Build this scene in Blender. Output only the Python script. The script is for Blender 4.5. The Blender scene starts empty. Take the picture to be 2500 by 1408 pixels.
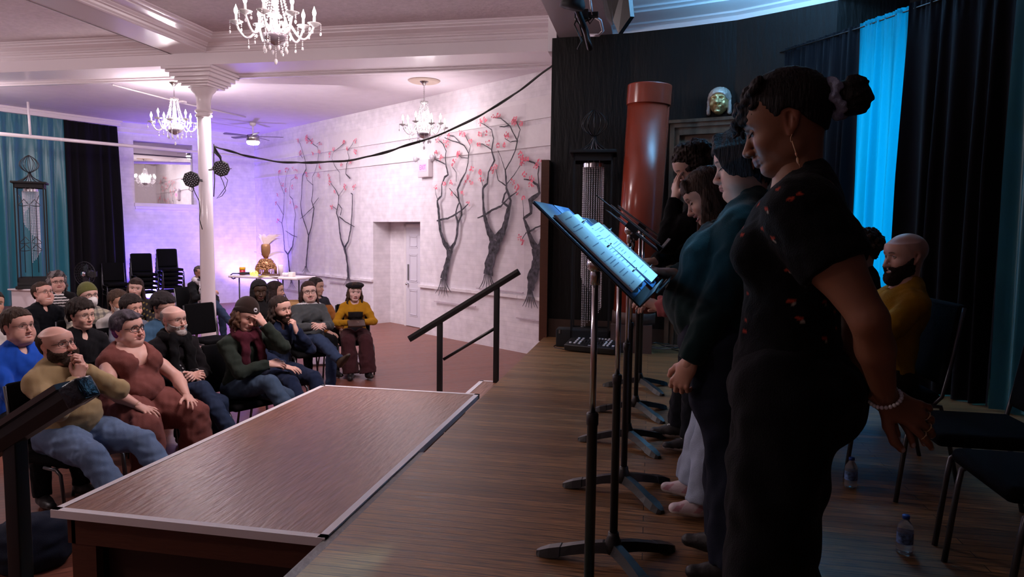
import bpy, bmesh, math, random
import numpy as np
from mathutils import Vector, Matrix, noise as mnoise

# ------------------------------------------------------------------ camera, world, exposure
sc = bpy.context.scene
F_PX = 1700.0
_n = lambda v: np.array(v, float)/np.linalg.norm(v)
_Y = _n((340, -134, F_PX)); _X = -_n((-8600, -240, F_PX)); _X = _n(_X-_Y*_X.dot(_Y)); _Z = np.cross(_X, _Y)
RW = np.stack([_X, _Y, _Z])                       # world = RW @ camera(x right, y down, z forward)
CAM = np.array([0.0, 0.0, 1.265])
cam_d = bpy.data.cameras.new('camera'); cam = bpy.data.objects.new('camera', cam_d)
sc.collection.objects.link(cam); sc.camera = cam
cam_d.sensor_width = 36; cam_d.lens = F_PX/2500*36; cam_d.clip_start = .05
rx, ry, rz = RW@np.array([1, 0, 0]), RW@np.array([0, -1, 0]), RW@np.array([0, 0, -1])
cam.matrix_world = Matrix(((rx[0], ry[0], rz[0], 0), (rx[1], ry[1], rz[1], 0), (rx[2], ry[2], rz[2], CAM[2]), (0, 0, 0, 1)))
sc.view_settings.view_transform = 'Standard'; sc.view_settings.look = 'None'
sc.view_settings.gamma = 1; sc.view_settings.use_curve_mapping = False
sc.view_settings.exposure = 0.6
sc.cycles.use_denoising = True
sc.cycles.max_bounces = 7; sc.cycles.diffuse_bounces = 3; sc.cycles.glossy_bounces = 3
sc.cycles.transparent_max_bounces = 8; sc.cycles.sample_clamp_indirect = 6
world = bpy.data.worlds.new('world'); sc.world = world; world.use_nodes = True
world.node_tree.nodes['Background'].inputs[0].default_value = (.6, .5, .55, 1)
world.node_tree.nodes['Background'].inputs[1].default_value = .024

def light(kind, name, loc, energy, color, size=.1, target=None, **kw):
    d = bpy.data.lights.new(name, kind); d.energy = energy; d.color = color
    if kind == 'AREA':
        d.shape = 'RECTANGLE'; d.size = size; d.size_y = kw.pop('size_y', size)
        if 'spread' in kw: d.spread = kw.pop('spread')
    elif kind == 'SPOT':
        d.shadow_soft_size = size; d.spot_size = kw.pop('angle', 1.); d.spot_blend = kw.pop('blend', .6)
    else: d.shadow_soft_size = size
    o = bpy.data.objects.new(name, d); sc.collection.objects.link(o); o.location = loc
    if target is not None:
        o.rotation_euler = (Vector(target)-Vector(loc)).to_track_quat('-Z', 'Y').to_euler()
    return o
# lights of the place: three chandeliers in view, blue wall washers, daylight behind the blue curtain, stage spots; plus added unseen fill
CH = [(-3.55, 6.21, 3.2), (-8.04, 10.73, 3.05), (-3.76, 11.26, 2.99)]
for i, (x, y, z) in enumerate(CH): light('POINT', 'chandelier_or_fill', (x, y, z+.02), (125, 130, 36)[i], (1, .86, .88), .15)
light('POINT', 'chandelier_or_fill', (-9.5, 4.5, 3.2), 160, (1, .86, .88), .2); light('POINT', 'chandelier_or_fill', (-4.6, .6, 3.2), 42, (1, .80, .76), .2)  # unseen point fill added to lift the hall and the stage floor
light('POINT', 'chandelier_or_fill', (-12.2, 9.5, 3.0), 60, (1, .86, .9), .2)  # another added fill without a fixture, for the hall's left side
light('AREA', 'house_fill', (-1.6, 5.2, 3.45), 50, (1, .78, .78), 1.2, (-5.2, 6.6, .2), spread=2.0)  # invisible soft fill added to brighten the audience from the stage side
light('AREA', 'house_fill', (-6.2, 11.0, 3.6), 130, (1, .88, .95), 2.0, (-6.8, 13.4, .4), spread=2.8)  # invisible soft fill added to brighten the back wall and table corner
light('SPOT', 'blue_wall_wash', (-12.0, 14.9, -.55), 420, (.16, .10, 1), .05, (-12.0, 15.6, 1.6), angle=1.9)
light('SPOT', 'blue_wall_wash', (-10.15, 16.0, -.5), 300, (.25, .15, 1), .05, (-10.1, 17.0, 1.8), angle=2.2)
light('AREA', 'window_daylight', (2.42, 7.12, 1.75), 8.5, (.04, .60, 1), .7, (1.95, 6.72, 1.75), size_y=2.4)
light('AREA', 'blue_stage_light', (1.0, 6.6, 3.3), 40, (.22, .58, 1), 1.0, (1.0, 6.75, 4.0), size_y=.3, spread=2.6)
light('SPOT', 'blue_stage_spot', (.95, 2.65, 3.5), 420, (.20, .60, 1), .06, (-.16, 2.25, 1.16), angle=.34)
# ------------------------------------------------------------------ pixel -> point helpers
def ray(px, py): return RW@np.array([(px-1250)/F_PX, (py-704)/F_PX, 1.0])
def Pz(px, py, z=0.0):
    r = ray(px, py); return CAM+r*(z-CAM[2])/r[2]
def Pdist(px, py, d): return CAM+ray(px, py)*d
def Py(px, py, y): r = ray(px, py); return CAM+r*(y/r[1])
def Pw(px, py, a, b):
    r = ray(px, py); a = np.array(a[:2]); b = np.array(b[:2]); nn = np.array([-(b-a)[1], (b-a)[0]])
    return CAM+r*(nn.dot(a)/nn.dot(r[:2]))
HF = -0.7   # hall floor below the stage floor (stage floor is z = 0)

# ------------------------------------------------------------------ materials
MATS = {}
def mat(name, col=(.5, .5, .5), rough=.5, metal=0, bump=0, scale=40, var=0, emit=None, es=1, attr=None, kind='noise', spec=.5,
        stretch=(1, 1, 1), sheen=0, sss=0, trans=0, alpha=1, coat=0, detail=3):
    if name in MATS: return MATS[name]
    m = bpy.data.materials.new(name); m.use_nodes = True; nt = m.node_tree; N = nt.nodes; L = nt.links
    b = N['Principled BSDF']; b.inputs['Base Color'].default_value = (*col, 1); b.inputs['Roughness'].default_value = rough
    b.inputs['Metallic'].default_value = metal; b.inputs['Specular IOR Level'].default_value = spec
    b.inputs['Sheen Weight'].default_value = sheen; b.inputs['Coat Weight'].default_value = coat
    b.inputs['Transmission Weight'].default_value = trans; b.inputs['Alpha'].default_value = alpha
    if sss: b.inputs['Subsurface Weight'].default_value = sss; b.inputs['Subsurface Scale'].default_value = .01; b.inputs['Subsurface Radius'].default_value = (1, .35, .2)
    if emit: b.inputs['Emission Color'].default_value = (*emit, 1); b.inputs['Emission Strength'].default_value = es
    src = None
    if attr:
        a = N.new('ShaderNodeAttribute'); a.attribute_name = attr; src = a.outputs['Color']
    if bump or var:
        tc = N.new('ShaderNodeTexCoord'); mp = N.new('ShaderNodeMapping'); mp.inputs['Scale'].default_value = stretch
        L.new(tc.outputs['Object'], mp.inputs[0])
        if kind == 'noise':
            t = N.new('ShaderNodeTexNoise'); t.inputs['Scale'].default_value = scale; t.inputs['Detail'].default_value = detail; out = t.outputs['Fac']
        elif kind == 'wave':
            t = N.new('ShaderNodeTexWave'); t.inputs['Scale'].default_value = scale; t.inputs['Distortion'].default_value = 2; out = t.outputs['Fac']
        else:
            t = N.new('ShaderNodeTexVoronoi'); t.inputs['Scale'].default_value = scale; out = t.outputs['Distance']
        L.new(mp.outputs[0], t.inputs['Vector'])
        if bump:
            bp = N.new('ShaderNodeBump'); bp.inputs['Strength'].default_value = bump; bp.inputs['Distance'].default_value = .01
            L.new(out, bp.inputs['Height']); L.new(bp.outputs[0], b.inputs['Normal'])
        if var:
            mr = N.new('ShaderNodeMapRange'); mr.inputs[1].default_value = .3; mr.inputs[2].default_value = .7; mr.inputs[3].default_value = 1-var; mr.inputs[4].default_value = 1+var
            L.new(out, mr.inputs[0]); mx = N.new('ShaderNodeVectorMath'); mx.operation = 'SCALE'
            if src: L.new(src, mx.inputs[0])
            else: mx.inputs[0].default_value = col
            L.new(mr.outputs[0], mx.inputs['Scale']); src = mx.outputs[0]
    if src: L.new(src, b.inputs['Base Color'])
    MATS[name] = m; return m

def brick_mat(name, col, mortar, sx, sy, mode='xz', rough=.6, bump=.3, w=.5, h=.25, msize=.02, bumpd=.01, offset=.5, ang=0, noise_b=.15):
    """courses of brick, planks or boards laid in world metres on a wall (xz along the wall) or a floor (xy)"""
    if name in MATS: return MATS[name]
    m = bpy.data.materials.new(name); m.use_nodes = True; nt = m.node_tree; N = nt.nodes; L = nt.links
    b = N['Principled BSDF']; b.inputs['Roughness'].default_value = rough
    tc = N.new('ShaderNodeTexCoord'); mp = N.new('ShaderNodeMapping'); L.new(tc.outputs['Object'], mp.inputs[0])
    if mode == 'xz': mp.inputs['Rotation'].default_value = (math.pi/2, 0, 0)
    else: mp.inputs['Rotation'].default_value = (0, 0, ang)
    br = N.new('ShaderNodeTexBrick'); L.new(mp.outputs[0], br.inputs['Vector'])
    br.inputs['Scale'].default_value = 1; br.inputs['Brick Width'].default_value = w; br.inputs['Row Height'].default_value = h
    br.inputs['Mortar Size'].default_value = msize; br.inputs['Mortar Smooth'].default_value = .3; br.offset = offset
    br.inputs['Color1'].default_value = (*col[0], 1); br.inputs['Color2'].default_value = (*col[1], 1); br.inputs['Mortar'].default_value = (*mortar, 1)
    ns = N.new('ShaderNodeTexNoise'); ns.inputs['Scale'].default_value = 6; ns.inputs['Detail'].default_value = 8
    mp2 = N.new('ShaderNodeMapping'); L.new(mp.outputs[0], mp2.inputs[0]); mp2.inputs['Scale'].default_value = (sx, sy, 1); L.new(mp2.outputs[0], ns.inputs['Vector'])
    mr = N.new('ShaderNodeMapRange'); mr.inputs[1].default_value = .3; mr.inputs[2].default_value = .7; mr.inputs[3].default_value = 1-noise_b*2; mr.inputs[4].default_value = 1+noise_b*2
    L.new(ns.outputs['Fac'], mr.inputs[0]); mx = N.new('ShaderNodeVectorMath'); mx.operation = 'SCALE'
    L.new(br.outputs['Color'], mx.inputs[0]); L.new(mr.outputs[0], mx.inputs['Scale']); L.new(mx.outputs[0], b.inputs['Base Color'])
    rr = N.new('ShaderNodeMapRange'); rr.inputs[1].default_value = .3; rr.inputs[2].default_value = .7; rr.inputs[3].default_value = rough*.75; rr.inputs[4].default_value = min(1, rough*1.25)
    L.new(ns.outputs['Fac'], rr.inputs[0]); L.new(rr.outputs[0], b.inputs['Roughness'])
    ad = N.new('ShaderNodeMath'); ad.operation = 'MULTIPLY_ADD'; L.new(ns.outputs['Fac'], ad.inputs[0]); ad.inputs[1].default_value = noise_b*2
    iv = N.new('ShaderNodeMath'); iv.operation = 'SUBTRACT'; iv.inputs[0].default_value = 1; L.new(br.outputs['Fac'], iv.inputs[1]); L.new(iv.outputs[0], ad.inputs[2])
    bp = N.new('ShaderNodeBump'); bp.inputs['Strength'].default_value = bump; bp.inputs['Distance'].default_value = bumpd
    L.new(ad.outputs[0], bp.inputs['Height']); L.new(bp.outputs[0], b.inputs['Normal'])
    MATS[name] = m; return m

# ------------------------------------------------------------------ mesh builder
class MB:
    def __init__(s): s.v = []; s.f = []; s.c = []; s.mi = []; s.cur = (1, 1, 1); s.m = 0; s.sm = []; s.smooth = False
    def add(s, V, F, col=None, smooth=None):
        n = len(s.v); s.v.extend([tuple(map(float, p)) for p in V]); s.f.extend([tuple(i+n for i in f) for f in F])
        c = s.cur if col is None else col
        s.c.extend([c]*len(V)); s.mi.extend([s.m]*len(F)); s.sm.extend([s.smooth if smooth is None else smooth]*len(F)); return n
    def box(s, lo, hi, M=None):
        x0, y0, z0 = lo; x1, y1, z1 = hi
        V = [(x0, y0, z0), (x1, y0, z0), (x1, y1, z0), (x0, y1, z0), (x0, y0, z1), (x1, y0, z1), (x1, y1, z1), (x0, y1, z1)]
        if M is not None: V = [M@Vector(p) for p in V]
        s.add(V, [(0, 3, 2, 1), (4, 5, 6, 7), (0, 1, 5, 4), (1, 2, 6, 5), (2, 3, 7, 6), (3, 0, 4, 7)])
    def rbox(s, lo, hi, r, M=None, seg=3):
        """box with rounded edges"""
        bm = bmesh.new(); lo = Vector(lo); hi = Vector(hi); bmesh.ops.create_cube(bm, size=1)
        for v in bm.verts: v.co = Vector(((lo[i]+hi[i])/2+v.co[i]*(hi[i]-lo[i]) for i in range(3)))
        bmesh.ops.bevel(bm, geom=bm.edges[:], offset=r, segments=seg, affect='EDGES', profile=.5)
        V = [M@v.co if M is not None else v.co.copy() for v in bm.verts]; bm.verts.index_update()
        s.add(V, [tuple(v.index for v in f.verts) for f in bm.faces], smooth=True); bm.free()
    def tube(s, pts, r, n=8, cap=True, flat=None):
        """round tube along pts; r a number or one radius per point; flat=(w, t, up): strap section"""
        pts = [Vector(p) for p in pts]; R = r if hasattr(r, '__len__') else [r]*len(pts)
        V = []; F = []; up = None
        for i, p in enumerate(pts):
            d = (pts[min(i+1, len(pts)-1)]-pts[max(i-1, 0)])
            if d.length < 1e-9: d = Vector((0, 0, 1))
            d.normalize()
            if up is None:
                up = Vector((0, 0, 1)) if abs(d.z) < .9 else Vector((1, 0, 0))
                if flat: up = Vector(flat[2])
            a = d.cross(up)
            if a.length < 1e-6: a = d.orthogonal()
            a.normalize(); b = a.cross(d).normalized(); up = b if not flat else up
            for k in range(n):
                t = 2*math.pi*k/n
                if flat:
                    x = abs(math.cos(t))**.5*math.copysign(1, math.cos(t)); y = abs(math.sin(t))**.5*math.copysign(1, math.sin(t))
                    V.append(p+a*(x*flat[0]*R[i])+b*(y*flat[1]*R[i]))
                else: V.append(p+(a*math.cos(t)+b*math.sin(t))*R[i])
        for i in range(len(pts)-1):
            for k in range(n): F.append((i*n+k, i*n+(k+1) % n, (i+1)*n+(k+1) % n, (i+1)*n+k))
        if cap: F.append(tuple(range(n))[::-1]); F.append(tuple((len(pts)-1)*n+k for k in range(n)))
        s.add(V, F, smooth=True)
    def lathe(s, prof, n=16, c=(0, 0, 0), axis=None, cap=True):
        """prof: list of (radius, height) about z at c (or about axis)"""
        V = []; F = []; M = Vector((0, 0, 1)).rotation_difference(Vector(axis)).to_matrix() if axis is not None else None
        for r, h in prof:
            for k in range(n):
                t = 2*math.pi*k/n; p = Vector((r*math.cos(t), r*math.sin(t), h))
                if M is not None: p = M@p
                V.append(p+Vector(c))
        for i in range(len(prof)-1):
            for k in range(n): F.append((i*n+k, i*n+(k+1) % n, (i+1)*n+(k+1) % n, (i+1)*n+k))
        if cap:
            if prof[0][0] > 1e-4: F.append(tuple(range(n))[::-1])
            if prof[-1][0] > 1e-4: F.append(tuple((len(prof)-1)*n+k for k in range(n)))
        s.add(V, F, smooth=True)
    def ball(s, c, r, n=10, m=6):
        r = r if hasattr(r, '__len__') else (r, r, r)
        V = []; F = []
        for i in range(m+1):
            a = math.pi*i/m
            for k in range(n):
                t = 2*math.pi*k/n; V.append((c[0]+r[0]*math.sin(a)*math.cos(t), c[1]+r[1]*math.sin(a)*math.sin(t), c[2]-r[2]*math.cos(a)))
        for i in range(m):
            for k in range(n): F.append((i*n+k, i*n+(k+1) % n, (i+1)*n+(k+1) % n, (i+1)*n+k))
        s.add(V, F, smooth=True)
    def prism(s, poly, h, M=None, both=True):
        """flat outline poly [(x,y)...] given thickness h along z; M places it"""
        n = len(poly); V = [Vector((x, y, 0)) for x, y in poly]+[Vector((x, y, h)) for x, y in poly]
        if M is not None: V = [M@p for p in V]
        F = [tuple(range(n))[::-1], tuple(range(n, 2*n))]+[(i, (i+1) % n, n+(i+1) % n, n+i) for i in range(n)]
        s.add(V, F)
    def sheet(s, fn, nu, nv):
        V = [fn(i/nu, j/nv) for j in range(nv+1) for i in range(nu+1)]
        F = [(j*(nu+1)+i, j*(nu+1)+i+1, (j+1)*(nu+1)+i+1, (j+1)*(nu+1)+i) for j in range(nv) for i in range(nu)]
        s.add(V, F, smooth=True)
    def build(s, name, m, parent=None, loc=None, col=False):
        me = bpy.data.meshes.new(name); me.from_pydata(s.v, [], s.f); ms = m if isinstance(m, (list, tuple)) else [m]
        for k in ms: me.materials.append(k)
        me.polygons.foreach_set('use_smooth', s.sm)
        if len(ms) > 1: me.polygons.foreach_set('material_index', s.mi)
        if col:
            a = me.attributes.new('Col', 'FLOAT_COLOR', 'POINT'); a.data.foreach_set('color', np.array([(*c, 1) for c in s.c], np.float32).ravel())
        me.update(); o = bpy.data.objects.new(name, me); sc.collection.objects.link(o)
        if parent is not None: o.parent = parent
        if loc is not None: o.location = loc
        return o

def tag(o, label=None, cat=None, group=None, kind=None):
    if label: o['label'] = label
    if cat: o['category'] = cat
    if group: o['group'] = group
    if kind: o['kind'] = kind
    return o
def thing(name, label, cat, loc=(0, 0, 0), rz=0, group=None):
    o = bpy.data.objects.new(name, None); sc.collection.objects.link(o); o.location = loc; o.rotation_euler = (0, 0, rz); o.empty_display_size = .1
    return tag(o, label, cat, group)
def dup(root, loc, rz=None, label=None, group=None):
    def cp(o, par):
        c = o.copy(); sc.collection.objects.link(c)
        if par is not None: c.parent = par
        for ch in list(o.children): cp(ch, c)
        return c
    r = cp(root, None); r.location = loc
    if rz is not None: r.rotation_euler = (0, 0, rz)
    if label: r['label'] = label
    if group: r['group'] = group
    return r
def struct(name, mb, m, **kw): return tag(mb.build(name, m, **kw), kind='structure')
def frame_from(a, b):
    """matrix whose x runs a->b on the ground, z up, y behind (away from the room), origin a"""
    d = Vector((b[0]-a[0], b[1]-a[1], 0)).normalized(); y = Vector((-d.y, d.x, 0))
    return Matrix(((d.x, y.x, 0, a[0]), (d.y, y.y, 0, a[1]), (0, 0, 1, 0), (0, 0, 0, 1)))
def quat_to(z): return Vector((0, 0, 1)).rotation_difference(Vector(z)).to_matrix().to_4x4()
# ------------------------------------------------------------------ implicit surfaces (smooth unions meshed by surface nets)
f32 = np.float32
class Vol:
    def __init__(s, lo, hi, h):
        s.lo = np.array(lo, float); s.h = h; s.n = np.maximum(np.ceil((np.array(hi)-s.lo)/h).astype(int)+1, 4)
        s.d = np.full(s.n, 1.0, f32); s.ax = [(s.lo[i]+h*np.arange(s.n[i])).astype(f32) for i in range(3)]
    def sl(s, lo, hi):
        a = np.clip(np.floor((np.array(lo)-s.lo)/s.h).astype(int), 0, s.n); b = np.clip(np.ceil((np.array(hi)-s.lo)/s.h).astype(int)+1, 0, s.n)
        S = tuple(slice(a[i], b[i]) for i in range(3))
        return S, s.ax[0][S[0]][:, None, None], s.ax[1][S[1]][None, :, None], s.ax[2][S[2]][None, None, :]
    def put(s, fn, lo, hi, k, sub=False):
        m = k+2.5*s.h; S, X, Y, Z = s.sl(np.array(lo)-m, np.array(hi)+m)
        if min(S[i].stop-S[i].start for i in range(3)) < 1: return
        d = fn(X, Y, Z); a = s.d[S]
        if sub:
            d = -d; h = np.maximum(k-np.abs(a-d), 0)/k; s.d[S] = np.maximum(a, d)+h*h*k*.25
        else:
            h = np.maximum(k-np.abs(a-d), 0)/k; s.d[S] = np.minimum(a, d)-h*h*k*.25
    def cap(s, a, b, ra, rb=None, k=.02, sub=False, flat=None, cut=None):
        """tapered capsule; flat=(dir, q): thinner along dir by q; cut=(point, dir): flat end"""
        rb = ra if rb is None else rb; a = np.array(a, float); b = np.array(b, float); ba = b-a; L2 = max(ba.dot(ba), 1e-9); R = max(ra, rb)
        def fn(X, Y, Z):
            px, py, pz = X-a[0], Y-a[1], Z-a[2]; t = np.clip((px*ba[0]+py*ba[1]+pz*ba[2])/L2, 0, 1)
            qx, qy, qz = px-t*ba[0], py-t*ba[1], pz-t*ba[2]; d2 = qx*qx+qy*qy+qz*qz
            if flat is not None:
                u = flat[0]; e = qx*u[0]+qy*u[1]+qz*u[2]; d2 = d2+e*e*(1/flat[1]**2-1)
                d = np.sqrt(d2)-(ra+t*(rb-ra)); d = d*(.5+.5*flat[1])
            else: d = np.sqrt(d2)-(ra+t*(rb-ra))
            if cut is not None:
                for c in (cut if isinstance(cut, list) else [cut]): d = np.maximum(d, (X-c[0][0])*c[1][0]+(Y-c[0][1])*c[1][1]+(Z-c[0][2])*c[1][2])
            return d.astype(f32)
        s.put(fn, np.minimum(a, b)-R, np.maximum(a, b)+R, k, sub)
    def ell(s, c, r, k=.02, rot=None, sub=False):
        c = np.array(c, float); r = np.array(r, float) if hasattr(r, '__len__') else np.array([r]*3, float); A = None if rot is None else np.array(rot, float)
        ext = r if A is None else np.sqrt(((A*r[None, :])**2).sum(1))
        def fn(X, Y, Z):
            x, y, z = X-c[0], Y-c[1], Z-c[2]
            if A is not None: x, y, z = (A[0, i]*x+A[1, i]*y+A[2, i]*z for i in range(3))
            k0 = np.sqrt((x/r[0])**2+(y/r[1])**2+(z/r[2])**2); k1 = np.sqrt((x/r[0]**2)**2+(y/r[1]**2)**2+(z/r[2]**2)**2)
            return (k0*(k0-1)/np.maximum(k1, 1e-6)).astype(f32)
        s.put(fn, c-ext, c+ext, k, sub)
    def chain(s, pts, rs, k=.01, **kw):
        for i in range(len(pts)-1): s.cap(pts[i], pts[i+1], rs[i], rs[i+1], k, **kw)
    def grid(s): return s.ax[0][:, None, None], s.ax[1][None, :, None], s.ax[2][None, None, :]
    def ripple(s, amp, size, seed=0, st=(1, 1, 1), oct=5, M=None):
        """moves the surface by a sum of warped sine folds"""
        rn = np.random.RandomState(seed); X, Y, Z = s.grid()
        band = np.abs(s.d) < amp*4+3*s.h; I = np.nonzero(band)
        x, y, z = s.ax[0][I[0]]*st[0], s.ax[1][I[1]]*st[1], s.ax[2][I[2]]*st[2]; t = np.zeros(len(x), f32)
        for j in range(oct):
            d = rn.randn(3); d /= np.linalg.norm(d); e = rn.randn(3); e /= np.linalg.norm(e); q = 2*math.pi/size*(.6+.9*rn.rand())
            t += np.sin((x*d[0]+y*d[1]+z*d[2])*q+1.6*np.sin((x*e[0]+y*e[1]+z*e[2])*q*.6+rn.rand()*6)+rn.rand()*6)
        s.d[I] += (amp*t/oct**.5).astype(f32)
    def mesh(s, relax=1):
        d = s.d; d[0] = d[-1] = 1; d[:, 0] = d[:, -1] = 1; d[:, :, 0] = d[:, :, -1] = 1
        g = d < 0; nx, ny, nz = d.shape
        c8 = [g[i:nx-1+i, j:ny-1+j, k:nz-1+k] for i in (0, 1) for j in (0, 1) for k in (0, 1)]
        anyv = c8[0].copy(); allv = c8[0].copy()
        for c in c8[1:]: anyv |= c; allv &= c
        act = anyv & ~allv; I, J, K = np.nonzero(act)
        if len(I) == 0: return np.zeros((0, 3)), np.zeros((0, 4), int)
        idx = np.full(act.shape, -1, np.int64); idx[I, J, K] = np.arange(len(I))
        P = np.zeros((len(I), 3)); cnt = np.zeros(len(I)); cor = [(i, j, k) for i in (0, 1) for j in (0, 1) for k in (0, 1)]
        val = {c: d[I+c[0], J+c[1], K+c[2]].astype(float) for c in cor}
        for a in range(8):
            for b in range(a+1, 8):
                A, B = cor[a], cor[b]
                if sum(abs(A[q]-B[q]) for q in range(3)) != 1: continue
                va, vb = val[A], val[B]; m = (va < 0) != (vb < 0); t = np.where(m, va/np.where(m, va-vb, 1), 0)
                for q in range(3): P[:, q] += np.where(m, A[q]+t*(B[q]-A[q]), 0)
                cnt += m
        P /= cnt[:, None]; V = (np.stack([I, J, K], 1)+P)*s.h+s.lo; Fs = []
        for ax in range(3):
            sh = [0, 0, 0]; sh[ax] = 1
            A = g[:nx-sh[0], :ny-sh[1], :nz-sh[2]]; B = g[sh[0]:, sh[1]:, sh[2]:]; e = A != B
            i, j, k = np.nonzero(e); o1, o2 = [(1, 2), (2, 0), (0, 1)][ax]; p = [i, j, k]
            ok = (p[o1] > 0) & (p[o2] > 0) & (p[o1] < [nx, ny, nz][o1]-1) & (p[o2] < [nx, ny, nz][o2]-1); i, j, k = i[ok], j[ok], k[ok]; inside = A[i, j, k]
            def ci(a, b):
                q = [i.copy(), j.copy(), k.copy()]; q[o1] -= a; q[o2] -= b; return idx[q[0], q[1], q[2]]
            Q = np.stack([ci(1, 1), ci(0, 1), ci(0, 0), ci(1, 0)], 1); Q[~inside] = Q[~inside][:, ::-1]; Fs.append(Q)
        F = np.concatenate(Fs); F = F[(F >= 0).all(1)]
        for _ in range(relax):
            acc = np.zeros_like(V); c = np.zeros(len(V))
            for a in range(4):
                b = (a+1) % 4; np.add.at(acc, F[:, a], V[F[:, b]]); np.add.at(acc, F[:, b], V[F[:, a]]); np.add.at(c, F[:, a], 1); np.add.at(c, F[:, b], 1)
            V = V*.45+acc/np.maximum(c, 1)[:, None]*.55
        return V, F

def np_obj(name, parts, m, parent=None):
    """parts: list of (V, F, colours) merged into one mesh object"""
    parts = [p for p in parts if len(p[0])]
    Vs, Cs, fl, ft = [], [], [], []; n = 0
    for V, F, C in parts:
        V = np.asarray(V, float); C = np.asarray(C, float)
        if C.ndim == 1: C = np.tile(C, (len(V), 1))
        Vs.append(V); Cs.append(C); F = [tuple(f) for f in F] if not isinstance(F, np.ndarray) else F
        if isinstance(F, np.ndarray): fl.append((F+n).ravel()); ft.append(np.full(len(F), F.shape[1]))
        else: fl.append(np.array([i+n for f in F for i in f], int)); ft.append(np.array([len(f) for f in F], int))
        n += len(V)
    V = np.concatenate(Vs); C = np.concatenate(Cs); fl = np.concatenate(fl); ft = np.concatenate(ft)
    me = bpy.data.meshes.new(name); me.vertices.add(len(V)); me.vertices.foreach_set('co', V.astype(f32).ravel())
    me.loops.add(len(fl)); me.loops.foreach_set('vertex_index', fl.astype(np.int32)); me.polygons.add(len(ft))
    st = np.zeros(len(ft), np.int32); st[1:] = np.cumsum(ft)[:-1]; me.polygons.foreach_set('loop_start', st)
    me.polygons.foreach_set('use_smooth', np.ones(len(ft), bool)); me.update(calc_edges=True)
    a = me.attributes.new('Col', 'FLOAT_COLOR', 'POINT'); a.data.foreach_set('color', np.concatenate([C, np.ones((len(C), 1))], 1).astype(f32).ravel())
    me.materials.append(m); o = bpy.data.objects.new(name, me); sc.collection.objects.link(o)
    if parent is not None: o.parent = parent
    return o
def mb_part(mb): return (np.array(mb.v), mb.f, np.array(mb.c, float))

SKIN = lambda: mat('skin', attr='Col', rough=.48, sss=.12, bump=.05, scale=350, spec=.4)
CLOTH = lambda: mat('cloth', attr='Col', rough=.9, bump=.35, scale=260, spec=.12, sheen=.04)
DENIM = lambda: mat('denim', attr='Col', rough=.85, bump=.3, scale=420, var=.18, spec=.2)
KNIT = lambda: mat('knit', attr='Col', rough=.95, bump=.22, scale=420, kind='voronoi', spec=.1, sheen=.12)
HAIR = lambda: mat('hair', attr='Col', rough=.62, bump=.9, scale=55, stretch=(3, 3, .35), spec=.22, var=.3, detail=6)
FUZZ = lambda: mat('short_hair', attr='Col', rough=.8, bump=.9, scale=260, spec=.15, var=.4)
SATIN = lambda: mat('satin_part', attr='Col', rough=.35, spec=.5)
LEATH = lambda: mat('shoe_leather', attr='Col', rough=.5, bump=.2, scale=90, spec=.4)

def ss(a, b, x): t = np.clip((x-a)/(b-a), 0, 1); return t*t*(3-2*t)
def mixc(C, col, w): return C*(1-w[:, None])+np.array(col)[None]*w[:, None]

# ------------------------------------------------------------------ heads (x = the head's left... right, y = forward, z = up, origin between the ears)
FZ = [-.125, -.118, -.11, -.10, -.09, -.082, -.072, -.062, -.05, -.03, -.012, .004, .02, .035, .06]
FY = [.045, .066, .079, .0855, .085, .081, .0865, .086, .0845, .083, .082, .084, .0905, .092, .088]
FW = [.012, .022, .030, .038, .0435, .047, .0505, .054, .0585, .064, .068, .0705, .072, .0725, .070]
FB = [.035, .03, .02, .01, -.01, -.02, -.03, -.035, -.04, -.045, -.045, -.045, -.045, -.045, -.045]
def face_loft(v, W=1., off=0., k=.03, chin=0.):
    def fn(X, Y, Z):
        z = Z-0*X-0*Y; fy = np.interp(Z, FZ, FY)+chin*np.exp(-((Z+.1)/.018)**2)+off; fb = np.interp(Z, FZ, FB)-off; fw = np.interp(Z, FZ, FW)*W+off
        yc = (fy+fb)/2; a = (fy-fb)/2; r = (np.abs(X/fw)**2.35+np.abs((Y-yc)/a)**2.35)**(1/2.35)
        d = (r-1)*np.minimum(a, fw); return np.maximum(np.maximum(d, -(Z+.1225+off)), Z-.06).astype(f32)
    v.put(fn, (-.09*W, -.06, -.13-off), (.09*W, .11+off, .07), k)
def cranium(v, W=1., off=0., k=.03, lift=0):
    v.ell((0, -.010, .034+lift), (.0765*W+off, .1025+off, .0815+off), k)

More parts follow.
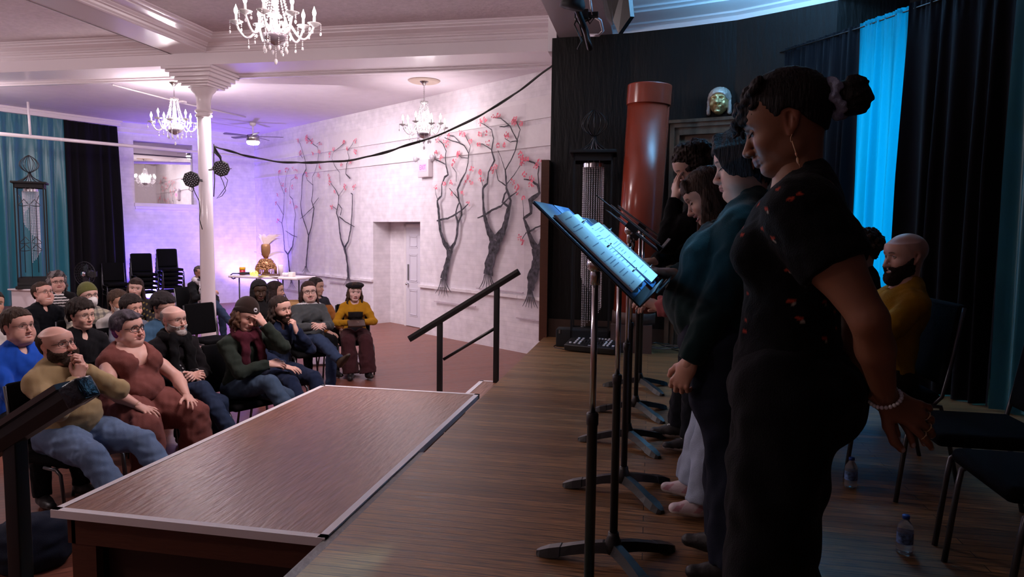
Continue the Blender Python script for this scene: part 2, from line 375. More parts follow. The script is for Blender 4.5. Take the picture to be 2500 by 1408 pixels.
def make_head(H, neck_to, h=.004):
    """H: dict of looks. returns [(V,F,C)] for the skin of head and neck, in head space"""
    W = H.get('W', 1.); skin = np.array(H['skin']); fat = H.get('fat', 0.); sm = H.get('smile', 0.); op = H.get('open', 0.)
    nt = np.array(neck_to, float)
    v = Vol((-.12, min(-.135, nt[1]-.09), min(-.16, nt[2]-.04)), (.12, .145, .135), h)
    cranium(v, W); face_loft(v, W, chin=H.get('chin', 0.))
    rn = .050*H.get('neckw', 1.); v.cap((0, -.028, -.04), nt, rn, rn*1.06, .03)
    for s in (-1, 1):
        v.ell((s*.040*W, .052, -.034), (.023+.003*sm, .029+.003*sm, .024), .02)           # cheek
        v.ell((s*.047*W, .010, -.066), (.013+fat*.3, .028, .018), .025)             # jaw corner
        v.ell((s*.031, .093, .001), (.020, .012, .0125), .014, sub=True)        # eye socket
        v.cap((s*.014, .0875, .017), (s*.044, .076, .019), .0075, .006, .01)    # brow ridge
        if fat: v.ell((s*.045*W, .04, -.065), (.03+fat*.4, .035, .035), .03)
    if fat: v.ell((0, .028, -.112), (.05+fat, .045, .02+fat*.6), .03)
    nl = H.get('nose', 1.)
    tip = (0, .084+.0215*nl, -.039-.003*nl)
    v.cap((0, .0815, .006), tip, .0062, .0088*H.get('tipr', 1.), .010); v.cap(tip, (0, .092, -.052), .0085, .006, .008)
    for s in (-1, 1): v.ell((s*.0115*H.get('nw', 1), .0945, -.0445), (.0072, .011, .0075), .007)
    if h < .0042:
        for s in (-1, 1): v.ell((s*.0065, .099, -.053), (.0032, .005, .003), .002, sub=True)
    lp = H.get('lips', 1.)
    bend = lambda x: sm*10*x*x
    for q in range(-2, 3):
        x = q*.0095*(1+.32*sm); t = 1-abs(q)*.27; y = .0885-abs(q)**2*.0022
        v.ell((x, y, -.0655+bend(x)+op*.004), (.009, .0078*t*(.7+.3*lp), .0048*lp*t+.0012), .005)
        v.ell((x, y-.0015, -.0755-op*.010+bend(x)*.8), (.009, .0080*t*(.7+.3*lp), .0058*lp*t+.0012), .005)
    [v.cap((sg*.027*(1+.25*sm), .080, -.0705+bend(.03)), (sg*.012, .0975, -.0705+bend(.012)), .0017, .0017, .0015, sub=True) for sg in (-1, 1)]; v.cap((-.012, .0975, -.0705+bend(.012)), (.012, .0975, -.0705+bend(.012)), .0017, .0017, .0015, sub=True)
    if op:
        for q in range(-2, 3):
            x = q*.0095*(1+.25*sm); v.ell((x, .091-x*x*6, -.0705-op*.004+bend(x)), (.010, .014, .0035+.0065*op*(1-abs(q)*.2)), .003, sub=True)
    if sm:
        for s in (-1, 1): v.cap((s*.021, .097, -.044), (s*.040, .080, -.066), .0028, .0028, .007, sub=True)
    for s in (-1, 1):                                                            # ears
        if H.get('ears', 1):
            v.cap((s*.074*W, -.012, .006), (s*.071*W, -.002, -.034), .0145, .009, .006, flat=((1, 0, 0), .45)); v.cap((s*.0745*W, -.018, .004), (s*.0735*W, -.012, -.018), .0165, .013, .005, flat=((1, 0, 0), .4))
            v.cap((s*.0835*W, -.010, .008), (s*.081*W, -.003, -.020), .0085, .0055, .003, sub=True); v.cap((s*.0815*W, -.016, .012), (s*.0805*W, -.020, -.008), .003, .003, .002, sub=True)
    V, F = v.mesh(1); x, y, z = V.T; ax = np.abs(x); C = np.tile(skin, (len(V), 1))
    bl = H.get('blush', .5); red = np.clip(skin*np.array([1.12, .68, .62]), 0, 1)
    C = mixc(C, red, bl*.6*np.exp(-((ax-.042)/.02)**2-((z+.035)/.022)**2)*(y > .03)); C = mixc(C, red, bl*.5*np.exp(-(x/.016)**2-((z+.042)/.014)**2)*(y > .09))
    C = mixc(C, red, .35*(ax > .071*W)*(y < .01)*(z < .03)*(z > -.05))
    zz = z-sm*10*x*x; mw = .026*(1+.3*sm); lipc = H.get('lipc', tuple(np.clip(skin*np.array([.92, .60, .60]), 0, 1)))
    lw = (1-ss(mw*.8, mw*1.05, ax))*ss(-.0845-op*.01, -.0815-op*.01, zz)*(1-ss(-.0615, -.058, zz))*(y > .070); C = mixc(C, lipc, lw*.85)
    C = mixc(C, skin*.25, (1-ss(.0008, .0026, np.abs(zz+.0705)))*(ax < mw)*(y > .065)*(0 if op else .8))
    if op:
        ins = (y < .0835-ax*ax*9)*(y > .05)*(ax < mw*.95)*(zz > -.088)*(zz < -.060); C = mixc(C, (.16, .03, .03), ins*1.); C = mixc(C, (.85, .82, .78), ins*(zz > -.0755)*1.)
    C = mixc(C, skin*.35, (np.abs(ax-.0065) < .0028)*(z > -.0545)*(z < -.0505)*(y > .093)*.6)
    bc = H.get('brow', (.05, .03, .02)); bw = H.get('browy', .0)
    bz = .0215+bw-((ax-.030)/.02)**2*.003; C = mixc(C, bc, (1-ss(.0022, .0048, np.abs(z-bz)))*ss(.011, .015, ax)*(1-ss(.042, .050, ax))*(y > .05)*H.get('bwgt', .85))
    if H.get('stubble'):
        sb = H['stubble']; C = mixc(C, sb[0], sb[1]*(1-ss(-.05, -.03, z-(ax-.03)*.35))*ss(.0, .04, y+ax*.3)*(z > -.13)*(1-lw))
    if H.get('scalp'):
        C = mixc(C, H['scalp'][0], H['scalp'][1]*ss(.0, .02, hairline(y, z, H.get('line', 0), ax)))
    parts = [(V, F, C)]
    e = H.get('eye', .5)                                                        # 0 shut .. 1 wide
    for s in (-1, 1):
        g = H.get('gaze', (0, 0)); n1, n2 = 26, 20; R = .0142; c = np.array((s*.0315, .0700, .0005)); VV = []; CC = []
        for i in range(n2+1):
            el = -math.pi/2+math.pi*i/n2
            for k in range(n1):
                az = -math.pi/2+math.pi*k/(n1-1); u = math.sin(az)*math.cos(el); q = math.cos(az)*math.cos(el); w = math.sin(el)
                top = (.20+.55*e)*max(0, 1-(u/.92)**2)-.10; bot = -.10-(.10+.42*e-.12*sm)*max(0, 1-(u/.92)**2)
                lid = w > top or w < bot or e <= 0; r = R*(1.10 if lid else 1.0)
                VV.append(c+np.array((u, q, w))*r)
                if lid:
                    dd = min(abs(w-top), abs(w-bot)*1.6) if e > 0 else abs(w+.22+.18*(1-(u/.8)**2)*1)
                    cc = skin*(.12 if dd < (.17 if e > 0 else .10) and abs(u) < .9 else .82 if e > 0 else .8)
                else:
                    gr = math.hypot(u-g[0]-0*s, w-g[1]); cc = np.array((.02, .015, .012)) if gr < .2 else np.array(H.get('iris', (.12, .06, .03))) if gr < .46 else np.array((.72, .68, .66))
                CC.append(cc)
        if e <= .12:                                                          # lashes of a lowered lid
            lm = MB(); lm.cur = (.012, .008, .007); rr_ = R*1.13; lp_ = []
            for q in range(9):
                az = math.radians(-58+116*q/8); el = math.radians(-20+14*(abs(q-4)/4)**2); lp_.append(tuple(c+np.array((math.sin(az)*math.cos(el), math.cos(az)*math.cos(el), math.sin(el)))*rr_))
            lm.tube(lp_, [.0006]+[.0014]*7+[.0006], 5)
            for q in range(1, 8): p_ = np.array(lp_[q]); d_ = _n(p_-c); lm.tube([p_, p_+d_*.004+np.array((0, 0, -.003)), p_+d_*.0075+np.array((0, 0, -.0035))], [.0009, .0007, .0003], 4)
            parts.append((np.array(lm.v), lm.f, np.array(lm.c, float)))
        FF = [(i*n1+k, i*n1+k+1, (i+1)*n1+k+1, (i+1)*n1+k) for i in range(n2) for k in range(n1-1)]; parts.append((np.array(VV), FF, np.array(CC)))
    return parts

def hairline(y, z, line=0, ax=None):
    """positive where hair grows, negative on the face and neck"""
    zm = np.interp(y, [-.12, -.08, -.05, -.03, -.024, .008, .014, .03, .055, .08, .10], [-.050, -.048, -.038, -.015, .022, .022, -.012, .016, .048, .070+line, .078+line])
    return z-zm
def hair_cap(v, W=1., t=.014, top=.004, line=0, k=.01, low=None, back=0.):
    """a shell of hair over the cranium; low: overrides the hairline table"""
    Y0, Z0 = low if low else ([-.14, -.08, -.05, -.03, -.024, .008, .014, .03, .055, .08, .12], [-.050, -.048, -.038, -.015, .022, .022, -.012, .016, .048, .070+line, .080+line])
    def fn(X, Y, Z):
        c = (0, -.010-back/2, .034+top/2); r = (.0765*W+t, .1025+t+back/2, .0815+t+top/2)
        x, y, z = X-c[0], Y-c[1], Z-c[2]; k0 = np.sqrt((x/r[0])**2+(y/r[1])**2+(z/r[2])**2); k1 = np.sqrt((x/r[0]**2)**2+(y/r[1]**2)**2+(z/r[2]**2)**2)
        d = k0*(k0-1)/np.maximum(k1, 1e-6); lo = np.interp(Y, Y0, Z0)-Z; d = np.maximum(d, lo*.8)
        zz_ = np.minimum(Z+.01, 0); low2 = np.maximum(np.sqrt((X/(.066*W+t+.25*zz_))**2+((Y+.03)/(.070+t+.55*zz_))**2)-1, np.abs(Z+.02)-.045)*.07   # sides and nape below the cranium's widest ring
        d2 = np.maximum(low2, lo*.8); return np.minimum(d, d2).astype(f32)
    v.put(fn, (-.12, -.16, -.1), (.12, .14, .15), k)
def strands(v, roots, down, L, r=.012, wave=.008, seed=0, k=.006, out=.02, curl=0, n=7):
    """hanging locks: roots list of points, down = direction, L = length"""
    rn = random.Random(seed)
    for p in roots:
        p = np.array(p, float); ph = rn.random()*6; l = L*(.85+.3*rn.random()); pts = []; rs = []
        o = np.array((p[0], p[1]*.6, 0)); o = o/max(np.linalg.norm(o), 1e-6)
        for i in range(n):
            t = i/(n-1); q = p+np.array(down)*l*t+o*out*math.sin(min(1, t*1.3)*math.pi*.6)
            q = q+np.array((math.sin(ph+t*7*(1+curl)), math.cos(ph*1.7+t*6*(1+curl)), 0))*wave*min(1, t*2); pts.append(q); rs.append(r*(1-.55*t**2)*(.85+.3*rn.random()))
        v.chain(pts, rs, k)
# ------------------------------------------------------------------ hands
def hand_vol(curl=.4, spread=.1, thumb=.5, h=.0034, extra=None, ln=1.):
    """left hand palm down: fingers along +y, back of the hand +z, thumb towards +x. curl: one value or four"""
    v = Vol((-.075, -.04, -.12), (.10, .24, .06), h); cu = list(curl) if hasattr(curl, '__len__') else [curl]*4
    v.cap((-.006, -.03, 0), (-.002, .012, 0), .0255, .026, .015, flat=((0, 0, 1), .72))
    v.cap((.0, .015, 0), (.012, .080, 0), .028, .0215, .02, flat=((0, 0, 1), .5)); v.cap((-.002, .015, 0), (-.018, .074, -.002), .026, .020, .02, flat=((0, 0, 1), .5))
    v.ell((.022, .032, -.010), (.018, .026, .014), .012)
    tips = []
    for i, (x, y, L, r) in enumerate([(.030, .086, .074, .0088), (.0095, .091, .083, .0092), (-.0115, .087, .077, .0087), (-.0300, .077, .060, .0078)]):
        sp = (1.2-i*.85)*spread; a = .0; p = np.array((x, y, .001)); pts = [np.array((x*.75, y-.030, 0)), p]; rs = [r*.95, r*1.08]
        for j, sg in enumerate((.46, .31, .25)):
            a += cu[i]*(.75, 1.0, .65)[j]; d = np.array((math.sin(sp)*math.cos(a), math.cos(sp)*math.cos(a), -math.sin(a))); p = p+d*L*sg*ln; pts.append(p); rs.append(r*(1.0, .93, .78)[j])
        v.chain(pts, rs, .0035); tips.append((p, d, r))
    t = thumb; p0 = np.array((.018, .012, -.006)); p1 = p0+np.array((.024+.010*t, .030-.006*t, -.006-.012*(1-t)))
    p2 = p1+np.array((.012+.014*t, .030, -.004-.012*(1-t))); p3 = p2+np.array((.002+.006*t, .024, -.003-.008*(1-t)))
    v.chain([p0, p1, p2, p3], [.015, .0125, .0108, .0088], .006); tips.append((p3, p3-p2, .009))
    V, F = v.mesh(1); return V, F, tips
def make_hand(side, w, fdir, ndir, skin, curl=.4, spread=.1, thumb=.5, h=.0034, S=1., nail=None):
    V, F, tips = hand_vol(curl, spread, thumb, h); y = _n(fdir); z = np.array(ndir, float); z = _n(z-y*z.dot(y)); x = np.cross(y, z)
    C = np.tile(np.array(skin, float), (len(V), 1)); X, Yy, Z = V.T
    kn = np.zeros(len(V))
    for cx in (.030, .0095, -.0115, -.030): kn += np.exp(-((X-cx)/.007)**2-((Yy-.088)/.010)**2)*(Z > 0)
    C = mixc(C, np.array(skin)*np.array((.95, .68, .62)), np.clip(kn, 0, 1)*.35)
    C = mixc(C, np.clip(np.array(skin)*np.array((1.15, .9, .85)), 0, 1), .3*(Z < -.012)*(Yy < .09))
    for p, d, r in tips:
        d = _n(d); q = p+d*r*.35; C = mixc(C, nail if nail else np.clip(np.array(skin)*1.15, 0, 1), (1-ss(.0055, .0085, np.linalg.norm(V-q-np.array((0, 0, r*.7)), axis=1)))*(.9 if nail else .5))
    if side == 'R': V = V*np.array((-1, 1, 1)); F = F[:, ::-1]
    return (V*S)@np.stack([x, y, z])+np.array(w), F, C

def ik(s, w, l1, l2, pole):
    s = np.array(s, float); w = np.array(w, float); d = w-s; D = np.linalg.norm(d)
    if D > (l1+l2)*.995: w = s+d*(l1+l2)*.995/D; d = w-s; D = np.linalg.norm(d)
    if D < abs(l1-l2)+.02: D = abs(l1-l2)+.02
    u = d/np.linalg.norm(d); a = (l1*l1-l2*l2+D*D)/(2*D); hh = math.sqrt(max(l1*l1-a*a, 0)); p = np.array(pole, float); p = p-u*p.dot(u); p = _n(p) if np.linalg.norm(p) > 1e-6 else np.array((0, 0, -1.))
    return s+u*a+p*hh, w
def rot(yaw, pitch=0, roll=0):
    y, p, r = (math.radians(a) for a in (yaw, pitch, roll)); c, s_ = math.cos, math.sin
    Rz = np.array([[c(y), -s_(y), 0], [s_(y), c(y), 0], [0, 0, 1]]); Rx = np.array([[1, 0, 0], [0, c(p), -s_(p)], [0, s_(p), c(p)]]); Ry = np.array([[c(r), 0, s_(r)], [0, 1, 0], [-s_(r), 0, c(r)]])
    return Rz@Rx@Ry

def skeleton(P):
    S = P.get('S', 1.); sit = P.get('sit', True); hz = P.get('hz', .56 if sit else .93*S); k = {}
    le, si, tw = (math.radians(P.get(a, 0)) for a in ('lean', 'side', 'tw'))
    pel = np.array((0, 0, hz)); u = _n((math.sin(si), math.sin(le)*math.cos(si), math.cos(le)*math.cos(si)))
    l = np.array((math.cos(tw), math.sin(tw), 0)); l = _n(l-u*l.dot(u)); fw = np.cross(u, l)
    k.update(pel=pel, u=u, l=l, fw=fw); nb = pel+u*.50*S*P.get('tl', .95 if sit else 1.); k['nb'] = nb
    hn = _n(u*.45+np.array((0, 0, .55))+np.array((0, P.get('hf', .12), 0))); k['hc'] = nb+hn*.172*S+np.array(P.get('ho', (0, 0, 0)))
    k['R'] = rot(*P.get('head', (0, 0, 0))); k['hs'] = P.get('hs', 1.)*(.5+.5*S)*1.05
    sw = P.get('shw', .160)*S; shr = P.get('shrug', 0.)
    for s, q in (('R', 1), ('L', -1)):
        k['sh'+s] = nb-u*(.062-shr)*S+l*sw*q; k['hp'+s] = pel+np.array((.09*S*q*P.get('hipw', 1.), .0, 0))
        if sit: kn, an = (.13*q, .43*S, hz-.06), (.13*q, .46*S, .09)
        else: kn, an = (.095*q, .015, .50*S), (.10*q, -.03, .09)
        g = P.get('leg'+s)
        k['kn'+s] = np.array(g[0] if g else kn, float)*(1 if sit or not g else S); k['an'+s] = np.array(g[1] if g else an, float); k['fd'+s] = np.array(g[2] if g and len(g) > 2 else (0.15*q, 1, 0), float)
        k['sz'+s] = _n(_n(k['kn'+s]-k['an'+s])*(.8 if sit else 0)+np.array((0, 0, .3))); k['sy'+s] = _n(k['fd'+s]-k['sz'+s]*np.dot(k['fd'+s], k['sz'+s]))
        a = P.get('arm'+s); la, lf = .285*S*P.get('armk', 1.), .255*S*P.get('armk', 1.)
        if a is None:
            a = dict(w=k['kn'+s]+np.array((-.02*q, -.08, .085)), pole=(q, -.4, -.3), f=(-.1*q, 1, -.25), n=(0, .2, 1), curl=.35) if sit else dict(w=k['sh'+s]+np.array((.06*q, .03, -.53*S)), pole=(0, -1, 0), f=(0, .1, -1), n=(q, 0, 0), curl=.5)
        a = dict(a)
        if 'hw' in a: a['w'] = k['hc']+k['R']@np.array(a['hw'])
        elif 'hwb' in a: a['w'] = k['hc']+np.array(a['hwb'])
        elif not sit: a['w'] = np.array(a['w'])*(S if P.get('arm'+s) else 1)
        e, w = ik(k['sh'+s], a['w'], la, lf, a.get('pole', (q, -.4, -.3))); k['el'+s] = e; k['wr'+s] = w; k['arm'+s] = a
    return k

def torso(v, k, P, t=0., full=True):
    S = P.get('S', 1.); g = P.get('g', 1.); A = np.stack([k['l'], k['fw'], k['u']], 1); u, l, fw, pel, nb = k['u'], k['l'], k['fw'], k['pel'], k['nb']; b = P.get('belly', 0.); bu = P.get('bust', 0.)
    gc = 1+(g-1)*.7
    v.ell(pel+u*.03*S, (.158*S*g+t, .112*S*g+t, .13*S+t), .04, A); v.ell(pel+u*.17*S, ((.128+.02*b)*S*g+t, (.098+.02*b)*S*g+t, .15*S+t), .05, A)
    v.ell(pel+u*.355*S-fw*.005, (.150*S*gc+t, .108*S*gc+t, .155*S+t), .05, A)
    if b: v.ell(pel+u*.13*S+fw*(.05+.05*b)*S, (.12*S*g+t, (.07+.05*b)*S*g+t, .13*S+t), .05, A)
    sr = .052*S*(.6+.4*g)
    v.cap(k['shL']-k['l']*-.01, k['shR']-k['l']*.01, sr+t, sr+t, .05); v.cap(nb-fw*.02-u*.02, nb-u*.10*S-fw*.01, .062*S*gc+t, .09*S*gc+t, .05)
    for q in (-1, 1):
        s = k['shR' if q > 0 else 'shL']; v.cap(nb+u*.035*S-fw*.015, s-u*.0, .034*S*gc+t, .040*S*gc+t, .04)
        if bu: v.ell(pel+u*(.335 if bu < 1.2 else .30)*S+fw*(.085+.01*g)*S*gc+l*.075*S*q*gc, (.060*bu*S+t, .050*bu*S+t, .062*bu*S+t), .065)
        elif P.get('pec'): v.ell(pel+u*.385*S+fw*.07*S+l*.065*S*q, (.07*S+t, .05*S+t, .055*S+t), .04)
def limb_r(P): return P.get('S', 1.)*P.get('lg', 1.)
def arms(v, k, P, t=0., sleeve='long', skin=False):
    q = limb_r(P); bi = P.get('bicep', 1.)
    for s in 'RL':
        sh, el, wr = k['sh'+s], k['el'+s], k['wr'+s]; d2 = _n(wr-el); d1 = _n(el-sh)
        if skin:
            v.chain([sh, sh*.5+el*.5, el], [.043*q*bi, .040*q*bi, .034*q], .02); v.chain([el, el*.65+wr*.35, wr], [.035*q, .036*q, .0245*S_(P)*(.7+.3*q)], .015)
            continue
        if sleeve == 'long':
            v.chain([sh, sh*.5+el*.5, el], [.047*q*bi+t, .043*q*bi+t, .036*q+t], .02)
            mid = el*.6+wr*.4; v.cap(el, mid, .037*q+t, .035*q+t, .015); v.cap(mid, wr-d2*.012, .035*q+t, .031*S_(P)+t*.8, .01, cut=(wr-d2*.012, d2))
        elif sleeve == 'short':
            e = sh+(el-sh)*P.get('slen', .55); v.cap(sh, e, .055*q*bi+t, .050*q*bi+t, .02, cut=(e, d1))
        elif sleeve == 'none':
            v.ell(sh-k['l']*.03*(1 if s == 'R' else -1), (.05*q+t, .052*q+t, .055*q+t), .02)
def S_(P): return P.get('S', 1.)
def legs(v, k, P, t=0., skin=False, wide=0.):
    q = limb_r(P); g = P.get('g', 1.)*(.6+.4*q)
    for s in 'RL':
        hp, kn, an = k['hp'+s], k['kn'+s], k['an'+s]; d = _n(an-kn)
        v.chain([hp, hp*.55+kn*.45, kn], [.086*g+t, .074*g+t+wide*.3, .055*q+t+wide*.5], .03)
        if skin: v.chain([kn, kn*.65+an*.35, an], [.052*q, .052*q, .034*q], .02)
        else:
            mid = kn*.55+an*.45; v.cap(kn, mid, .056*q+t+wide*.5, .054*q+t+wide*.8, .02); e = an-d*P.get('hem', -.005); v.cap(mid, e, .054*q+t+wide*.8, .046*q+t+wide, .015, cut=(e, d))
    if P.get('sit', True): v.ell(k['pel']+np.array((0, -.03, -.01)), (.155*g+t, .11*g+t, .095*g+t), .04)
    else:
        v.ell(k['pel']+np.array((0, -.01, .0)), (.158*g+t, .118*g+t, .12+t), .04)
        for sgn in (-1, 1): v.ell(k['pel']+np.array((.07*sgn, -.055*P.get('glute', 1.), -.03)), (.085*g+t, .085*g+t, .09+t), .04)

def colour(V, col, k, P):
    if callable(col): return col(V, k, P)
    return np.tile(np.array(col, float), (len(V), 1))
def bounds(k, keys, m):
    a = np.array([k[x] for x in keys]); return a.min(0)-m, a.max(0)+m

def eyeglasses(par, M, col=(.01, .01, .01), w=.024, hgt=.018, shape=2.4, thick=.0016, y=.101, z=-.001, W=1., lens=True):
    fr = MB(); fr.cur = col
    for s in (-1, 1):
        pts = []
        for i in range(25):
            a = 2*math.pi*i/24; c, d = math.cos(a), math.sin(a)
            x = math.copysign(abs(c)**(2/shape), c)*w; zz = math.copysign(abs(d)**(2/shape), d)*hgt; X = s*.0325+x; pts.append((X, y-.14*max(0, abs(X)-.01)**1.0-.6*max(0, abs(X)-.035), z+zz))
        fr.tube(pts, thick, 6, cap=False)
        ex = s*(.0325+w); fr.tube([(ex, y-.14*.047-.6*.02, z+.006), (s*.074*W, .055, z+.007), (s*.078*W, -.005, z+.006), (s*.077*W, -.022, z-.012)], thick*.9, 5)
    fr.tube([(-.0095, y, z+.002), (0, y+.003, z+.005), (.0095, y, z+.002)], thick, 5)
    V = (np.array(fr.v)@M[0].T)*M[2]+M[1]; return np_obj('eyeglasses', [(V, fr.f, np.array(fr.c, float))], SATIN(), par)

def human(pos, yaw, P, label, floor, group=None):
    """pos: world xy of the pelvis on the floor; yaw: turn of the facing direction from +y"""
    root = thing('person', label, 'person', (pos[0], pos[1], floor), math.radians(yaw), group)
    k = skeleton(P); S = S_(P); H = P['H']; skin = np.array(H['skin']); hb = P.get('h', .009); hh = P.get('hh', .004)
    hm = (k['R'], k['hc'], k['hs']); put = lambda parts: [((np.asarray(V)@k['R'].T)*k['hs']+k['hc'], F, C) for V, F, C in parts]
    neck = (k['R'].T@(k['nb']-k['fw']*.005-k['u']*.02-k['hc']))/k['hs']
    # body: one continuous figure under the clothes
    keys = ['pel', 'nb'] + [a+s for a in ('sh', 'el', 'wr', 'kn', 'an') for s in 'RL']; lo, hi = bounds(k, keys, .17*max(1, P.get('g', 1)))
    v = Vol(lo, hi, hb); torso(v, k, P, -.004); arms(v, k, P, skin=True); legs(v, k, P, -.006, skin=True); v.cap(k['nb']-k['u']*.03, k['nb']+(k['hc']-k['nb'])*.3, .058*S*H.get('neckw', 1), .051*k['hs']*H.get('neckw', 1), .03)
    for s in 'RL': v.cap(k['an'+s], k['an'+s]+k['sy'+s]*.11-k['sz'+s]*.045, .026, .020, .02)
    V, F = v.mesh(1); parts = [(V, F, np.tile(skin, (len(V), 1)))]+put(make_head(H, neck, hh))
    for s in 'RL':
        a = k['arm'+s]
        if a.get('nohand'): continue
        parts.append(make_hand(s, k['wr'+s], a.get('f', k['wr'+s]-k['el'+s]), a.get('n', (0, 0, 1)), skin, a.get('curl', .4), a.get('spread', .08), a.get('thumb', .5), P.get('hd', .004), S*P.get('handk', 1.), P.get('nail')))
    body = np_obj('body', parts, SKIN(), root)
    # garments
    def garment(name, spec, fill, keys, mar=.2):
        lo, hi = bounds(k, keys, mar*max(1, P.get('g', 1))); v = Vol(lo, hi, spec.get('h', hb)); fill(v)
        if spec.get('fold', .004): v.ripple(spec.get('fold', .004), spec.get('fs', .11), spec.get('seed', len(label)), spec.get('fst', (1, 1, 1))); v.ripple(spec.get('fold', .004)*.42, spec.get('fs', .11)*.38, 7, (1, 1, 1), 4)
        V, F = v.mesh(spec.get('relax', 1))
        if spec.get('post'): V = spec['post'](V, k)
        return np_obj(name, [(V, F, colour(V, spec['col'], k, P))], spec.get('mat', CLOTH)(), root)
    T = P.get('top')
    if T:
        def ft(v):
            t = T.get('t', .012); torso(v, k, P, t)
            hem = T.get('hemz', .07)*S
            if T.get('skirt'): v.cap(k['pel']+k['u']*.05, k['pel']-np.array((0, 0, .12)), .16*P.get('g', 1)+t, .19*P.get('g', 1)+t, .05)
            X, Y, Z = v.grid(); c = k['pel']-k['u']*hem; v.d[:] = np.maximum(v.d, ((c[0]-X)*k['u'][0]+(c[1]-Y)*k['u'][1]+(c[2]-Z)*k['u'][2]))
            arms(v, k, P, t, T.get('sleeve', 'long'))
            nk = T.get('neck', 'crew'); hcn = k['nb']+(k['hc']-k['nb'])*.45
            if nk == 'turtle': v.cap(k['nb'], hcn, .062*S+.004, .058*S+.004, .02, cut=(hcn, _n(k['hc']-k['nb'])))
            elif nk == 'collar':
                v.cap(k['nb']-k['u']*.01, k['nb']+(k['hc']-k['nb'])*.30, .070*S, .072*S, .02, cut=(k['nb']+(k['hc']-k['nb'])*.30, _n(k['hc']-k['nb'])))
                v.cap(k['nb']+k['fw']*.075-k['u']*.04, k['nb']+k['fw']*.105+k['u']*.10, .016, .055, .01, sub=True)
            else: v.cap(k['nb']+k['u']*.0+k['fw']*.01, hcn+k['fw']*.05, .058*S, .075*S, .015, sub=True)
            if nk == 'v': gq = 1+(P.get('g', 1)-1)*.7; v.cap(k['nb']+k['fw']*(.115*gq+.03*P.get('bust', 0))-k['u']*T.get('vd', .14), k['nb']+k['fw']*.07+k['u']*.04, .022, .085*gq, .012, sub=True)
            if nk == 'scoop': v.ell(k['nb']+k['fw']*.07+k['u']*.0, (.095, .08, .09), .02, sub=True)
            if T.get('extra'): T['extra'](v, k)
        garment(T.get('name', 'sweater'), T, ft, ['pel', 'nb']+[a+s for a in ('sh', 'el', 'wr') for s in 'RL'])
    B = P.get('bottom')
    if B:
        def fb(v): legs(v, k, P, B.get('t', .010), wide=B.get('wide', 0.)); B.get('extra', lambda v, k: None)(v, k)
        garment(B.get('name', 'trousers'), B, fb, ['pel']+[a+s for a in ('kn', 'an') for s in 'RL'])
    for s in ('RL' if P.get('shoe') else ''):
        sh = P['shoe']; an = k['an'+s]; z = k['sz'+s]; y = k['sy'+s]; x = np.cross(y, z); v = Vol((-.07, -.10, -.10), (.07, .24, .16), .0055 if hb < .01 else .008)
        v.cap((0, -.035, -.045), (0, .06, -.045), .036, .038, .02); v.cap((0, .06, -.048), (.0, .155, -.052), .039, .031, .02, flat=((0, 0, 1), .8)); v.cap((0, -.02, -.02), (0, -.005, sh.get('shaft', .01)), .036, .036 if sh.get('shaft', 0) < .05 else .042, .02)
        v.cap((0, -.005, -.015), (0, .10, -.045), .038, .030, .02)
        X, Y, Z = v.grid(); v.d[:] = np.maximum(v.d, -.082-Z); V, F = v.mesh(1)
        C = np.tile(np.array(sh['col'], float), (len(V), 1)); C = mixc(C, sh.get('sole', (.8, .78, .74)), (V[:, 2] < -.058)*1.)
        if sh.get('paint'): C = sh['paint'](V, C)
        np_obj(sh.get('name', 'shoe'), [(V@np.stack([x, y, z])+an, F, C)], LEATH(), root)
    # hair, beard, hats, masks, spectacles
    for nm, parts, m in [q for fn_ in (P.get('headwear') or []) for q in fn_(k)]: np_obj(nm, put(parts), m(), root)
    if P.get('glasses'): eyeglasses(root, hm, **P['glasses'])
    if P.get('more'): P['more'](root, k, hm, put)
    return root, k

def place_by_head(px, py, P, yaw, floor, depth=None):
    """pelvis position such that the head centre shows at (px, py); distance from the height of the figure unless given"""
    k = skeleton(P); hc = k['hc']; a = math.radians(yaw)
    w = Pdist(px, py, depth) if depth else Pz(px, py, floor+hc[2])
    return (w[0]-(hc[0]*math.cos(a)-hc[1]*math.sin(a)), w[1]-(hc[0]*math.sin(a)+hc[1]*math.cos(a)))
def fit_height(P, py, depth, px):
    z = Pdist(px, py, depth)[2]
    for _ in range(12):
        P['hz'] = .93*P['S']; P['S'] *= (z/skeleton(P)['hc'][2])
    P['hz'] = .93*P['S']
def to_local(w, pos, yaw, floor):
    a = math.radians(yaw); dx, dy = w[0]-pos[0], w[1]-pos[1]; return np.array((dx*math.cos(a)+dy*math.sin(a), -dx*math.sin(a)+dy*math.cos(a), w[2]-floor))

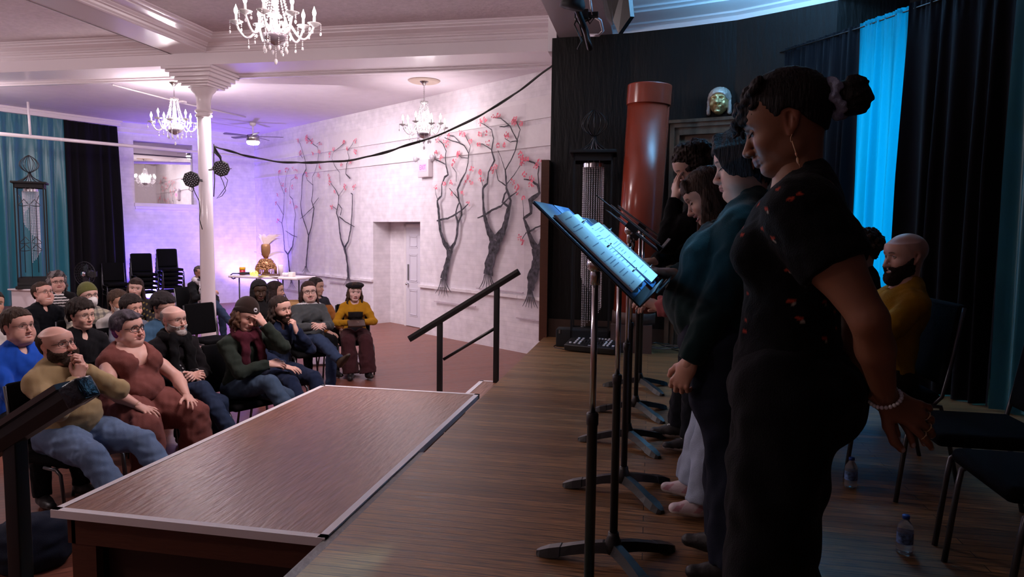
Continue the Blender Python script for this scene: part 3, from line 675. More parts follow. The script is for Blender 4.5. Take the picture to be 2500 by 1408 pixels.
# ---- hair recipes: each returns [(part name, [(V, F, C)], material)]
def hvol(h=.004, lo=(-.15, -.19, -.36), hi=(.15, .15, .18)): return Vol(lo, hi, h)
def hcol(V, c, amt=.25, seed=3):
    rn = np.random.RandomState(seed); t = np.zeros(len(V)); 
    for j in range(5):
        d = rn.randn(3)*np.array((1, 1, .25)); t += np.sin(V@d*90/np.linalg.norm(d)+rn.rand()*6)
    return np.array(c)[None]*(1+amt*(t/3)[:, None])
def hair_short(col, t=.014, top=.01, line=0, W=1., h=.0042, rip=.0025, rs=.03, tuft=0, seed=1, low=None, mat_=None, grey=None):
    def f(k=None):
        v = Vol((-.13, -.16, -.11), (.13, .15, .17), h); hair_cap(v, W, t, top, line, low=low)
        if tuft:
            rn = random.Random(seed)
            for i in range(46):
                a = rn.random()*2*math.pi; e = rn.random()*1.1; c = np.array((.072*W*math.cos(a)*math.cos(e*.9), -.015+.095*math.sin(a)*math.cos(e*.9), .05+.075*math.sin(e)))
                if hairline(c[1], c[2]) < .0: continue
                v.ell(c, (.02*tuft, .024*tuft, .018*tuft), .012)
        v.ripple(rip, rs, seed, (1, 1, .6)); V, F = v.mesh(1); C = hcol(V, col)
        if grey is not None: C = mixc(C, grey, ss(.055, .0, V[:, 2])*.8)
        return [('hair', [(V, F, C)], mat_ or HAIR)]
    return f

def down_of(k): return k['R'].T@np.array((0, 0, -1.))
def hair_long(col, L=.30, bangs=0, r=.016, W=1., t=.012, cover=True, wave=.008, curl=0, seed=1, h=.0045, front=.3, tip=None, amt=.25, back=.0, part=0, n=24, out=.02, rip=.002, zfront=.078):
    """hair over the ears with hanging locks; bangs: drop of the fringe"""
    def f(k):
        dn = down_of(k); lo = [-.17, -.24, -.16]; hi = [.17, .17, .17]
        for i in range(3):
            if dn[i] > 0: hi[i] += dn[i]*L
            else: lo[i] += dn[i]*L
        v = Vol(lo, hi, h)
        z = -.055 if cover else .02
        low = ([-.14, -.02, .0, .02, .034, .045, .06, .085, .12], [z, z, z, z*.9, z*.5 if cover else .03, .03, .055-bangs*.5, zfront-bangs, zfront-bangs])
        hair_cap(v, W, t, .006, 0, low=low, back=back)
        if bangs:
            for i in range(9):
                x = (i-4)*.0145; v.cap((x*.8, .075, .095), (x*1.05+.004*math.sin(i*2.3), .099-abs(x)*.35, zfront-bangs+.004*math.sin(i*1.7)), .012, .006, .006)
        rn = random.Random(seed); roots = []
        for i in range(n):
            a = math.radians(-180+(180-70*front)*(2*(i+.5)/n-1)) if False else math.radians((-1+2*(i+.5)/n)*(100+45*front)); roots.append((.078*W*math.sin(a), -.012-.098*math.cos(a), .0+.02*rn.random()))
        strands(v, roots, dn, L, r, wave, seed, .007, out, curl)
        if rip: v.ripple(rip, .03, seed, (1, 1, .3))
        V, F = v.mesh(1); C = hcol(V, col, amt)
        if tip is not None:
            q = V@dn; C = mixc(C, tip, ss(.06, .22, q)*.8)
        return [('hair', [(V, F, C)], HAIR)]
    return f
def hair_curly(col, R=.03, n=90, seed=2, spread=.02, low=-.05, W=1., h=.005, grey=None, front=.03):
    def f(k):
        v = Vol((-.17, -.2, -.14), (.17, .16, .19), h); hair_cap(v, W, .012, .01, 0); rn = random.Random(seed)
        for i in range(n):
            a = rn.random()*2*math.pi; e = rn.random()**.8*1.5-.35; c = np.array(((.078*W+spread*rn.random())*math.cos(a)*math.cos(e), -.015+(.098+spread*rn.random())*math.sin(a)*math.cos(e), .035+(.085+spread*rn.random())*math.sin(e)))
            if c[2] < low or hairline(c[1]-front, c[2]-.0) < -.01 or (c[1] > .045 and c[2] < .075): continue
            v.ell(c, R*(.6+.5*rn.random()), .008)
        v.ripple(.004, .022, seed); V, F = v.mesh(1); C = hcol(V, col, .35)
        if grey is not None: C = mixc(C, grey, .7*(np.sin(V[:, 0]*60+V[:, 2]*40) > .1))
        return [('hair', [(V, F, C)], HAIR)]
    return f
def hair_ring(col, t=.006, h=.0045):
    """hair left only round the sides and back of a bald head"""
    def f(k):
        v = Vol((-.12, -.15, -.11), (.12, .12, .15), h); hair_cap(v, 1., t, 0, 0)
        X, Y, Z = v.grid(); v.d[:] = np.maximum(v.d, np.maximum(Z-(.066-.0*X)+.5*np.maximum(Y, 0)+.3*np.minimum(Y+.03, 0), Y-.05)); v.ripple(.0015, .02, 2); V, F = v.mesh(1); return [('hair', [(V, F, hcol(V, col))], FUZZ)]
    return f
def beard(col, t=.009, ln=.0, stache=True, h=.004, W=1., high=0., fat=0., grey=None):
    def f(k):
        v = Vol((-.11, -.06, -.19), (.11, .15, .04), h); face_loft(v, W, t, .01)
        for s in (-1, 1): v.ell((s*.047*W, .010, -.066), (.013+t+fat*.3, .028+t, .018+t), .025); v.ell((s*.040*W, .052, -.036), (.025+t, .030+t, .026+t*.8), .02); fat and v.ell((s*.045*W, .04, -.065), (.03+fat*.4+t, .035+t, .035+t), .03)
        v.ell((0, .068, -.112), (.036+t, .034+t*.5, .022+ln), .02); v.ell((0, .02, -.10), (.04, .04, .018+ln*.3), .02)
        X, Y, Z = v.grid(); zt = np.interp(Y, [-.03, -.005, .01, .03, .055, .075, .1], [-.2, .012, -.002, -.024+high, -.040+high, -.050, -.0535])
        v.d[:] = np.maximum(np.maximum(v.d, (Z-zt)*.8), -.012-Y); v.ell((0, .105, -.0725), (.026, .035, .0095), .004, sub=True)
        if not stache: v.cap((-.03, .1, -.062), (.03, .1, -.062), .014, .014, .004, sub=True)
        v.ripple(.0018, .016, 5); V, F = v.mesh(1); C = hcol(V, col, .3)
        if grey is not None: C = mixc(C, grey, ss(-.085, -.11, V[:, 2])*(V[:, 1] > .03)*.8)
        return [('beard', [(V, F, C)], FUZZ)]
    return f
def beanie(col, fold=True, patch=False, h=.0045, top=.0):
    def f(k):
        v = Vol((-.13, -.16, -.08), (.13, .14, .20), h)
        ln_ = lambda Y: np.interp(Y, [-.12, -.02, .1], [-.03, .015, .055]).astype(f32)
        v.ell((0, -.014, .046+top), (.086, .112, .092+top), .01); X, Y, Z = v.grid(); v.d[:] = np.maximum(v.d, ln_(Y)-Z)
        if fold:
            w = Vol((-.13, -.16, -.08), (.13, .14, .20), h); w.ell((0, -.014, .046), (.092, .118, .094), .01); w.d[:] = np.maximum(w.d, np.maximum(ln_(Y)-.004-Z, Z-ln_(Y)-.05)); v.d[:] = np.minimum(v.d, w.d)
        V, F = v.mesh(1); C = np.tile(np.array(col, float), (len(V), 1))
        if patch: C = mixc(C, (.6, .6, .62), (1-ss(.016, .018, np.hypot(V[:, 0]-.0, V[:, 2]-.083)))*(V[:, 1] > .05)); C = mixc(C, col, (np.hypot((V[:, 0]-.0)*.7, V[:, 2]-.080) < .008)*(V[:, 1] > .05)*1.)
        return [('beanie', [(V, F, C)], KNIT)]
    return f
def beret(col, h=.0045):
    def f(k):
        v = Vol((-.15, -.17, 0), (.15, .15, .18), h); v.ell((.0, -.02, .088), (.118, .128, .042), .02, rot(0, -6, 6)); v.ell((0, -.01, .06), (.086, .108, .03), .02); V, F = v.mesh(1); return [('beret', [(V, F, np.tile(np.array(col, float), (len(V), 1)))], CLOTH)]
    return f
def facemask(col, h=.0042, beak=True):
    def f(k):
        v = Vol((-.11, -.03, -.15), (.11, .17, .03), h); face_loft(v, 1., .008, .01)
        if beak: v.ell((0, .095, -.06), (.035, .035, .036), .03)
        X, Y, Z = v.grid(); v.d[:] = np.maximum(np.maximum(v.d, .03-Y+np.abs(Z+.065)*.2), Z-(-.012-np.abs(X)*.35)); V, F = v.mesh(1); m = MB(); m.cur = col
        for s in (-1, 1):
            for z in (-.035, -.085): m.tube([(s*.062, .04, z), (s*.078, -.01, -.012), (s*.08, -.03, 0)], .0014, 5)
        return [('face_mask', [(V, F, np.tile(np.array(col, float), (len(V), 1))), mb_part(m)], CLOTH)]
    return f
# ------------------------------------------------------------------ the hall
A_ = (-10.5, 17.2); B_ = (-1.97, 11.04); Wd = _n((B_[0]-A_[0], B_[1]-A_[1], 0)); WL = 11.9
MW = frame_from(A_, B_)                                   # white wall: x along it, y behind it
Mm = _n((-12.76+10.5, 14.3-17.2, 0)); MEND = (A_[0]+Mm[0]*4.2, A_[1]+Mm[1]*4.2); MM = frame_from(MEND, A_)   # mirror wall
def Ws(px, py):                                            # point on the white wall as (along, height)
    p = Pw(px, py, A_, B_); return (p[0]-A_[0])*Wd[0]+(p[1]-A_[1])*Wd[1], p[2]
def Mms(px, py):
    p = Pw(px, py, MEND, A_); return -((p[0]-MEND[0])*Mm[0]+(p[1]-MEND[1])*Mm[1]), p[2]
ZC = 3.745
white_brick = brick_mat('painted_white_brick', ((.80, .74, .78), (.76, .70, .75)), (.745, .685, .73), 1, 1, 'xz', rough=.55, bump=.10, w=.42, h=.075, msize=.008, bumpd=.006, noise_b=.05)
white_plaster = mat('white_plaster', (.80, .74, .77), rough=.5, bump=.12, scale=9, var=.03)
gloss_white = mat('gloss_white_paint', (.78, .70, .74), rough=.22, bump=.05, scale=7)
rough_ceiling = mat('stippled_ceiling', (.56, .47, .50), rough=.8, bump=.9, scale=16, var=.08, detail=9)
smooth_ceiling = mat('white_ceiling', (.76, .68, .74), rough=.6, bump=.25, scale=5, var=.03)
black_paint = mat('black_wall_paint', (.0055, .005, .0048), rough=.5, bump=1., scale=22, stretch=(1, 1, .18), detail=8, spec=.22)
dark_paint = mat('flat_black', (.008, .008, .009), rough=.75)
hall_wood = brick_mat('hall_floor_wood', ((.25, .088, .056), (.19, .066, .043)), (.05, .02, .014), 2, 14, 'xy', rough=.38, bump=.12, w=1.6, h=.06, msize=.0022, ang=math.radians(-38), noise_b=.16)
stage_wood = brick_mat('stage_floor_wood', ((.30, .150, .060), (.155, .077, .031)), (.014, .008, .004), 1.2, 16, 'xy', rough=.42, bump=.35, w=2.6, h=.062, msize=.0022, bumpd=.006, noise_b=.34)
ply = mat('brown_plywood', (.26, .118, .068), rough=.30, bump=.5, scale=7, stretch=(6, .9, 1), var=.22, detail=10)
brown_wood = mat('red_brown_wood', (.085, .026, .012), rough=.5, bump=.15, scale=12, stretch=(1, 1, 6), var=.12)
tape = mat('white_tape', (.88, .83, .86), rough=.6)
black_metal = mat('black_metal', (.012, .012, .013), rough=.38, spec=.5)
chrome = mat('chrome', (.6, .6, .63), rough=.18, metal=1)

f = MB(); f.box((-16, -3, HF-.1), (5, 19, HF)); struct('floor', f, hall_wood)
# white wall with the door recess
R0, R1, RZ, RD = 5.93, 7.61, 1.44, .42
w = MB()
w.box((-.3, 0, HF), (R0, .5, ZC)); w.box((R1, 0, HF), (WL, .5, ZC)); w.box((R0, 0, RZ), (R1, .5, ZC)); w.box((R0-.02, RD, HF), (R1+.02, RD+.1, RZ+.05))
o = struct('wall_back', w, white_brick); o.matrix_world = MW
for i, (pa, pb, th) in enumerate([((678, 383), (1340, 294), .03), ((874, 404), (1340, 358), .03)]):
    (s0, z0), (s1, z1) = Ws(*pa), Ws(*pb); t = MB(); zz = (z0+z1)/2; t.box((.0 if i == 0 else 0, -.03, zz-.012), (WL, .0, zz+.012)); t.box((0, -.015, zz), (WL, 0, zz+.33)); o = struct('trim_%d' % (i+1), t, white_plaster); o.matrix_world = MW
t = MB(); zz = Ws(1250, 722)[1]; t.box((R1, -.05, zz-.025), (WL, 0, zz+.025)); t.box((2, -.05, zz-.025), (R0, 0, zz+.025)); o = struct('trim_3', t, white_plaster); o.matrix_world = MW
# door in the recess: six panels, pull plate, knob
dx0, dx1, dz1 = R1-1.02, R1-.12, HF+2.03
t = MB(); t.box((dx0-.07, RD-.05, HF), (dx0, RD, dz1+.07)); t.box((dx1, RD-.05, HF), (dx1+.07, RD, dz1+.07)); t.box((dx0-.07, RD-.05, dz1), (dx1+.07, RD, dz1+.07)); o = struct('trim_4', t, white_plaster); o.matrix_world = MW
d = MB(); d.box((dx0, RD-.045, HF+.01), (dx1, RD-.005, dz1))
for cx_ in (dx0+.26, dx1-.26):
    for (za, zb) in ((.22, .78), (.92, 1.5), (1.62, 1.88)):
        a0, a1 = cx_-.15, cx_+.15
        for q in (0, 1):
            e = .0+q*.03; d.box((a0+e, RD-.052-.004*q, HF+za+e), (a0+e+.012, RD-.04, HF+zb-e)); d.box((a1-e-.012, RD-.052-.004*q, HF+za+e), (a1-e, RD-.04, HF+zb-e)); d.box((a0+e, RD-.052-.004*q, HF+za+e), (a1-e, RD-.04, HF+za+e+.012)); d.box((a0+e, RD-.052-.004*q, HF+zb-e-.012), (a1-e, RD-.04, HF+zb-e))
door = struct('door_1', d, mat('door_paint', (.72, .68, .76), rough=.4)); door.matrix_world = MW
h = MB(); h.box((dx0+.06, RD-.055, HF+.95), (dx0+.12, RD-.045, HF+1.28)); h.build('pull_plate', mat('grey_plate', (.25, .24, .25), rough=.4, metal=.6), door)
h = MB(); h.lathe([(.012, 0), (.012, .03), (.028, .045), (.03, .06), (.015, .075), (0, .078)], 14, (dx0+.09, RD-.045, HF+.88), (0, -1, 0)); h.build('door_knob', chrome, door)
# mirror wall
mL = 4.2; s1, s0 = mL-1.58, mL-2.93
w = MB(); zl, zh = 1.86, 3.36
w.box((-.2, 0, HF), (s0, .4, ZC)); w.box((s1, 0, HF), (mL+.05, .4, ZC)); w.box((s0, 0, HF), (s1, .4, zl)); w.box((s0, 0, zh), (s1, .4, ZC)); w.box((s0-.02, .12, zl-.02), (s1+.02, .4, zh+.02))
o = struct('wall_mirror', w, white_brick); o.matrix_world = MM
w = MB(); w.box((-.2, -.10, 3.52), (mL, 0, 3.62)); w.box((-.2, -.14, 3.62), (mL, 0, 3.745)); o = struct('trim_5', w, white_plaster); o.matrix_world = MM
w = MB(); w.box((s0-.02, -.07, zl-.09), (s1+.1, .1, zl)); w.box((s0-.0, -.045, zl-.15), (s1+.06, 0, zl-.09)); o = struct('trim_6', w, white_plaster); o.matrix_world = MM
mr = thing('wall_mirror_panel', 'large mirror set in the white brick wall reflecting the tree paintings', 'mirror'); mr.matrix_world = MM
w = MB(); zm = 3.03; w.box((s0+.0, .095, zl), (s1, .115, zm)); o = w.build('mirror_glass', mat('mirror', (.86, .86, .88), rough=.02, metal=1), mr)
w = MB(); w.box((s0, .07, zm), (s1, .115, zm+.03)); w.box((s0, .085, zm), (s0+.012, .115, zh)); w.build('mirror_bar', mat('dark_bronze', (.05, .03, .04), rough=.5), mr)
w = MB(); w.box((s0, .09, zm+.03), (s1, .11, zh)); w.build('upper_glass', mat('mirror_grey', (.5, .48, .56), rough=.03, metal=1), mr)
# curtained wall on the hall's left, cornice box and curtains
CA = (-12.40, 14.46); CB = (-14.3, 9.98); Cd = _n((CB[0]-CA[0], CB[1]-CA[1], 0)); MC = frame_from(CB, CA); CL = math.dist(CA, CB)
w = MB(); w.box((-4, .35, HF), (CL+.02, .5, ZC)); w.box((CL, .25, HF), (CL+1.2, .4, ZC)); o = struct('wall_left', w, white_plaster); o.matrix_world = MC
w = MB(); w.box((-4, -.12, 3.62), (CL+.05, .35, 3.745)); w.box((-4, -.16, 3.70), (CL+.08, .35, 3.745)); o = struct('trim_7', w, gloss_white); o.matrix_world = MC
def curtain(name, label, M, s0, s1, z0, z1, m, folds, amp=.05, seed=0, gather=.3, head=.0, lean=0., cat='curtain', group=None, nz=36, thick=.0):
    rn = random.Random(seed); ph = [rn.random()*6 for _ in range(4)]; L = s1-s0
    def fn(u, v):
        z = z0+(z1-z0)*v; t = 1-v; a = amp*(gather+(1-gather)*min(1, t*2.2)); x = u*folds*2*math.pi
        y = math.sin(x+1.1*math.sin(x*.37+ph[0])+ph[1]+.35*t)*a+math.sin(x*.43+ph[2]+.8*t)*a*.6
        if t < .08: y += math.sin(x*3.1+ph[3])*amp*.22*(1-t/.08)
        s = s0+L*u+math.sin(x*.5+ph[3])*.02*t+lean*t*(u if lean > 0 else 1)
        return (s, y+(.02*math.sin(u*folds*13) if abs(t-head) < .012 and head else 0), z)
    mb = MB(); mb.sheet(fn, int(folds*14), nz); o = mb.build(name, m); o.matrix_world = M; return tag(o, label, cat, group)
teal = mat('teal_satin', (.010, .135, .185), rough=.36, sheen=.3, bump=.08, scale=120, spec=.6)
blackc = mat('black_drape', (.005, .0045, .007), rough=.85, sheen=.05, spec=.1)
sB = CL-math.dist(CA, tuple(Pw(168, 500, CA, CB)[:2]))
curtain('curtain', 'teal satin curtain on the left hall wall behind the tall lantern', MC, -.8, sB, -.42, 3.66, teal, 15, .055, 2)
curtain('curtain', 'black drape at the end of the teal curtain beside the white brick wall', MC, sB-.05, CL+.02, HF+.02, 3.66, blackc, 5, .05, 5, lean=.10)
# pipes in the hall
m = MB(); m.tube([Pdist(-60, 321, 12.4), Pdist(300, 354.5, 14.6), Pdist(620, 384, 17.5)], .035, 8); m.tube([Pdist(74, 330, 13.1), Pdist(68, 249, 13.1)], .022, 6)
tag(m.build('pipe', gloss_white), 'long white pipe hung across the hall in front of the teal curtain', 'pipe')
m = MB(); m.tube([Pz(275, 207, 3.722), Pz(455, 254, 3.722), Pz(600, 286, 3.722)], .016, 6); m.box(tuple(Pz(437, 250, 3.71)), tuple(Pz(437, 250, 3.71)+np.array((.1, .1, .04))))
tag(m.build('conduit', gloss_white), 'thin white conduit running over the back ceiling', 'conduit')
# ceilings and beams
m = MB(); m.box((-16, 10.5, ZC), (.6, 20, ZC+.1)); struct('ceiling', m, smooth_ceiling)
YB0, YB1, ZA, ZU = 9.7, 10.5, 3.925, 4.10; XA0, XA1 = -7.30, -6.71
m = MB(); m.box((-16, YB0, ZC), (-1.2, YB1, ZU+.05))
for y0, z0 in ((YB1-.13, ZC-.02), (YB1-.06, ZC-.045)): m.box((-16, y0, z0), (-1.25, y0+.0701, ZC+.02))
struct('beam_cross', m, gloss_white)
m = MB(); m.box((XA0, -3, ZA), (XA1, YB0, ZU+.05)); struct('beam_long', m, gloss_white)
def sweep(path, prof, side=1):
    """mitred moulding; prof = (offset into the room, height)"""
    V = []; n = len(path); P2 = [Vector(p) for p in path]
    for i, p in enumerate(P2):
        d0 = (p-P2[i-1]).normalized() if i else None; d1 = (P2[i+1]-p).normalized() if i < n-1 else None; d0 = d0 or d1; d1 = d1 or d0
        n0 = Vector((-d0.y, d0.x))*side; n1 = Vector((-d1.y, d1.x))*side; mt = (n0+n1).normalized(); k = 1/max(mt.dot(n0), .3)
        V += [(p.x+mt.x*k*o, p.y+mt.y*k*o, z) for o, z in prof]
    q = len(prof); return V, [(i*q+j, i*q+j+1, (i+1)*q+j+1, (i+1)*q+j) for i in range(n-1) for j in range(q-1)]
prof = [(0, ZA-.01), (.025, ZA), (.025, ZA+.012), (.05, ZA+.03), (.06, ZA+.055), (.10, ZA+.06), (.10, ZA+.072), (.14, ZA+.09), (.15, ZA+.10), (.21, ZA+.105), (.30, ZA+.115), (.30, ZA+.13), (.36, ZA+.14), (.36, ZA+.155), (.40, ZA+.165), (.42, ZU+.01)]
m = MB(); m.add(*sweep([(-1.2, YB0), (XA1, YB0), (XA1, -3)], prof, 1)); struct('trim_8', m, gloss_white)
m = MB(); m.add(*sweep([(XA0, -3), (XA0, YB0), (-16, YB0)], prof, 1)); struct('trim_9', m, gloss_white)
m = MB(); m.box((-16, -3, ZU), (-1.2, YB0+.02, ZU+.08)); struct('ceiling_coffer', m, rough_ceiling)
# column
cc = Py(503, 500, 10.1)
col = thing('column', 'round white column with a square moulded capital carrying the ceiling beam', 'column', (cc[0], 10.1, 0))
m = MB(); m.lathe([(.15, HF), (.15, HF+.12), (.125, HF+.16), (.118, HF+.25), (.107, 1.2), (.100, 3.02)], 28); m.build('shaft', gloss_white, col)
m = MB(); m.lathe([(.10, 3.02), (.125, 3.03), (.128, 3.06), (.108, 3.075), (.108, 3.09), (.130, 3.10), (.132, 3.13), (.105, 3.145), (.108, 3.30), (.135, 3.38), (.185, 3.44), (.19, 3.46), (.225, 3.475)], 28)
for r, z0, z1 in ((.235, 3.475, 3.51), (.27, 3.51, 3.545), (.30, 3.545, 3.60), (.35, 3.60, 3.66), (.39, 3.66, 3.70), (.43, 3.70, ZC)): m.rbox((-r, -r, z0), (r, r, z1), .012)
m.build('capital', gloss_white, col)
# ------------------------------------------------------------------ the stage
SX = -1.24
fl = MB(); fl.box((SX, -3, -.045), (5, 9.2, 0)); struct('floor_stage', fl, stage_wood)
w = MB(); w.box((SX+.01, -3, HF), (SX+.06, 8.4, -.045)); struct('wall_stage_front', w, dark_paint)
m = MB(); m.box((SX-.05, -3, -.05), (SX-.002, 3.75, -.006)); m.box((SX-.05, -3, -.09), (SX-.02, 3.75, -.05)); struct('trim_10', m, mat('worn_black_edge', (.03, .022, .02), rough=.4, bump=.4, scale=25))
# plywood platform
pf = thing('platform', 'brown plywood platform edged with white tape against the stage', 'platform', (-1.95, 3.88, HF))
x0, x1, y0, y1 = -2.60, -1.285, 2.57, 5.20; zt = .0
def L_(p): return (p[0]+1.95, p[1]-3.88, p[2]-HF)
m = MB(); m.box(L_((x0, y0, zt-.03)), L_((x1, y1, zt))); m.build('deck', ply, pf)
m = MB(); q = .032
for a, b in (((x0-.004, y0-.004), (x1+.004, y0+q)), ((x0-.004, y1-q), (x1+.004, y1+.004)), ((x0-.004, y0), (x0+q, y1)), ((x1-q, y0), (x1+.004, y1))): m.box(L_((a[0], a[1], zt-.034)), L_((b[0], b[1], zt+.0025)))
m.build('tape_border', tape, pf)
m = MB(); X0, X1 = x0+.07, x1-.0
m.box(L_((X0, y0+.03, zt-.16)), L_((X1, y0+.07, zt-.03))); m.box(L_((X0, y0+.035, HF)), L_((X0+.12, y0+.075, zt-.16))); m.box(L_((X1-.12, y0+.035, HF)), L_((X1, y0+.075, zt-.16))); m.box(L_((X0+.12, y0+.035, HF+.02)), L_((X1-.12, y0+.075, HF+.10)))
m.box(L_((x0+.05, y0+.03, zt-.16)), L_((x0+.09, y1-.03, zt-.03)))
for yy in (y0+.05, 3.8, y1-.12): m.box(L_((x0+.05, yy, HF)), L_((x0+.12, yy+.07, zt-.1)))
m.build('frame', brown_wood, pf)
m = MB(); m.box(L_((X0+.12, y0+.11, HF)), L_((X1-.12, y0+.13, zt-.19))); m.box(L_((x0+.14, y0+.12, HF)), L_((x0+.16, y1-.05, zt-.1))); m.build('side_panel', mat('dark_panel', (.035, .012, .006), rough=.6), pf)
# steps beyond the platform and its handrail
st = thing('steps', 'white edged wooden steps at the stage beyond the platform', 'steps', (-1.6, 6.1, HF))
for i in range(3):
    m = MB(); z1 = -.18-.18*i; xa = -1.27-.3*i; m.box((xa-.32+1.6, 5.3-6.1, 0), (xa+1.6, 6.5-6.1, z1-HF)); m.build('step', ply, st)
    m = MB(); m.box((xa-.325+1.6, 5.3-6.1, z1-HF-.03), (xa-.285+1.6, 6.5-6.1, z1-HF+.003)); m.box((xa-.325+1.6, 6.47-6.1, z1-HF-.03), (xa+1.6, 6.505-6.1, z1-HF+.003)); m.build('step_tape', tape, st)
def handrail(label, P0, P1, posts, mid, yy, r=.03):
    t = thing('handrail', label, 'handrail', (P1[0], yy, HF)); o = Vector((P1[0], yy, HF)); a, b = Vector(P0)-o, Vector(P1)-o; d = (b-a).normalized()
    m = MB(); n = Vector((-d.z, 0, d.x)); n = n if n.z > 0 else -n
    V = []
    for p in (a, b):
        for (u, v) in ((-.024, -.024), (.024, -.024), (.028, .0), (.024, .018), (-.024, .018), (-.028, 0)): V.append(p+Vector((0, 1, 0))*u*1.2*r/.03+n*v*1.5*r/.03)
    m.add(V, [(i, (i+1) % 6, 6+(i+1) % 6, 6+i) for i in range(6)]+[(5, 4, 3, 2, 1, 0), (6, 7, 8, 9, 10, 11)]); m.build('rail', black_metal, t)
    for i, (x, zb) in enumerate(posts):
        zt_ = a.z+(x-P0[0])/(P1[0]-P0[0])*(b.z-a.z); m = MB(); m.rbox((x-o.x-r*.85, -r*.85, zb-HF), (x-o.x+r*.85, r*.85, zt_-.01), .004); m.build('post', black_metal, t)
    if mid:
        (xa, za), (xb, zb) = mid; m = MB(); m.tube([(xa-o.x, 0, za-HF), (xb-o.x, 0, zb-HF)], .015, 6, flat=(1, 1, (0, 1, 0))); m.build('lower_bar', black_metal, t)
    return t
h0, h1 = Py(1000, 826, 6.45), Py(1266, 662, 6.45); m0, m1 = Py(1083, 877, 6.45), Py(1207, 802, 6.45)
handrail('black metal handrail sloping down beside the far steps', h0, h1, [(Py(1074, 800, 6.45)[0], HF), (Py(1213, 710, 6.45)[0], -.18)], ((m0[0], m0[2]), (m1[0], m1[2])), 6.45, .029)
# near handrail at the left edge of the picture
yn = 1.62; a, b = Py(-330, 1290, yn), Py(214, 942, yn)
nr = handrail('black near handrail with a taped end in the bottom left corner', a, b, [(Py(40, 1150, yn)[0], HF), (Py(-300, 1300, yn)[0], HF)], None, yn, .026)
m = MB(); dd = Vector(b)-Vector(a); dd.normalize(); pb = Vector(b)-Vector((b[0], yn, HF)); m.rbox((-.066, -.031, -.034), (.002, .031, .031), .009, Matrix.Translation(pb)@Vector((1, 0, 0)).rotation_difference(dd).to_matrix().to_4x4()); m.build('taped_end', mat('blue_black_tape', (.015, .03, .05), rough=.3, bump=.5, scale=60), nr)
m = MB(); m.box((-.75, -.030, .030), (-.066, .024, .046), Matrix.Translation(pb)@Vector((1, 0, 0)).rotation_difference(dd).to_matrix().to_4x4()); m.build('rail_top', mat('worn_grey_metal', (.12, .10, .105), rough=.5), nr)
# black end wall of the stage, following its gentle curve
WP = [(-1.21, 8.36), (-.29, 8.28), (.29, 8.14), (.84, 7.97), (1.22, 7.76), (1.72, 7.46), (2.35, 7.42), (3.0, 6.95)]
def extr(path, z0, z1, th=.14):
    V = []; F = []
    for i, p in enumerate(path):
        a = path[max(i-1, 0)]; b = path[min(i+1, len(path)-1)]; d = Vector((b[0]-a[0], b[1]-a[1])).normalized(); n = Vector((-d.y, d.x))*th
        V += [(p[0], p[1], z0), (p[0], p[1], z1), (p[0]+n.x, p[1]+n.y, z1), (p[0]+n.x, p[1]+n.y, z0)]
    k = len(path)
    for i in range(k-1):
        for j in range(4): F.append((i*4+j, i*4+(j+1) % 4, (i+1)*4+(j+1) % 4, (i+1)*4+j))
    F += [(3, 2, 1, 0), tuple((k-1)*4+j for j in range(4))]; return V, F
m = MB(); m.add(*extr(WP, 0, 3.55)); struct('wall_stage_end', m, black_paint)
m = MB(); m.box((-1.30, 8.25, -.045), (-1.205, 8.52, 2.12)); m.build('x', brown_wood).name = 'trim_11'; tag(bpy.data.objects['trim_11'], kind='structure')
m = MB(); m.add(*extr([(-1.2, 8.33), (-.65, 8.29), (-.3, 8.255)], 0, .22, .05)); m.add(*extr([(-.3, 8.26), (.29, 8.12), (.84, 7.95), (1.22, 7.74)], 0, .16, .04)); struct('baseboard_stage', m, mat('dark_brown_board', (.045, .022, .014), rough=.5))
m = MB(); m.box((-1.21, 8.5, HF), (-1.15, 10.7, ZC)); struct('wall_side', m, white_plaster)
# ceiling, cove and proscenium beam over the stage
cove = mat('stage_cove_plaster', (.85, .85, .88), rough=.45, bump=.1, scale=6)
pc = [(0, 3.55), (.0, 3.60), (.05, 3.62), (.05, 3.64), (.28, 3.68), (.28, 3.70), (.34, 3.71), (.34, 3.73), (.60, 3.765), (.60, 3.785), (.66, 3.79), (.66, 3.81), (1.0, 3.84), (1.0, 3.86), (1.1, 3.88), (2.2, 3.93)]
m = MB(); m.add(*sweep([(-1.0, 8.34)]+WP[1:6]+[(2.6, 6.6), (3.8, 4.0)], pc, -1)); struct('trim_12', m, cove)
m = MB(); m.box((-1.3, -3, 3.92), (6, 9.2, 4.05)); struct('ceiling_stage', m, cove)
m = MB(); V = []
for (xl, xr, yy) in ((-1.13, -.50, 8.62), (-1.13, -.50, 6.9), (-1.42, -.6, -3)): V += [(xl, yy, 3.55), (xr, yy, 3.55), (xr+.05, yy, 4.1), (xl-.12, yy, 4.1)]
m.add(V, [tuple(i*4+j for j in (k, (k+1) % 4))+tuple((i+1)*4+j for j in ((k+1) % 4, k)) for i in (0, 1) for k in range(4)]+[(0, 1, 2, 3), (11, 10, 9, 8)]); struct('beam_stage', m, mat('grey_white_beam', (.55, .52, .56), rough=.4))
m = MB(); m.box((-1.26, 8.36, 3.40), (-1.16, 10.6, 4.1)); struct('wall_stage_top', m, white_plaster)
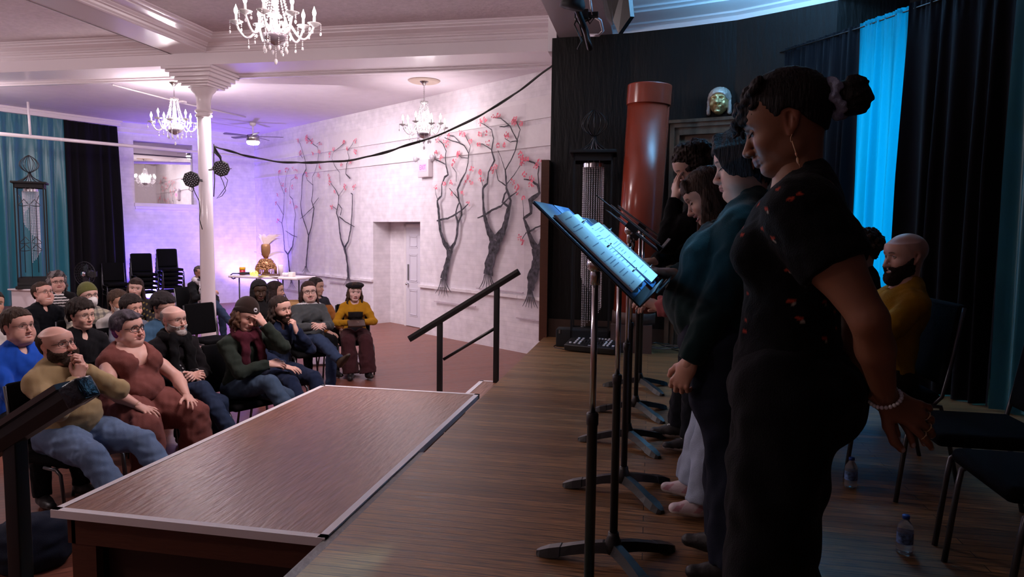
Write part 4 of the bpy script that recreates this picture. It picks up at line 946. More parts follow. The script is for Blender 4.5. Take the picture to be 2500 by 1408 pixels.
# dark panelled door in the end wall
Pdoor = lambda px, py: Pw(px, py, WP[2], WP[3])
MD = frame_from(WP[2], WP[3])
def Ds(px, py):
    p = Pdoor(px, py); return (Vector(p[:2])-Vector(WP[2])).dot(Vector(MD.col[0][:2])), p[2]
xa, zt_ = Ds(1640, 297)[0], Ds(1690, 300)[1]; xb = xa+1.0; dk = mat('dark_stained_wood', (.13, .075, .048), rough=.38, bump=.3, scale=14, stretch=(1, 1, .3), var=.3)
m = MB(); z1 = zt_
for k_, (o_, t_) in enumerate(((0, .05), (.05, .035), (.085, .055))):
    m.box((xa+o_, -t_-.01, 0), (xa+o_+(.05 if k_ < 2 else .025), 0, z1-o_)); m.box((xb-o_-.05, -t_-.01, 0), (xb-o_, 0, z1-o_)); m.box((xa+o_, -t_-.01, z1-o_-.05), (xb-o_, 0, z1-o_))
m.box((xa-.03, -.075, z1), (xb+.03, 0, z1+.035)); o = struct('trim_13', m, dk); o.matrix_world = MD
m = MB(); m.box((xa+.11, -.02, 0), (xb-.11, -.002, z1-.11))
for za, zb in ((.2, .95), (1.1, z1-.25)):
    for q in (0, .03): m.box((xa+.2+q, -.04, za+q), (xa+.225+q, -.02, zb-q)); m.box((xb-.225-q, -.04, za+q), (xb-.2-q, -.02, zb-q)); m.box((xa+.2+q, -.04, zb-q-.025), (xb-.2-q, -.02, zb-q)); m.box((xa+.2+q, -.04, za+q), (xb-.2-q, -.02, za+q+.025))
o = struct('door_2', m, mat('brown_door', (.16, .092, .06), rough=.45, bump=.2, scale=14, stretch=(1, 1, .3), var=.2)); o.matrix_world = MD
# stage curtains along the angled side
RC = [(1.28, 7.72), (1.81, 6.95), (2.09, 6.5), (2.57, 5.72), (3.1, 4.6)]
def rod_curtain(name, label, pa, pb, z0, z1, m, folds, amp, seed, **kw): M = frame_from(pb, pa); return curtain(name, label, frame_from(pa, pb), 0, math.dist(pa, pb), z0, z1, m, folds, amp, seed, **kw)
bluec = bpy.data.materials.new('blue_translucent_curtain'); bluec.use_nodes = True; nt = bluec.node_tree; bs = nt.nodes['Principled BSDF']; bs.inputs['Base Color'].default_value = (.0, .20, .32, 1); bs.inputs['Roughness'].default_value = .6
tr = nt.nodes.new('ShaderNodeBsdfTranslucent'); tr.inputs[0].default_value = (.01, .72, 1.0, 1); mx = nt.nodes.new('ShaderNodeMixShader'); mx.inputs[0].default_value = .8
nt.links.new(bs.outputs[0], mx.inputs[1]); nt.links.new(tr.outputs[0], mx.inputs[2]); nt.links.new(mx.outputs[0], nt.nodes['Material Output'].inputs[0])
p1, p2 = Pz(2099, 60, 3.17)[:2], Pz(2226, 14, 3.17)[:2]
rod_curtain('curtain', 'black stage drape between the carved door and the glowing blue curtain', (1.30, 7.72), tuple(p1), .01, 3.17, blackc, 9, .035, 3)
rod_curtain('curtain', 'bright blue translucent curtain lit by the window behind it', tuple(p1), tuple(p2), .01, 3.18, bluec, 5, .035, 8, head=.07)
p3 = Pz(2496, -80, 3.17)[:2]
rod_curtain('curtain', 'wide black stage drape right of the blue curtain', tuple(p2), tuple(p3), .01, 3.19, blackc, 6, .05, 13)
p4 = (3.05, 4.6)
rod_curtain('curtain', 'sliver of teal curtain at the right edge of the picture', (p3[0]-.02, p3[1]-.03), p4, .01, 3.17, teal, 6, .04, 23)
m = MB(); m.tube([(1.25, 7.74, 3.14), (p1[0], p1[1], 3.14), (p2[0], p2[1], 3.14), (p3[0], p3[1], 3.14), (3.07, 4.55, 3.14)], .007, 6); tag(m.build('curtain_rod', black_metal), 'black rod the stage drapes hang from', 'curtain rod')
m = MB()
Wr = [(2.35, 7.6), (2.75, 6.75), (3.1, 6.0), (3.6, 4.6), (3.7, 2.), (3.7, -3)]
m.add(*extr([(3.0, 6.95), (3.4, 5.9), (3.6, 4.6), (3.6, 2.), (3.6, -3)], 0, 3.92)); struct('wall_stage_side', m, dark_paint)
# unseen sides that close the room
m = MB(); m.box((-16.1, -3.1, HF), (-16, 20, 4.2)); struct('wall_far_left', m, white_plaster)
m = MB(); m.box((-16, -3.1, HF), (6, -3, 4.2)); struct('wall_behind', m, mat('beige_wall', (.35, .28, .28), rough=.7))
# ------------------------------------------------------------------ people
def stripes(c0, c1, n=38, axis=2, th=.0):
    def f(V, k, P): w = (np.sin(V[:, axis]*2*math.pi*n) > th)*1.; return mixc(np.tile(np.array(c0, float), (len(V), 1)), c1, w)
    return f
def plaid(c0, c1, c2):
    def f(V, k, P):
        a = ((V-k['pel'])@k['l']*14) % 1; b = ((V-k['pel'])@k['u']*14) % 1; C = np.tile(np.array(c0, float), (len(V), 1))
        C = mixc(C, c1, ((a < .35)*.55)); C = mixc(C, c1, (b < .35)*.55); C = mixc(C, c2, ((np.abs(a-.7) < .06)|(np.abs(b-.7) < .06))*.8); return C
    return f
JEANS, DJEANS, BLK = (.12, .18, .30), (.016, .028, .062), (.005, .005, .006)
PALE, PINK, TAN, BROWN, DARK = (.56, .33, .26), (.60, .34, .28), (.46, .26, .18), (.22, .105, .06), (.055, .028, .018)
shoe_b = dict(col=(.012, .012, .013), sole=(.03, .03, .03)); SEATED = []
def clasp(w, f=(0, 1, .1), gap=.022, curl=.95, up=(0, 0, 1)):
    w = np.array(w, float); return dict(armR=dict(w=w+np.array((gap, 0, 0)), pole=(1, -.5, -.6), f=(-.55, .8, f[2]), n=(.75, .3, .6), curl=curl, thumb=.3), armL=dict(w=w+np.array((-gap, -.005, .01)), pole=(-1, -.5, -.6), f=(.55, .8, f[2]), n=(-.75, .3, .6), curl=curl*.9, thumb=.4))
CROSS = dict(legR=((.03, .47, .66), (-.02, .80, .33), (-.1, .8, -.55)), legL=((-.15, .43, .51), (-.15, .46, .09)))
def seat(px, py, yaw, label, P, chair=True, floor=None, depth=None, hb=.010, hh=.0045):
    floor = HF if floor is None else floor; P = dict(P); P.setdefault('sit', True); P.setdefault('lean', -7); P.setdefault('hb', hb); P.setdefault('hh', hh); P.setdefault('bottom', dict(col=BLK)); P.setdefault('shoe', shoe_b)
    pos = place_by_head(px, py, P, yaw, floor, depth); r, k = human(pos, yaw, P, label, floor)
    if chair: SEATED.append((pos, yaw, floor, P.get('hz', .56)))
    return r, k, pos
# --- front row
Y_ = -112
P = dict(H=dict(skin=PINK, W=1.05, fat=.012, smile=.5, open=.35, eye=.35, brow=(.04, .02, .015), neckw=1.2, blush=.8, nose=1.15, scalp=((.06, .035, .025), .0)), S=1.02, tl=.86, g=1.2, belly=.8, lg=1.18, lean=-13, hs=1.04, head=(4, 12, 4),
    top=dict(name='fleece_pullover', col=lambda V, k, P: mixc(np.tile((.36, .265, .14), (len(V), 1)), (.055, .035, .02), ((np.linalg.norm(V-(k['nb']+k['u']*.02), axis=1) < .085)*1.)), t=.02, neck='collar', fold=.005, fs=.16, mat=KNIT, hemz=.06), bottom=dict(name='jeans', col=JEANS, mat=DENIM, t=.016, fold=.005, fs=.12),
    armR=dict(hw=(.055, .165, -.245), pole=(.9, .1, -.8), f=(-.35, .0, 1), n=(.6, .75, .1), curl=1.35, thumb=.2), armL=dict(hw=(-.02, .155, -.20), pole=(-.9, .2, -.8), f=(.35, .0, 1), n=(-.6, .75, .1), curl=1.3, thumb=.2),
    legR=((.20, .44, .51), (.20, .80, .12)), legL=((-.16, .46, .51), (-.14, .86, .12)), glasses=dict(col=(.01, .01, .01), w=.025, hgt=.016, shape=3.5), headwear=[hair_ring((.05, .03, .022), .009), beard((.040, .024, .017), .008, .008, W=1.05, fat=.012, grey=(.16, .13, .12))])
seat(138, 842, -98, 'balding bearded man in a tan fleece pullover, hands clasped at his chin', P, hb=.009, hh=.0036)
def jump_neck(V, k, P): return np.tile((.175, .060, .052), (len(V), 1))
def woman3_more(root, k, hm, put):
    m = MB(); m.cur = (.45, .30, .12); c = k['nb']+k['u']*.01; pts = []
    for i in range(19):
        a = math.pi*2*i/18; pts.append(c+k['l']*.078*math.sin(a)-k['fw']*(-.035+.062*math.cos(a))*-1.0*-1+k['u']*(.022*math.cos(a)-.03)); 
    m.tube(pts, .0032, 6, cap=False); np_obj('necklace', [mb_part(m)], SATIN(), root)
    for s in 'R':
        m = MB(); m.cur = (.5, .35, .15); d = _n(k['wr'+s]-k['el'+s]); M = quat_to(d); q = [Vector(k['wr'+s]-d*.015)+(M.to_3x3()@Vector((math.cos(a)*.031, math.sin(a)*.031, 0))) for a in [i*math.pi/8 for i in range(17)]]; m.tube(q, .0015, 5, cap=False); np_obj('bracelet', [mb_part(m)], SATIN(), root)
def purple(k):
    v = Vol((-.13, -.16, -.11), (.13, .15, .17), .0042); hair_cap(v, 1.02, .013, .014, 0, low=([-.14, -.08, -.05, -.03, -.01, .012, .025, .04, .06, .09, .12], [-.06, -.058, -.05, -.045, -.03, -.01, .0, .035, .06, .07, .075]))
    for i in range(10): v.cap((.05-i*.008, .03, .11), (.065-i*.014, .095-.003*abs(i-4), .078+.006*math.sin(i*2)), .014, .009, .008)
    v.ripple(.002, .03, 4, (1, 1, .4)); V, F = v.mesh(1); C = hcol(V, (.06, .05, .065), .4); C = mixc(C, (.16, .02, .13), ss(.02, -.03, V[:, 2]+V[:, 1]*.2)*.9)
    return [('hair', [(V, F, C)], HAIR)]
P = dict(H=dict(skin=(.62, .36, .30), W=1.05, fat=.014, smile=.9, eye=.25, brow=(.05, .03, .03), neckw=1.3, blush=1., lipc=(.35, .12, .12)), S=1.0, tl=.86, hz=.58, hs=1.06, g=1.5, belly=.75, bust=1.15, lg=1.38, lean=-6, head=(14, 8, 3), shw=.165,
    top=dict(name='jumpsuit', col=jump_neck, t=.012, sleeve='none', neck='v', vd=.11, fold=.004, fs=.12), bottom=dict(name='jumpsuit_legs', col=(.175, .060, .052), t=.016, wide=.035, fold=.006, fs=.15),
    armR=dict(w=(.20, .37, .665), pole=(1, -.5, -.1), f=(-.2, 1, -.35), n=(.1, .35, 1), curl=.32, spread=.22, thumb=.8), armL=dict(w=(-.19, .38, .665), pole=(-1, -.5, -.1), f=(.25, 1, -.35), n=(-.1, .35, 1), curl=.3, spread=.25, thumb=.8),
    legR=((.20, .44, .52), (.20, .46, .09)), legL=((-.20, .44, .52), (-.22, .47, .09)), glasses=dict(col=(.012, .01, .012), w=.025, hgt=.019, thick=.0026), headwear=[purple], more=woman3_more, nail=(.3, .1, .1))
seat(312, 803, -106, 'woman with short purple and grey hair in a brown sleeveless jumpsuit, hands on knees', P, hb=.009, hh=.0036)
def scarf(col, ln=.42, r=.045, name='scarf', side=(1, -1)):
    def f(root, k, hm, put):
        v = Vol(k['nb']+np.array((-.26, -.2, -.62)), k['nb']+np.array((.26, .34, .16)), .009); c = k['nb']+k['u']*.03; n = 14; pts = [c+k['l']*.085*math.sin(i*2*math.pi/n)+k['fw']*(.075*math.cos(i*2*math.pi/n)+.02)-k['u']*.02*math.cos(i*2*math.pi/n) for i in range(n+1)]
        v.chain(pts, [r]*(n+1), .02)
        for s in side:
            p0 = c+k['fw']*.10+k['l']*.05*s; v.chain([p0, p0+k['fw']*.05-k['u']*.12+k['l']*.02*s, p0+k['fw']*.06-k['u']*ln+k['l']*.03*s], [r, r*.9, r*1.1], .02, flat=(k['fw'], .5))
        v.ripple(.005, .06, 3); V, F = v.mesh(1); np_obj(name, [(V, F, colour(V, col, k, None))], CLOTH(), root)
    return f
P = dict(H=dict(skin=(.60, .36, .30), W=1.0, smile=.5, eye=.3, brow=(.3, .26, .24), scalp=((.35, .28, .25), .25)), g=1.1, belly=.3, lean=2, head=(10, 6, 2), S=.98,
    top=dict(name='jacket', col=lambda V, k, P: mixc(np.tile((.007, .006, .008), (len(V), 1)), (.5, .5, .52), ((np.sin(V[:, 0]*95+3*np.sin(V[:, 2]*60))*np.sin(V[:, 2]*110+2*np.sin(V[:, 0]*70)) > .45)*(np.abs((V-k['pel'])@k['l']) < .085)*((V-k['pel'])@k['u'] < .27)*((V-k['pel'])@k['u'] > .06)*((V-k['pel'])@k['fw'] > .05))), t=.02), bottom=dict(name='jeans', col=DJEANS, mat=DENIM, t=.014),
    glasses=dict(w=.023, hgt=.015, shape=3, thick=.0013), headwear=[hair_ring((.30, .27, .26), .003), beard((.42, .38, .36), .007, .004)], more=scarf((.004, .004, .005), .30), **clasp((0, .27, .74)), **CROSS)
seat(424, 781, Y_, 'bald man with white beard and glasses in black scarf and patterned shirt', P, hb=.009, hh=.0038)
# --- second row and behind, left
P = dict(H=dict(skin=PINK, W=1.03, fat=.008, eye=.3, open=.15, brow=(.05, .03, .02), neckw=1.1), g=1.15, lean=-5, head=(12, 8, 2), S=1.03,
    top=dict(name='blue_pullover', col=(.012, .075, .46), t=.018, neck='collar', mat=KNIT, fold=.004), glasses=dict(w=.023, hgt=.014, shape=3, thick=.0013), headwear=[hair_short((.045, .028, .02), .013, .012, .0, grey=(.12, .09, .08))])
seat(44, 797, -108, 'man with short brown hair and glasses in a bright blue zip pullover', P, hb=.0095)
P = dict(H=dict(skin=(.64, .40, .32), smile=.8, eye=.2, brow=(.02, .012, .01)), S=.99, lean=4, head=(12, 2, 3), top=dict(name='shirt', col=(.006, .006, .008), t=.013, neck='collar'), glasses=dict(w=.021, hgt=.014, shape=3, thick=.0013), headwear=[hair_short((.018, .012, .010), .022, .018, -.012, rip=.004, rs=.035, tuft=.7)])
seat(199, 769, -112, 'smiling man with thick black hair and glasses in a dark collared shirt', P)
P = dict(H=dict(skin=PINK, W=1.02, smile=.8, open=.4, eye=.3, fat=.008, brow=(.05, .03, .02)), S=1.0, lean=-3, head=(14, 14, 0), top=dict(name='black_jacket', col=(.004, .005, .008), t=.022, neck='collar'), glasses=dict(w=.022, hgt=.014, shape=3, thick=.0013), headwear=[hair_short((.04, .022, .014), .010, .006, .012)])
seat(104, 716, -112, 'smiling man with brown hair and glasses in a black zip jacket, back left', P, hb=.011)
P = dict(H=dict(skin=(.62, .38, .32), smile=.5, eye=.3, fat=.012, W=1.04, lipc=(.35, .1, .1)), S=.97, bust=.65, g=1.1, head=(2, 4, 4), top=dict(name='striped_shirt', col=stripes((.012, .012, .014), (.62, .60, .60), 26), t=.010), glasses=dict(w=.023, hgt=.015, thick=.0022), headwear=[hair_curly((.06, .05, .05), .026, 150, 4, .03, -.09, grey=(.24, .22, .22)), hair_long((.07, .06, .06), .12, r=.022, curl=2, wave=.018, n=16, front=.1, t=.004)],
    more=lambda root, k, hm, put: [np_obj('cardigan', [(*garm(k, s), np.array((.005, .004, .005)))], CLOTH(), root) for s in (-1, 1)])
def garm(k, s):
    v = Vol(k['pel']+np.array((-.38, -.2, -.05)), k['pel']+np.array((.38, .32, .62)), .012); c = k['l']*.10*s; v.cap(k['pel']+c+k['fw']*.03, k['nb']-k['u']*.07+c*.8, .125, .105, .03, flat=(k['l'], .75)); sh = k['shR' if s > 0 else 'shL']; v.cap(k['nb']-k['u']*.02+c*.3, sh, .06, .075, .03); e = k['elR' if s > 0 else 'elL']; v.cap(sh, e, .07, .06, .02); v.ripple(.004, .1, 2); return v.mesh(1)
seat(140, 688, -128, 'woman with curly grey hair and glasses in a black and white striped top and cardigan', P, hb=.011)
P = dict(H=dict(skin=(.62, .40, .34), eye=.35, brow=(.03, .02, .015)), S=1.0, lean=0, head=(4, 8, 4), top=dict(name='plaid_shirt', col=plaid((.42, .38, .30), (.03, .035, .055), (.30, .27, .2)), t=.018, neck='collar'), glasses=dict(w=.023, hgt=.016, thick=.002), headwear=[beanie((.105, .11, .035), top=.008), facemask((.75, .73, .73)), hair_ring((.05, .03, .02))])
seat(216, 722, -118, 'person in a green beanie, glasses and white face mask with a plaid shirt', P, hb=.011)
P = dict(H=dict(skin=TAN, eye=.4), S=.95, lean=4, head=(6, -2, 0), top=dict(name='white_shirt', col=(.5, .47, .45), t=.012), headwear=[hair_short((.05, .028, .018), .014, .012, -.004, tuft=.5), facemask((.72, .70, .70), beak=False)])
seat(289, 738, -112, 'brown haired person in a white face mask and pale top behind the purple haired woman', P, hb=.012, hh=.005)
P = dict(H=dict(skin=(.58, .33, .26), smile=.9, eye=.15), S=.92, lean=8, head=(8, 0, 4), top=dict(name='grey_top', col=(.12, .13, .17), t=.012), headwear=[hair_short((.018, .012, .011), .022, .016, -.006, tuft=.8, seed=5)])
seat(322, 752, -112, 'laughing person with short dark hair between the purple haired woman and the masked person', P, hb=.012, hh=.005)
P = dict(H=dict(skin=(.66, .42, .36), smile=.7, open=.2, eye=.3, lipc=(.4, .1, .12)), S=.97, bust=.8, head=(-4, 0, -8), top=dict(name='dark_patterned_top', col=lambda V, k, P: mixc(np.tile((.02, .018, .02), (len(V), 1)), (.20, .15, .05), (np.sin(V[:, 0]*90)*np.sin(V[:, 2]*90+V[:, 0]*40) > .5)*1.), t=.012), headwear=[hair_long((.030, .016, .013), .25, bangs=.02, n=20, r=.017)],
    armR=dict(w=(.12, .30, .86), pole=(1, -.4, -.6), f=(-.3, .6, .7), n=(.4, .6, .3), curl=.7))
seat(331, 703, -140, 'smiling woman with long dark hair and bangs sitting before the stacked chairs', P, hb=.011)
P = dict(H=dict(skin=(.52, .31, .25), eye=.3), S=1.03, lean=6, head=(4, -4, 2), top=dict(name='denim_jacket', col=(.035, .085, .15), t=.018, mat=DENIM, neck='collar'), glasses=dict(w=.023, hgt=.014, shape=3), headwear=[hair_short((.014, .010, .012), .020, .014, -.022, tuft=.6, seed=9)])
seat(399, 750, -108, 'person with black hair and glasses in a blue denim jacket behind the bald man', P, hb=.011)
P = dict(H=dict(skin=TAN, eye=.35), S=.98, lean=8, head=(0, -6, 0), top=dict(name='black_coat', col=(.005, .005, .006), t=.016), bottom=dict(col=DJEANS, mat=DENIM), headwear=[hair_short((.06, .045, .04), .006, .002, .01), facemask((.012, .012, .013), beak=False)], glasses=dict(w=.021, hgt=.014, thick=.0012),
    more=scarf(lambda V, k, P: mixc(np.tile((.55, .50, .52), (len(V), 1)), (.05, .04, .05), (np.sin(V[:, 0]*70+V[:, 2]*25)*np.sin(V[:, 2]*60) > .35)*1.), .36, .05, 'patterned_scarf'), armR=dict(w=(.03, .36, .85), pole=(1, -.4, -.6), f=(-.4, .8, .2), n=(.5, .3, .8), curl=.8), **CROSS)
seat(489, 678, -104, 'person in black face mask and white patterned scarf sitting behind the column', P, hb=.011, depth=12.2)
P = dict(H=dict(skin=TAN), S=.97, head=(0, 4, 0), top=dict(name='white_sweater', col=(.58, .54, .52), t=.016), headwear=[hair_short((.02, .015, .012), .016)])
seat(-16, 742, -112, 'person in a white sweater cut by the left edge of the picture', P, hb=.013, hh=.006)
# --- middle group
P = dict(H=dict(skin=(.64, .38, .31), eye=.3, blush=.8, lipc=(.42, .17, .16)), S=1.03, lean=12, side=4, head=(2, -14, -12), top=dict(name='green_sweater', col=lambda V, k, P: np.tile((.020, .028, .022), (len(V), 1)), t=.018, fold=.005), bottom=dict(name='jeans', col=(.045, .075, .125), mat=DENIM, t=.014),
    headwear=[beanie((.022, .012, .010), patch=True, top=.012), hair_long((.10, .05, .03), .13, n=18, r=.018, curl=1, wave=.012, t=.002, front=.2, zfront=.02)], more=scarf((.07, .012, .022), .22, .042),
    armL=dict(hw=(-.10, .135, -.015), pole=(-.5, .7, -.9), f=(.62, -.12, .75), n=(-.35, .9, .2), curl=.25, spread=.12), armR=dict(w=(-.06, .33, .80), pole=(1, .1, -.5), f=(-.9, .3, -.1), n=(.2, .6, .7), curl=.5), **CROSS)
seat(600, 771, -116, 'person in a brown beanie and dark green sweater resting forehead on hand, legs crossed', P, hb=.009, hh=.0038)
P = dict(H=dict(skin=(.64, .38, .31), eye=.35, open=.2, smile=.2), S=.98, lean=10, head=(6, 2, 6), top=dict(name='navy_coveralls', col=(.011, .018, .045), t=.018, neck='collar', fold=.006), bottom=dict(name='coverall_legs', col=(.011, .018, .045), t=.018),
    headwear=[hair_long((.028, .016, .012), .20, n=18, r=.016, curl=2, wave=.014, t=.010, front=.05, cover=False), beard((.035, .016, .010), .009, .012)],
    armL=dict(hw=(-.03, .150, -.215), pole=(-.6, .5, -1), f=(.25, -.1, 1), n=(-.5, .8, .0), curl=1.1, thumb=.5), armR=dict(w=(.14, .38, .665), pole=(1, -.3, .2), f=(-.5, 1, -.2), n=(.2, .1, 1), curl=.35),
    legR=((.14, .46, .52), (.16, .84, .13)), legL=((-.12, .47, .52), (-.10, .74, .11)))
seat(685, 754, -116, 'bearded man with long dark hair in navy coveralls with a hand at his chin', P, hb=.009, hh=.0038)
P = dict(H=dict(skin=DARK, eye=.3, lips=1.3, lipc=(.12, .04, .035), blush=.1, brow=(.008, .005, .004)), S=1.0, bust=.7, head=(-2, -4, 0), top=dict(name='black_turtleneck', col=(.010, .009, .010), t=.014, neck='turtle'), headwear=[hair_long((.012, .009, .010), .16, n=22, r=.022, t=.020, front=.5, out=.0)])
seat(633, 710, -134, 'dark skinned woman with smooth black hair in a black turtleneck', P, hb=.011)
P = dict(H=dict(skin=(.58, .34, .27), smile=.8, eye=.2), S=.92, head=(34, 2, 4), top=dict(name='dark_top', col=(.02, .02, .022), t=.014), headwear=[hair_long((.022, .012, .011), .24, n=22, r=.016)])
seat(673, 709, -110, 'woman with long dark hair seen in profile behind the bearded man', P, hb=.011)
def w18(root, k, hm, put): pass
P = dict(H=dict(skin=(.66, .43, .37), smile=1., open=.9, eye=.25, W=1.03, fat=.006, lipc=(.42, .13, .13)), S=.98, bust=.65, g=1.08, head=(-4, 4, 4), top=dict(name='grey_sweater', col=lambda V, k, P: mixc(np.tile((.060, .066, .070), (len(V), 1)), (.6, .58, .6), (np.abs((V-k['nb'])@k['u']-.022) < .008)*((V-k['nb'])@k['fw'] > -.2)*1.), t=.016, neck='turtle', mat=KNIT), bottom=dict(name='jeans', col=(.025, .042, .09), mat=DENIM, t=.012),
    glasses=dict(w=.024, hgt=.019, col=(.05, .04, .045), thick=.0018), headwear=[hair_long((.035, .014, .012), .20, n=22, r=.018)], shoe=dict(name='boot', col=(.05, .032, .018), sole=(.02, .015, .012), shaft=.07), **clasp((.0, .34, .80), gap=.03, curl=.75),
    legR=((.02, .46, .66), (-.14, .76, .45), (-.35, .8, .3)), legL=((-.14, .43, .51), (-.12, .45, .09)))
seat(754, 712, -138, 'laughing woman in a grey sweater and glasses with crossed legs and brown boots', P, hb=.010, hh=.004)
P = dict(H=dict(skin=(.5, .3, .24)), S=.96, head=(20, 0, 0), top=dict(name='striped_jacket', col=lambda V, k, P: mixc(np.tile((.30, .11, .03), (len(V), 1)), (.02, .02, .03), (V[:, 2] > k['shL'][2]-.03)*1.), t=.014), headwear=[hair_long((.02, .012, .012), .10, n=16)])
seat(772, 700, -112, 'person in a navy and orange jacket mostly hidden behind the laughing woman', P, hb=.012, hh=.005)
def w20(root, k, hm, put):
    b = MB(); M = Matrix.Translation(Vector((.02, .42, .735)))@Matrix.Rotation(math.radians(-18), 4, 'X'); b.rbox((-.11, -.09, -.012), (.11, .09, .012), .004, M); b.build('notebook', mat('brown_cover', (.04, .015, .01), rough=.5), root)
P = dict(H=dict(skin=(.70, .46, .42), eye=.45, lipc=(.36, .09, .09), W=1.02, brow=(.05, .03, .02)), S=.92, tl=.92, hs=1.05, hz=.54, bust=.65, g=1.05, lean=4, head=(4, 2, -4), top=dict(name='mustard_cardigan', col=lambda V, k, P: mixc(np.tile((.40, .19, .010), (len(V), 1)), (.016, .013, .016), (np.abs((V-k['pel'])@k['l']) < .10)*((V-k['pel'])@k['u'] < .33)*((V-k['pel'])@k['fw'] > .05)*1.), t=.014), bottom=dict(name='maroon_trousers', col=(.055, .018, .022), t=.014, wide=.05),
    headwear=[hair_long((.045, .024, .014), .22, bangs=.035, n=20, r=.015, curl=1), beret((.012, .010, .012))], armR=dict(w=(.09, .32, .735), pole=(1, -.3, -.5), f=(-.6, .8, 0), n=(.1, .2, 1), curl=.35), armL=dict(w=(-.06, .34, .745), pole=(-1, -.3, -.5), f=(.7, .7, 0), n=(0, .2, 1), curl=.35),
    shoe=dict(col=(.015, .013, .014), sole=(.03, .03, .03), paint=lambda V, C: mixc(C, (.6, .58, .58), (np.hypot(V[:, 0], V[:, 1]-.07) < .022)*(V[:, 2] > -.03)*1.)), more=w20, legR=((.13, .42, .50), (.10, .44, .09)), legL=((-.10, .42, .50), (-.12, .50, .09)))
seat(866, 713, -150, 'woman in a black beret and mustard cardigan holding a notebook on her lap', P, hb=.010, hh=.004)
# --- readers on the stage
def w1hair(k):
    v = Vol((-.13, -.24, -.10), (.13, .15, .18), .0034); hair_cap(v, .98, .008, .012, 0, low=([-.14, -.10, -.075, -.05, -.032, -.015, .004, .016, .03, .05, .075, .12], [-.055, -.052, -.040, -.018, .008, .024, .022, .002, .012, .036, .056, .06]))
    v.ripple(.0008, .012, 3, (.3, .3, 2)); rn = random.Random(7)
    for i in range(40):                                     # curled fringe
        x = -.062+.124*rn.random(); y = .045+.05*rn.random()-abs(x)*.3; z = .118-(y-.045)*.75-.02*rn.random()*1.2-abs(x)*.12; r = .0065+.006*rn.random()
        n = 7+rn.randrange(3); ph = rn.random()*6; pts = [(x+.008*math.sin(ph+j*1.2), y+.010*math.cos(ph+j*1.1)+.0038*j, z-.0078*j+.004*math.sin(j*1.4+ph)) for j in range(n)]; v.chain(pts, [r*(1-.055*j) for j in range(n)], .003)
    V, F = v.mesh(1); b = Vol((-.09, -.25, -.06), (.09, -.08, .10), .004); b.ell((0, -.158, .012), (.045, .042, .048), .01); b.ripple(.004, .03, 8); V2, F2 = b.mesh(1)
    s = Vol((-.07, -.19, -.05), (.07, -.07, .10), .0038); n = 22
    pts = [(.036*math.cos(i*2*math.pi/n), -.122-.006*math.sin(i*5), .020+.040*math.sin(i*2*math.pi/n)) for i in range(n+1)]; s.chain(pts, [.011+.005*math.sin(i*2.9)+.0*i for i in range(n+1)], .004); s.ripple(.002, .015, 2); V3, F3 = s.mesh(1)
    return [('hair', [(V, F, hcol(V, (.012, .008, .009), .3)), (V2, F2, hcol(V2, (.011, .008, .009), .3))], HAIR), ('scrunchie', [(V3, F3, np.array((.30, .34, .48)))], CLOTH)]
def w1more(root, k, hm, put):
    e = MB(); e.cur = (.55, .30, .16); X = -.084; e.tube([(X, -.004, -.040), (X-.002, .001, -.047), (X, .003, -.055), (X, -.002, -.060)], .0011, 5); e.tube([(X, .0, -.055), (X, -.001, -.08), (X, -.001, -.098)], .0015, 6); e.ball((X, -.001, -.104), (.004, .004, .009), 8, 6); e.cur = (.6, .25, .15); e.ball((X, -.001, -.088), (.0028, .0028, .005), 8, 5); e.tube([(X, -.001, -.11), (X, -.001, -.122)], .0012, 5)
    np_obj('earring', put([mb_part(e)]), SATIN(), root)
    n = MB(); n.cur = (.55, .52, .50); c = k['nb']; P0 = [c+k['fw']*-.075+k['u']*.028, c+k['l']*-.072-k['fw']*.02+k['u']*.015, c-k['l']*.07+k['fw']*.06-k['u']*.055, c+k['fw']*.128-k['u']*.16, c+k['l']*.07+k['fw']*.06-k['u']*.055, c+k['l']*.072-k['fw']*.02+k['u']*.015, c+k['fw']*-.075+k['u']*.028]
    pts = []
    for i in range(6):
        for t in (0, .25, .5, .75): pts.append(Vector(P0[i]).lerp(Vector(P0[i+1]), t))
    n.tube(pts+[pts[0]], .0018, 6, cap=False)
    for t in range(9): n.ball(tuple(Vector(P0[2]).lerp(Vector(P0[3]), t/8)), .0032, 6, 4)
    n.cur = (.8, .78, .8); n.ball(tuple(P0[3]-k['u']*.012), (.006, .006, .012), 8, 6); np_obj('necklace', [mb_part(n)], SATIN(), root)
    b = MB(); b.cur = (.72, .70, .74); w, el = k['wrL'], k['elL']; d = _n(w-el); M = quat_to(d).to_3x3()
    for i in range(24): a = i*2*math.pi/24; q = Vector(w-d*.006)+M@Vector((math.cos(a)*.0335, math.sin(a)*.0335, math.sin(a)*.004)); b.ball(q, .0048, 8, 6)
    np_obj('bead_bracelet', [mb_part(b)], SATIN(), root)
    r = MB(); r.cur = (.6, .45, .25); y = _n(k['armL']['f']); z = _n(np.array(k['armL']['n'], float)-y*np.dot(k['armL']['n'], y)); x = np.cross(y, z)
    for (fx, fy) in ((.032, .108), (.0105, .112), (-.013, .10)):
        c = w+x*fx+y*fy+z*(-.002); M = quat_to(y+x*fx).to_3x3(); r.tube([Vector(c)+M@Vector((math.cos(a)*.0098, math.sin(a)*.0098, 0)) for a in [i*math.pi/7 for i in range(15)]], .0012, 5, cap=False); r.ball(tuple(c+z*.011), .0022, 6, 4)
    np_obj('rings', [mb_part(r)], SATIN(), root)
    rn = random.Random(4); g = MB(); Rm = Matrix.Rotation(.4, 3, 'X')   # little printed motifs on the shirt
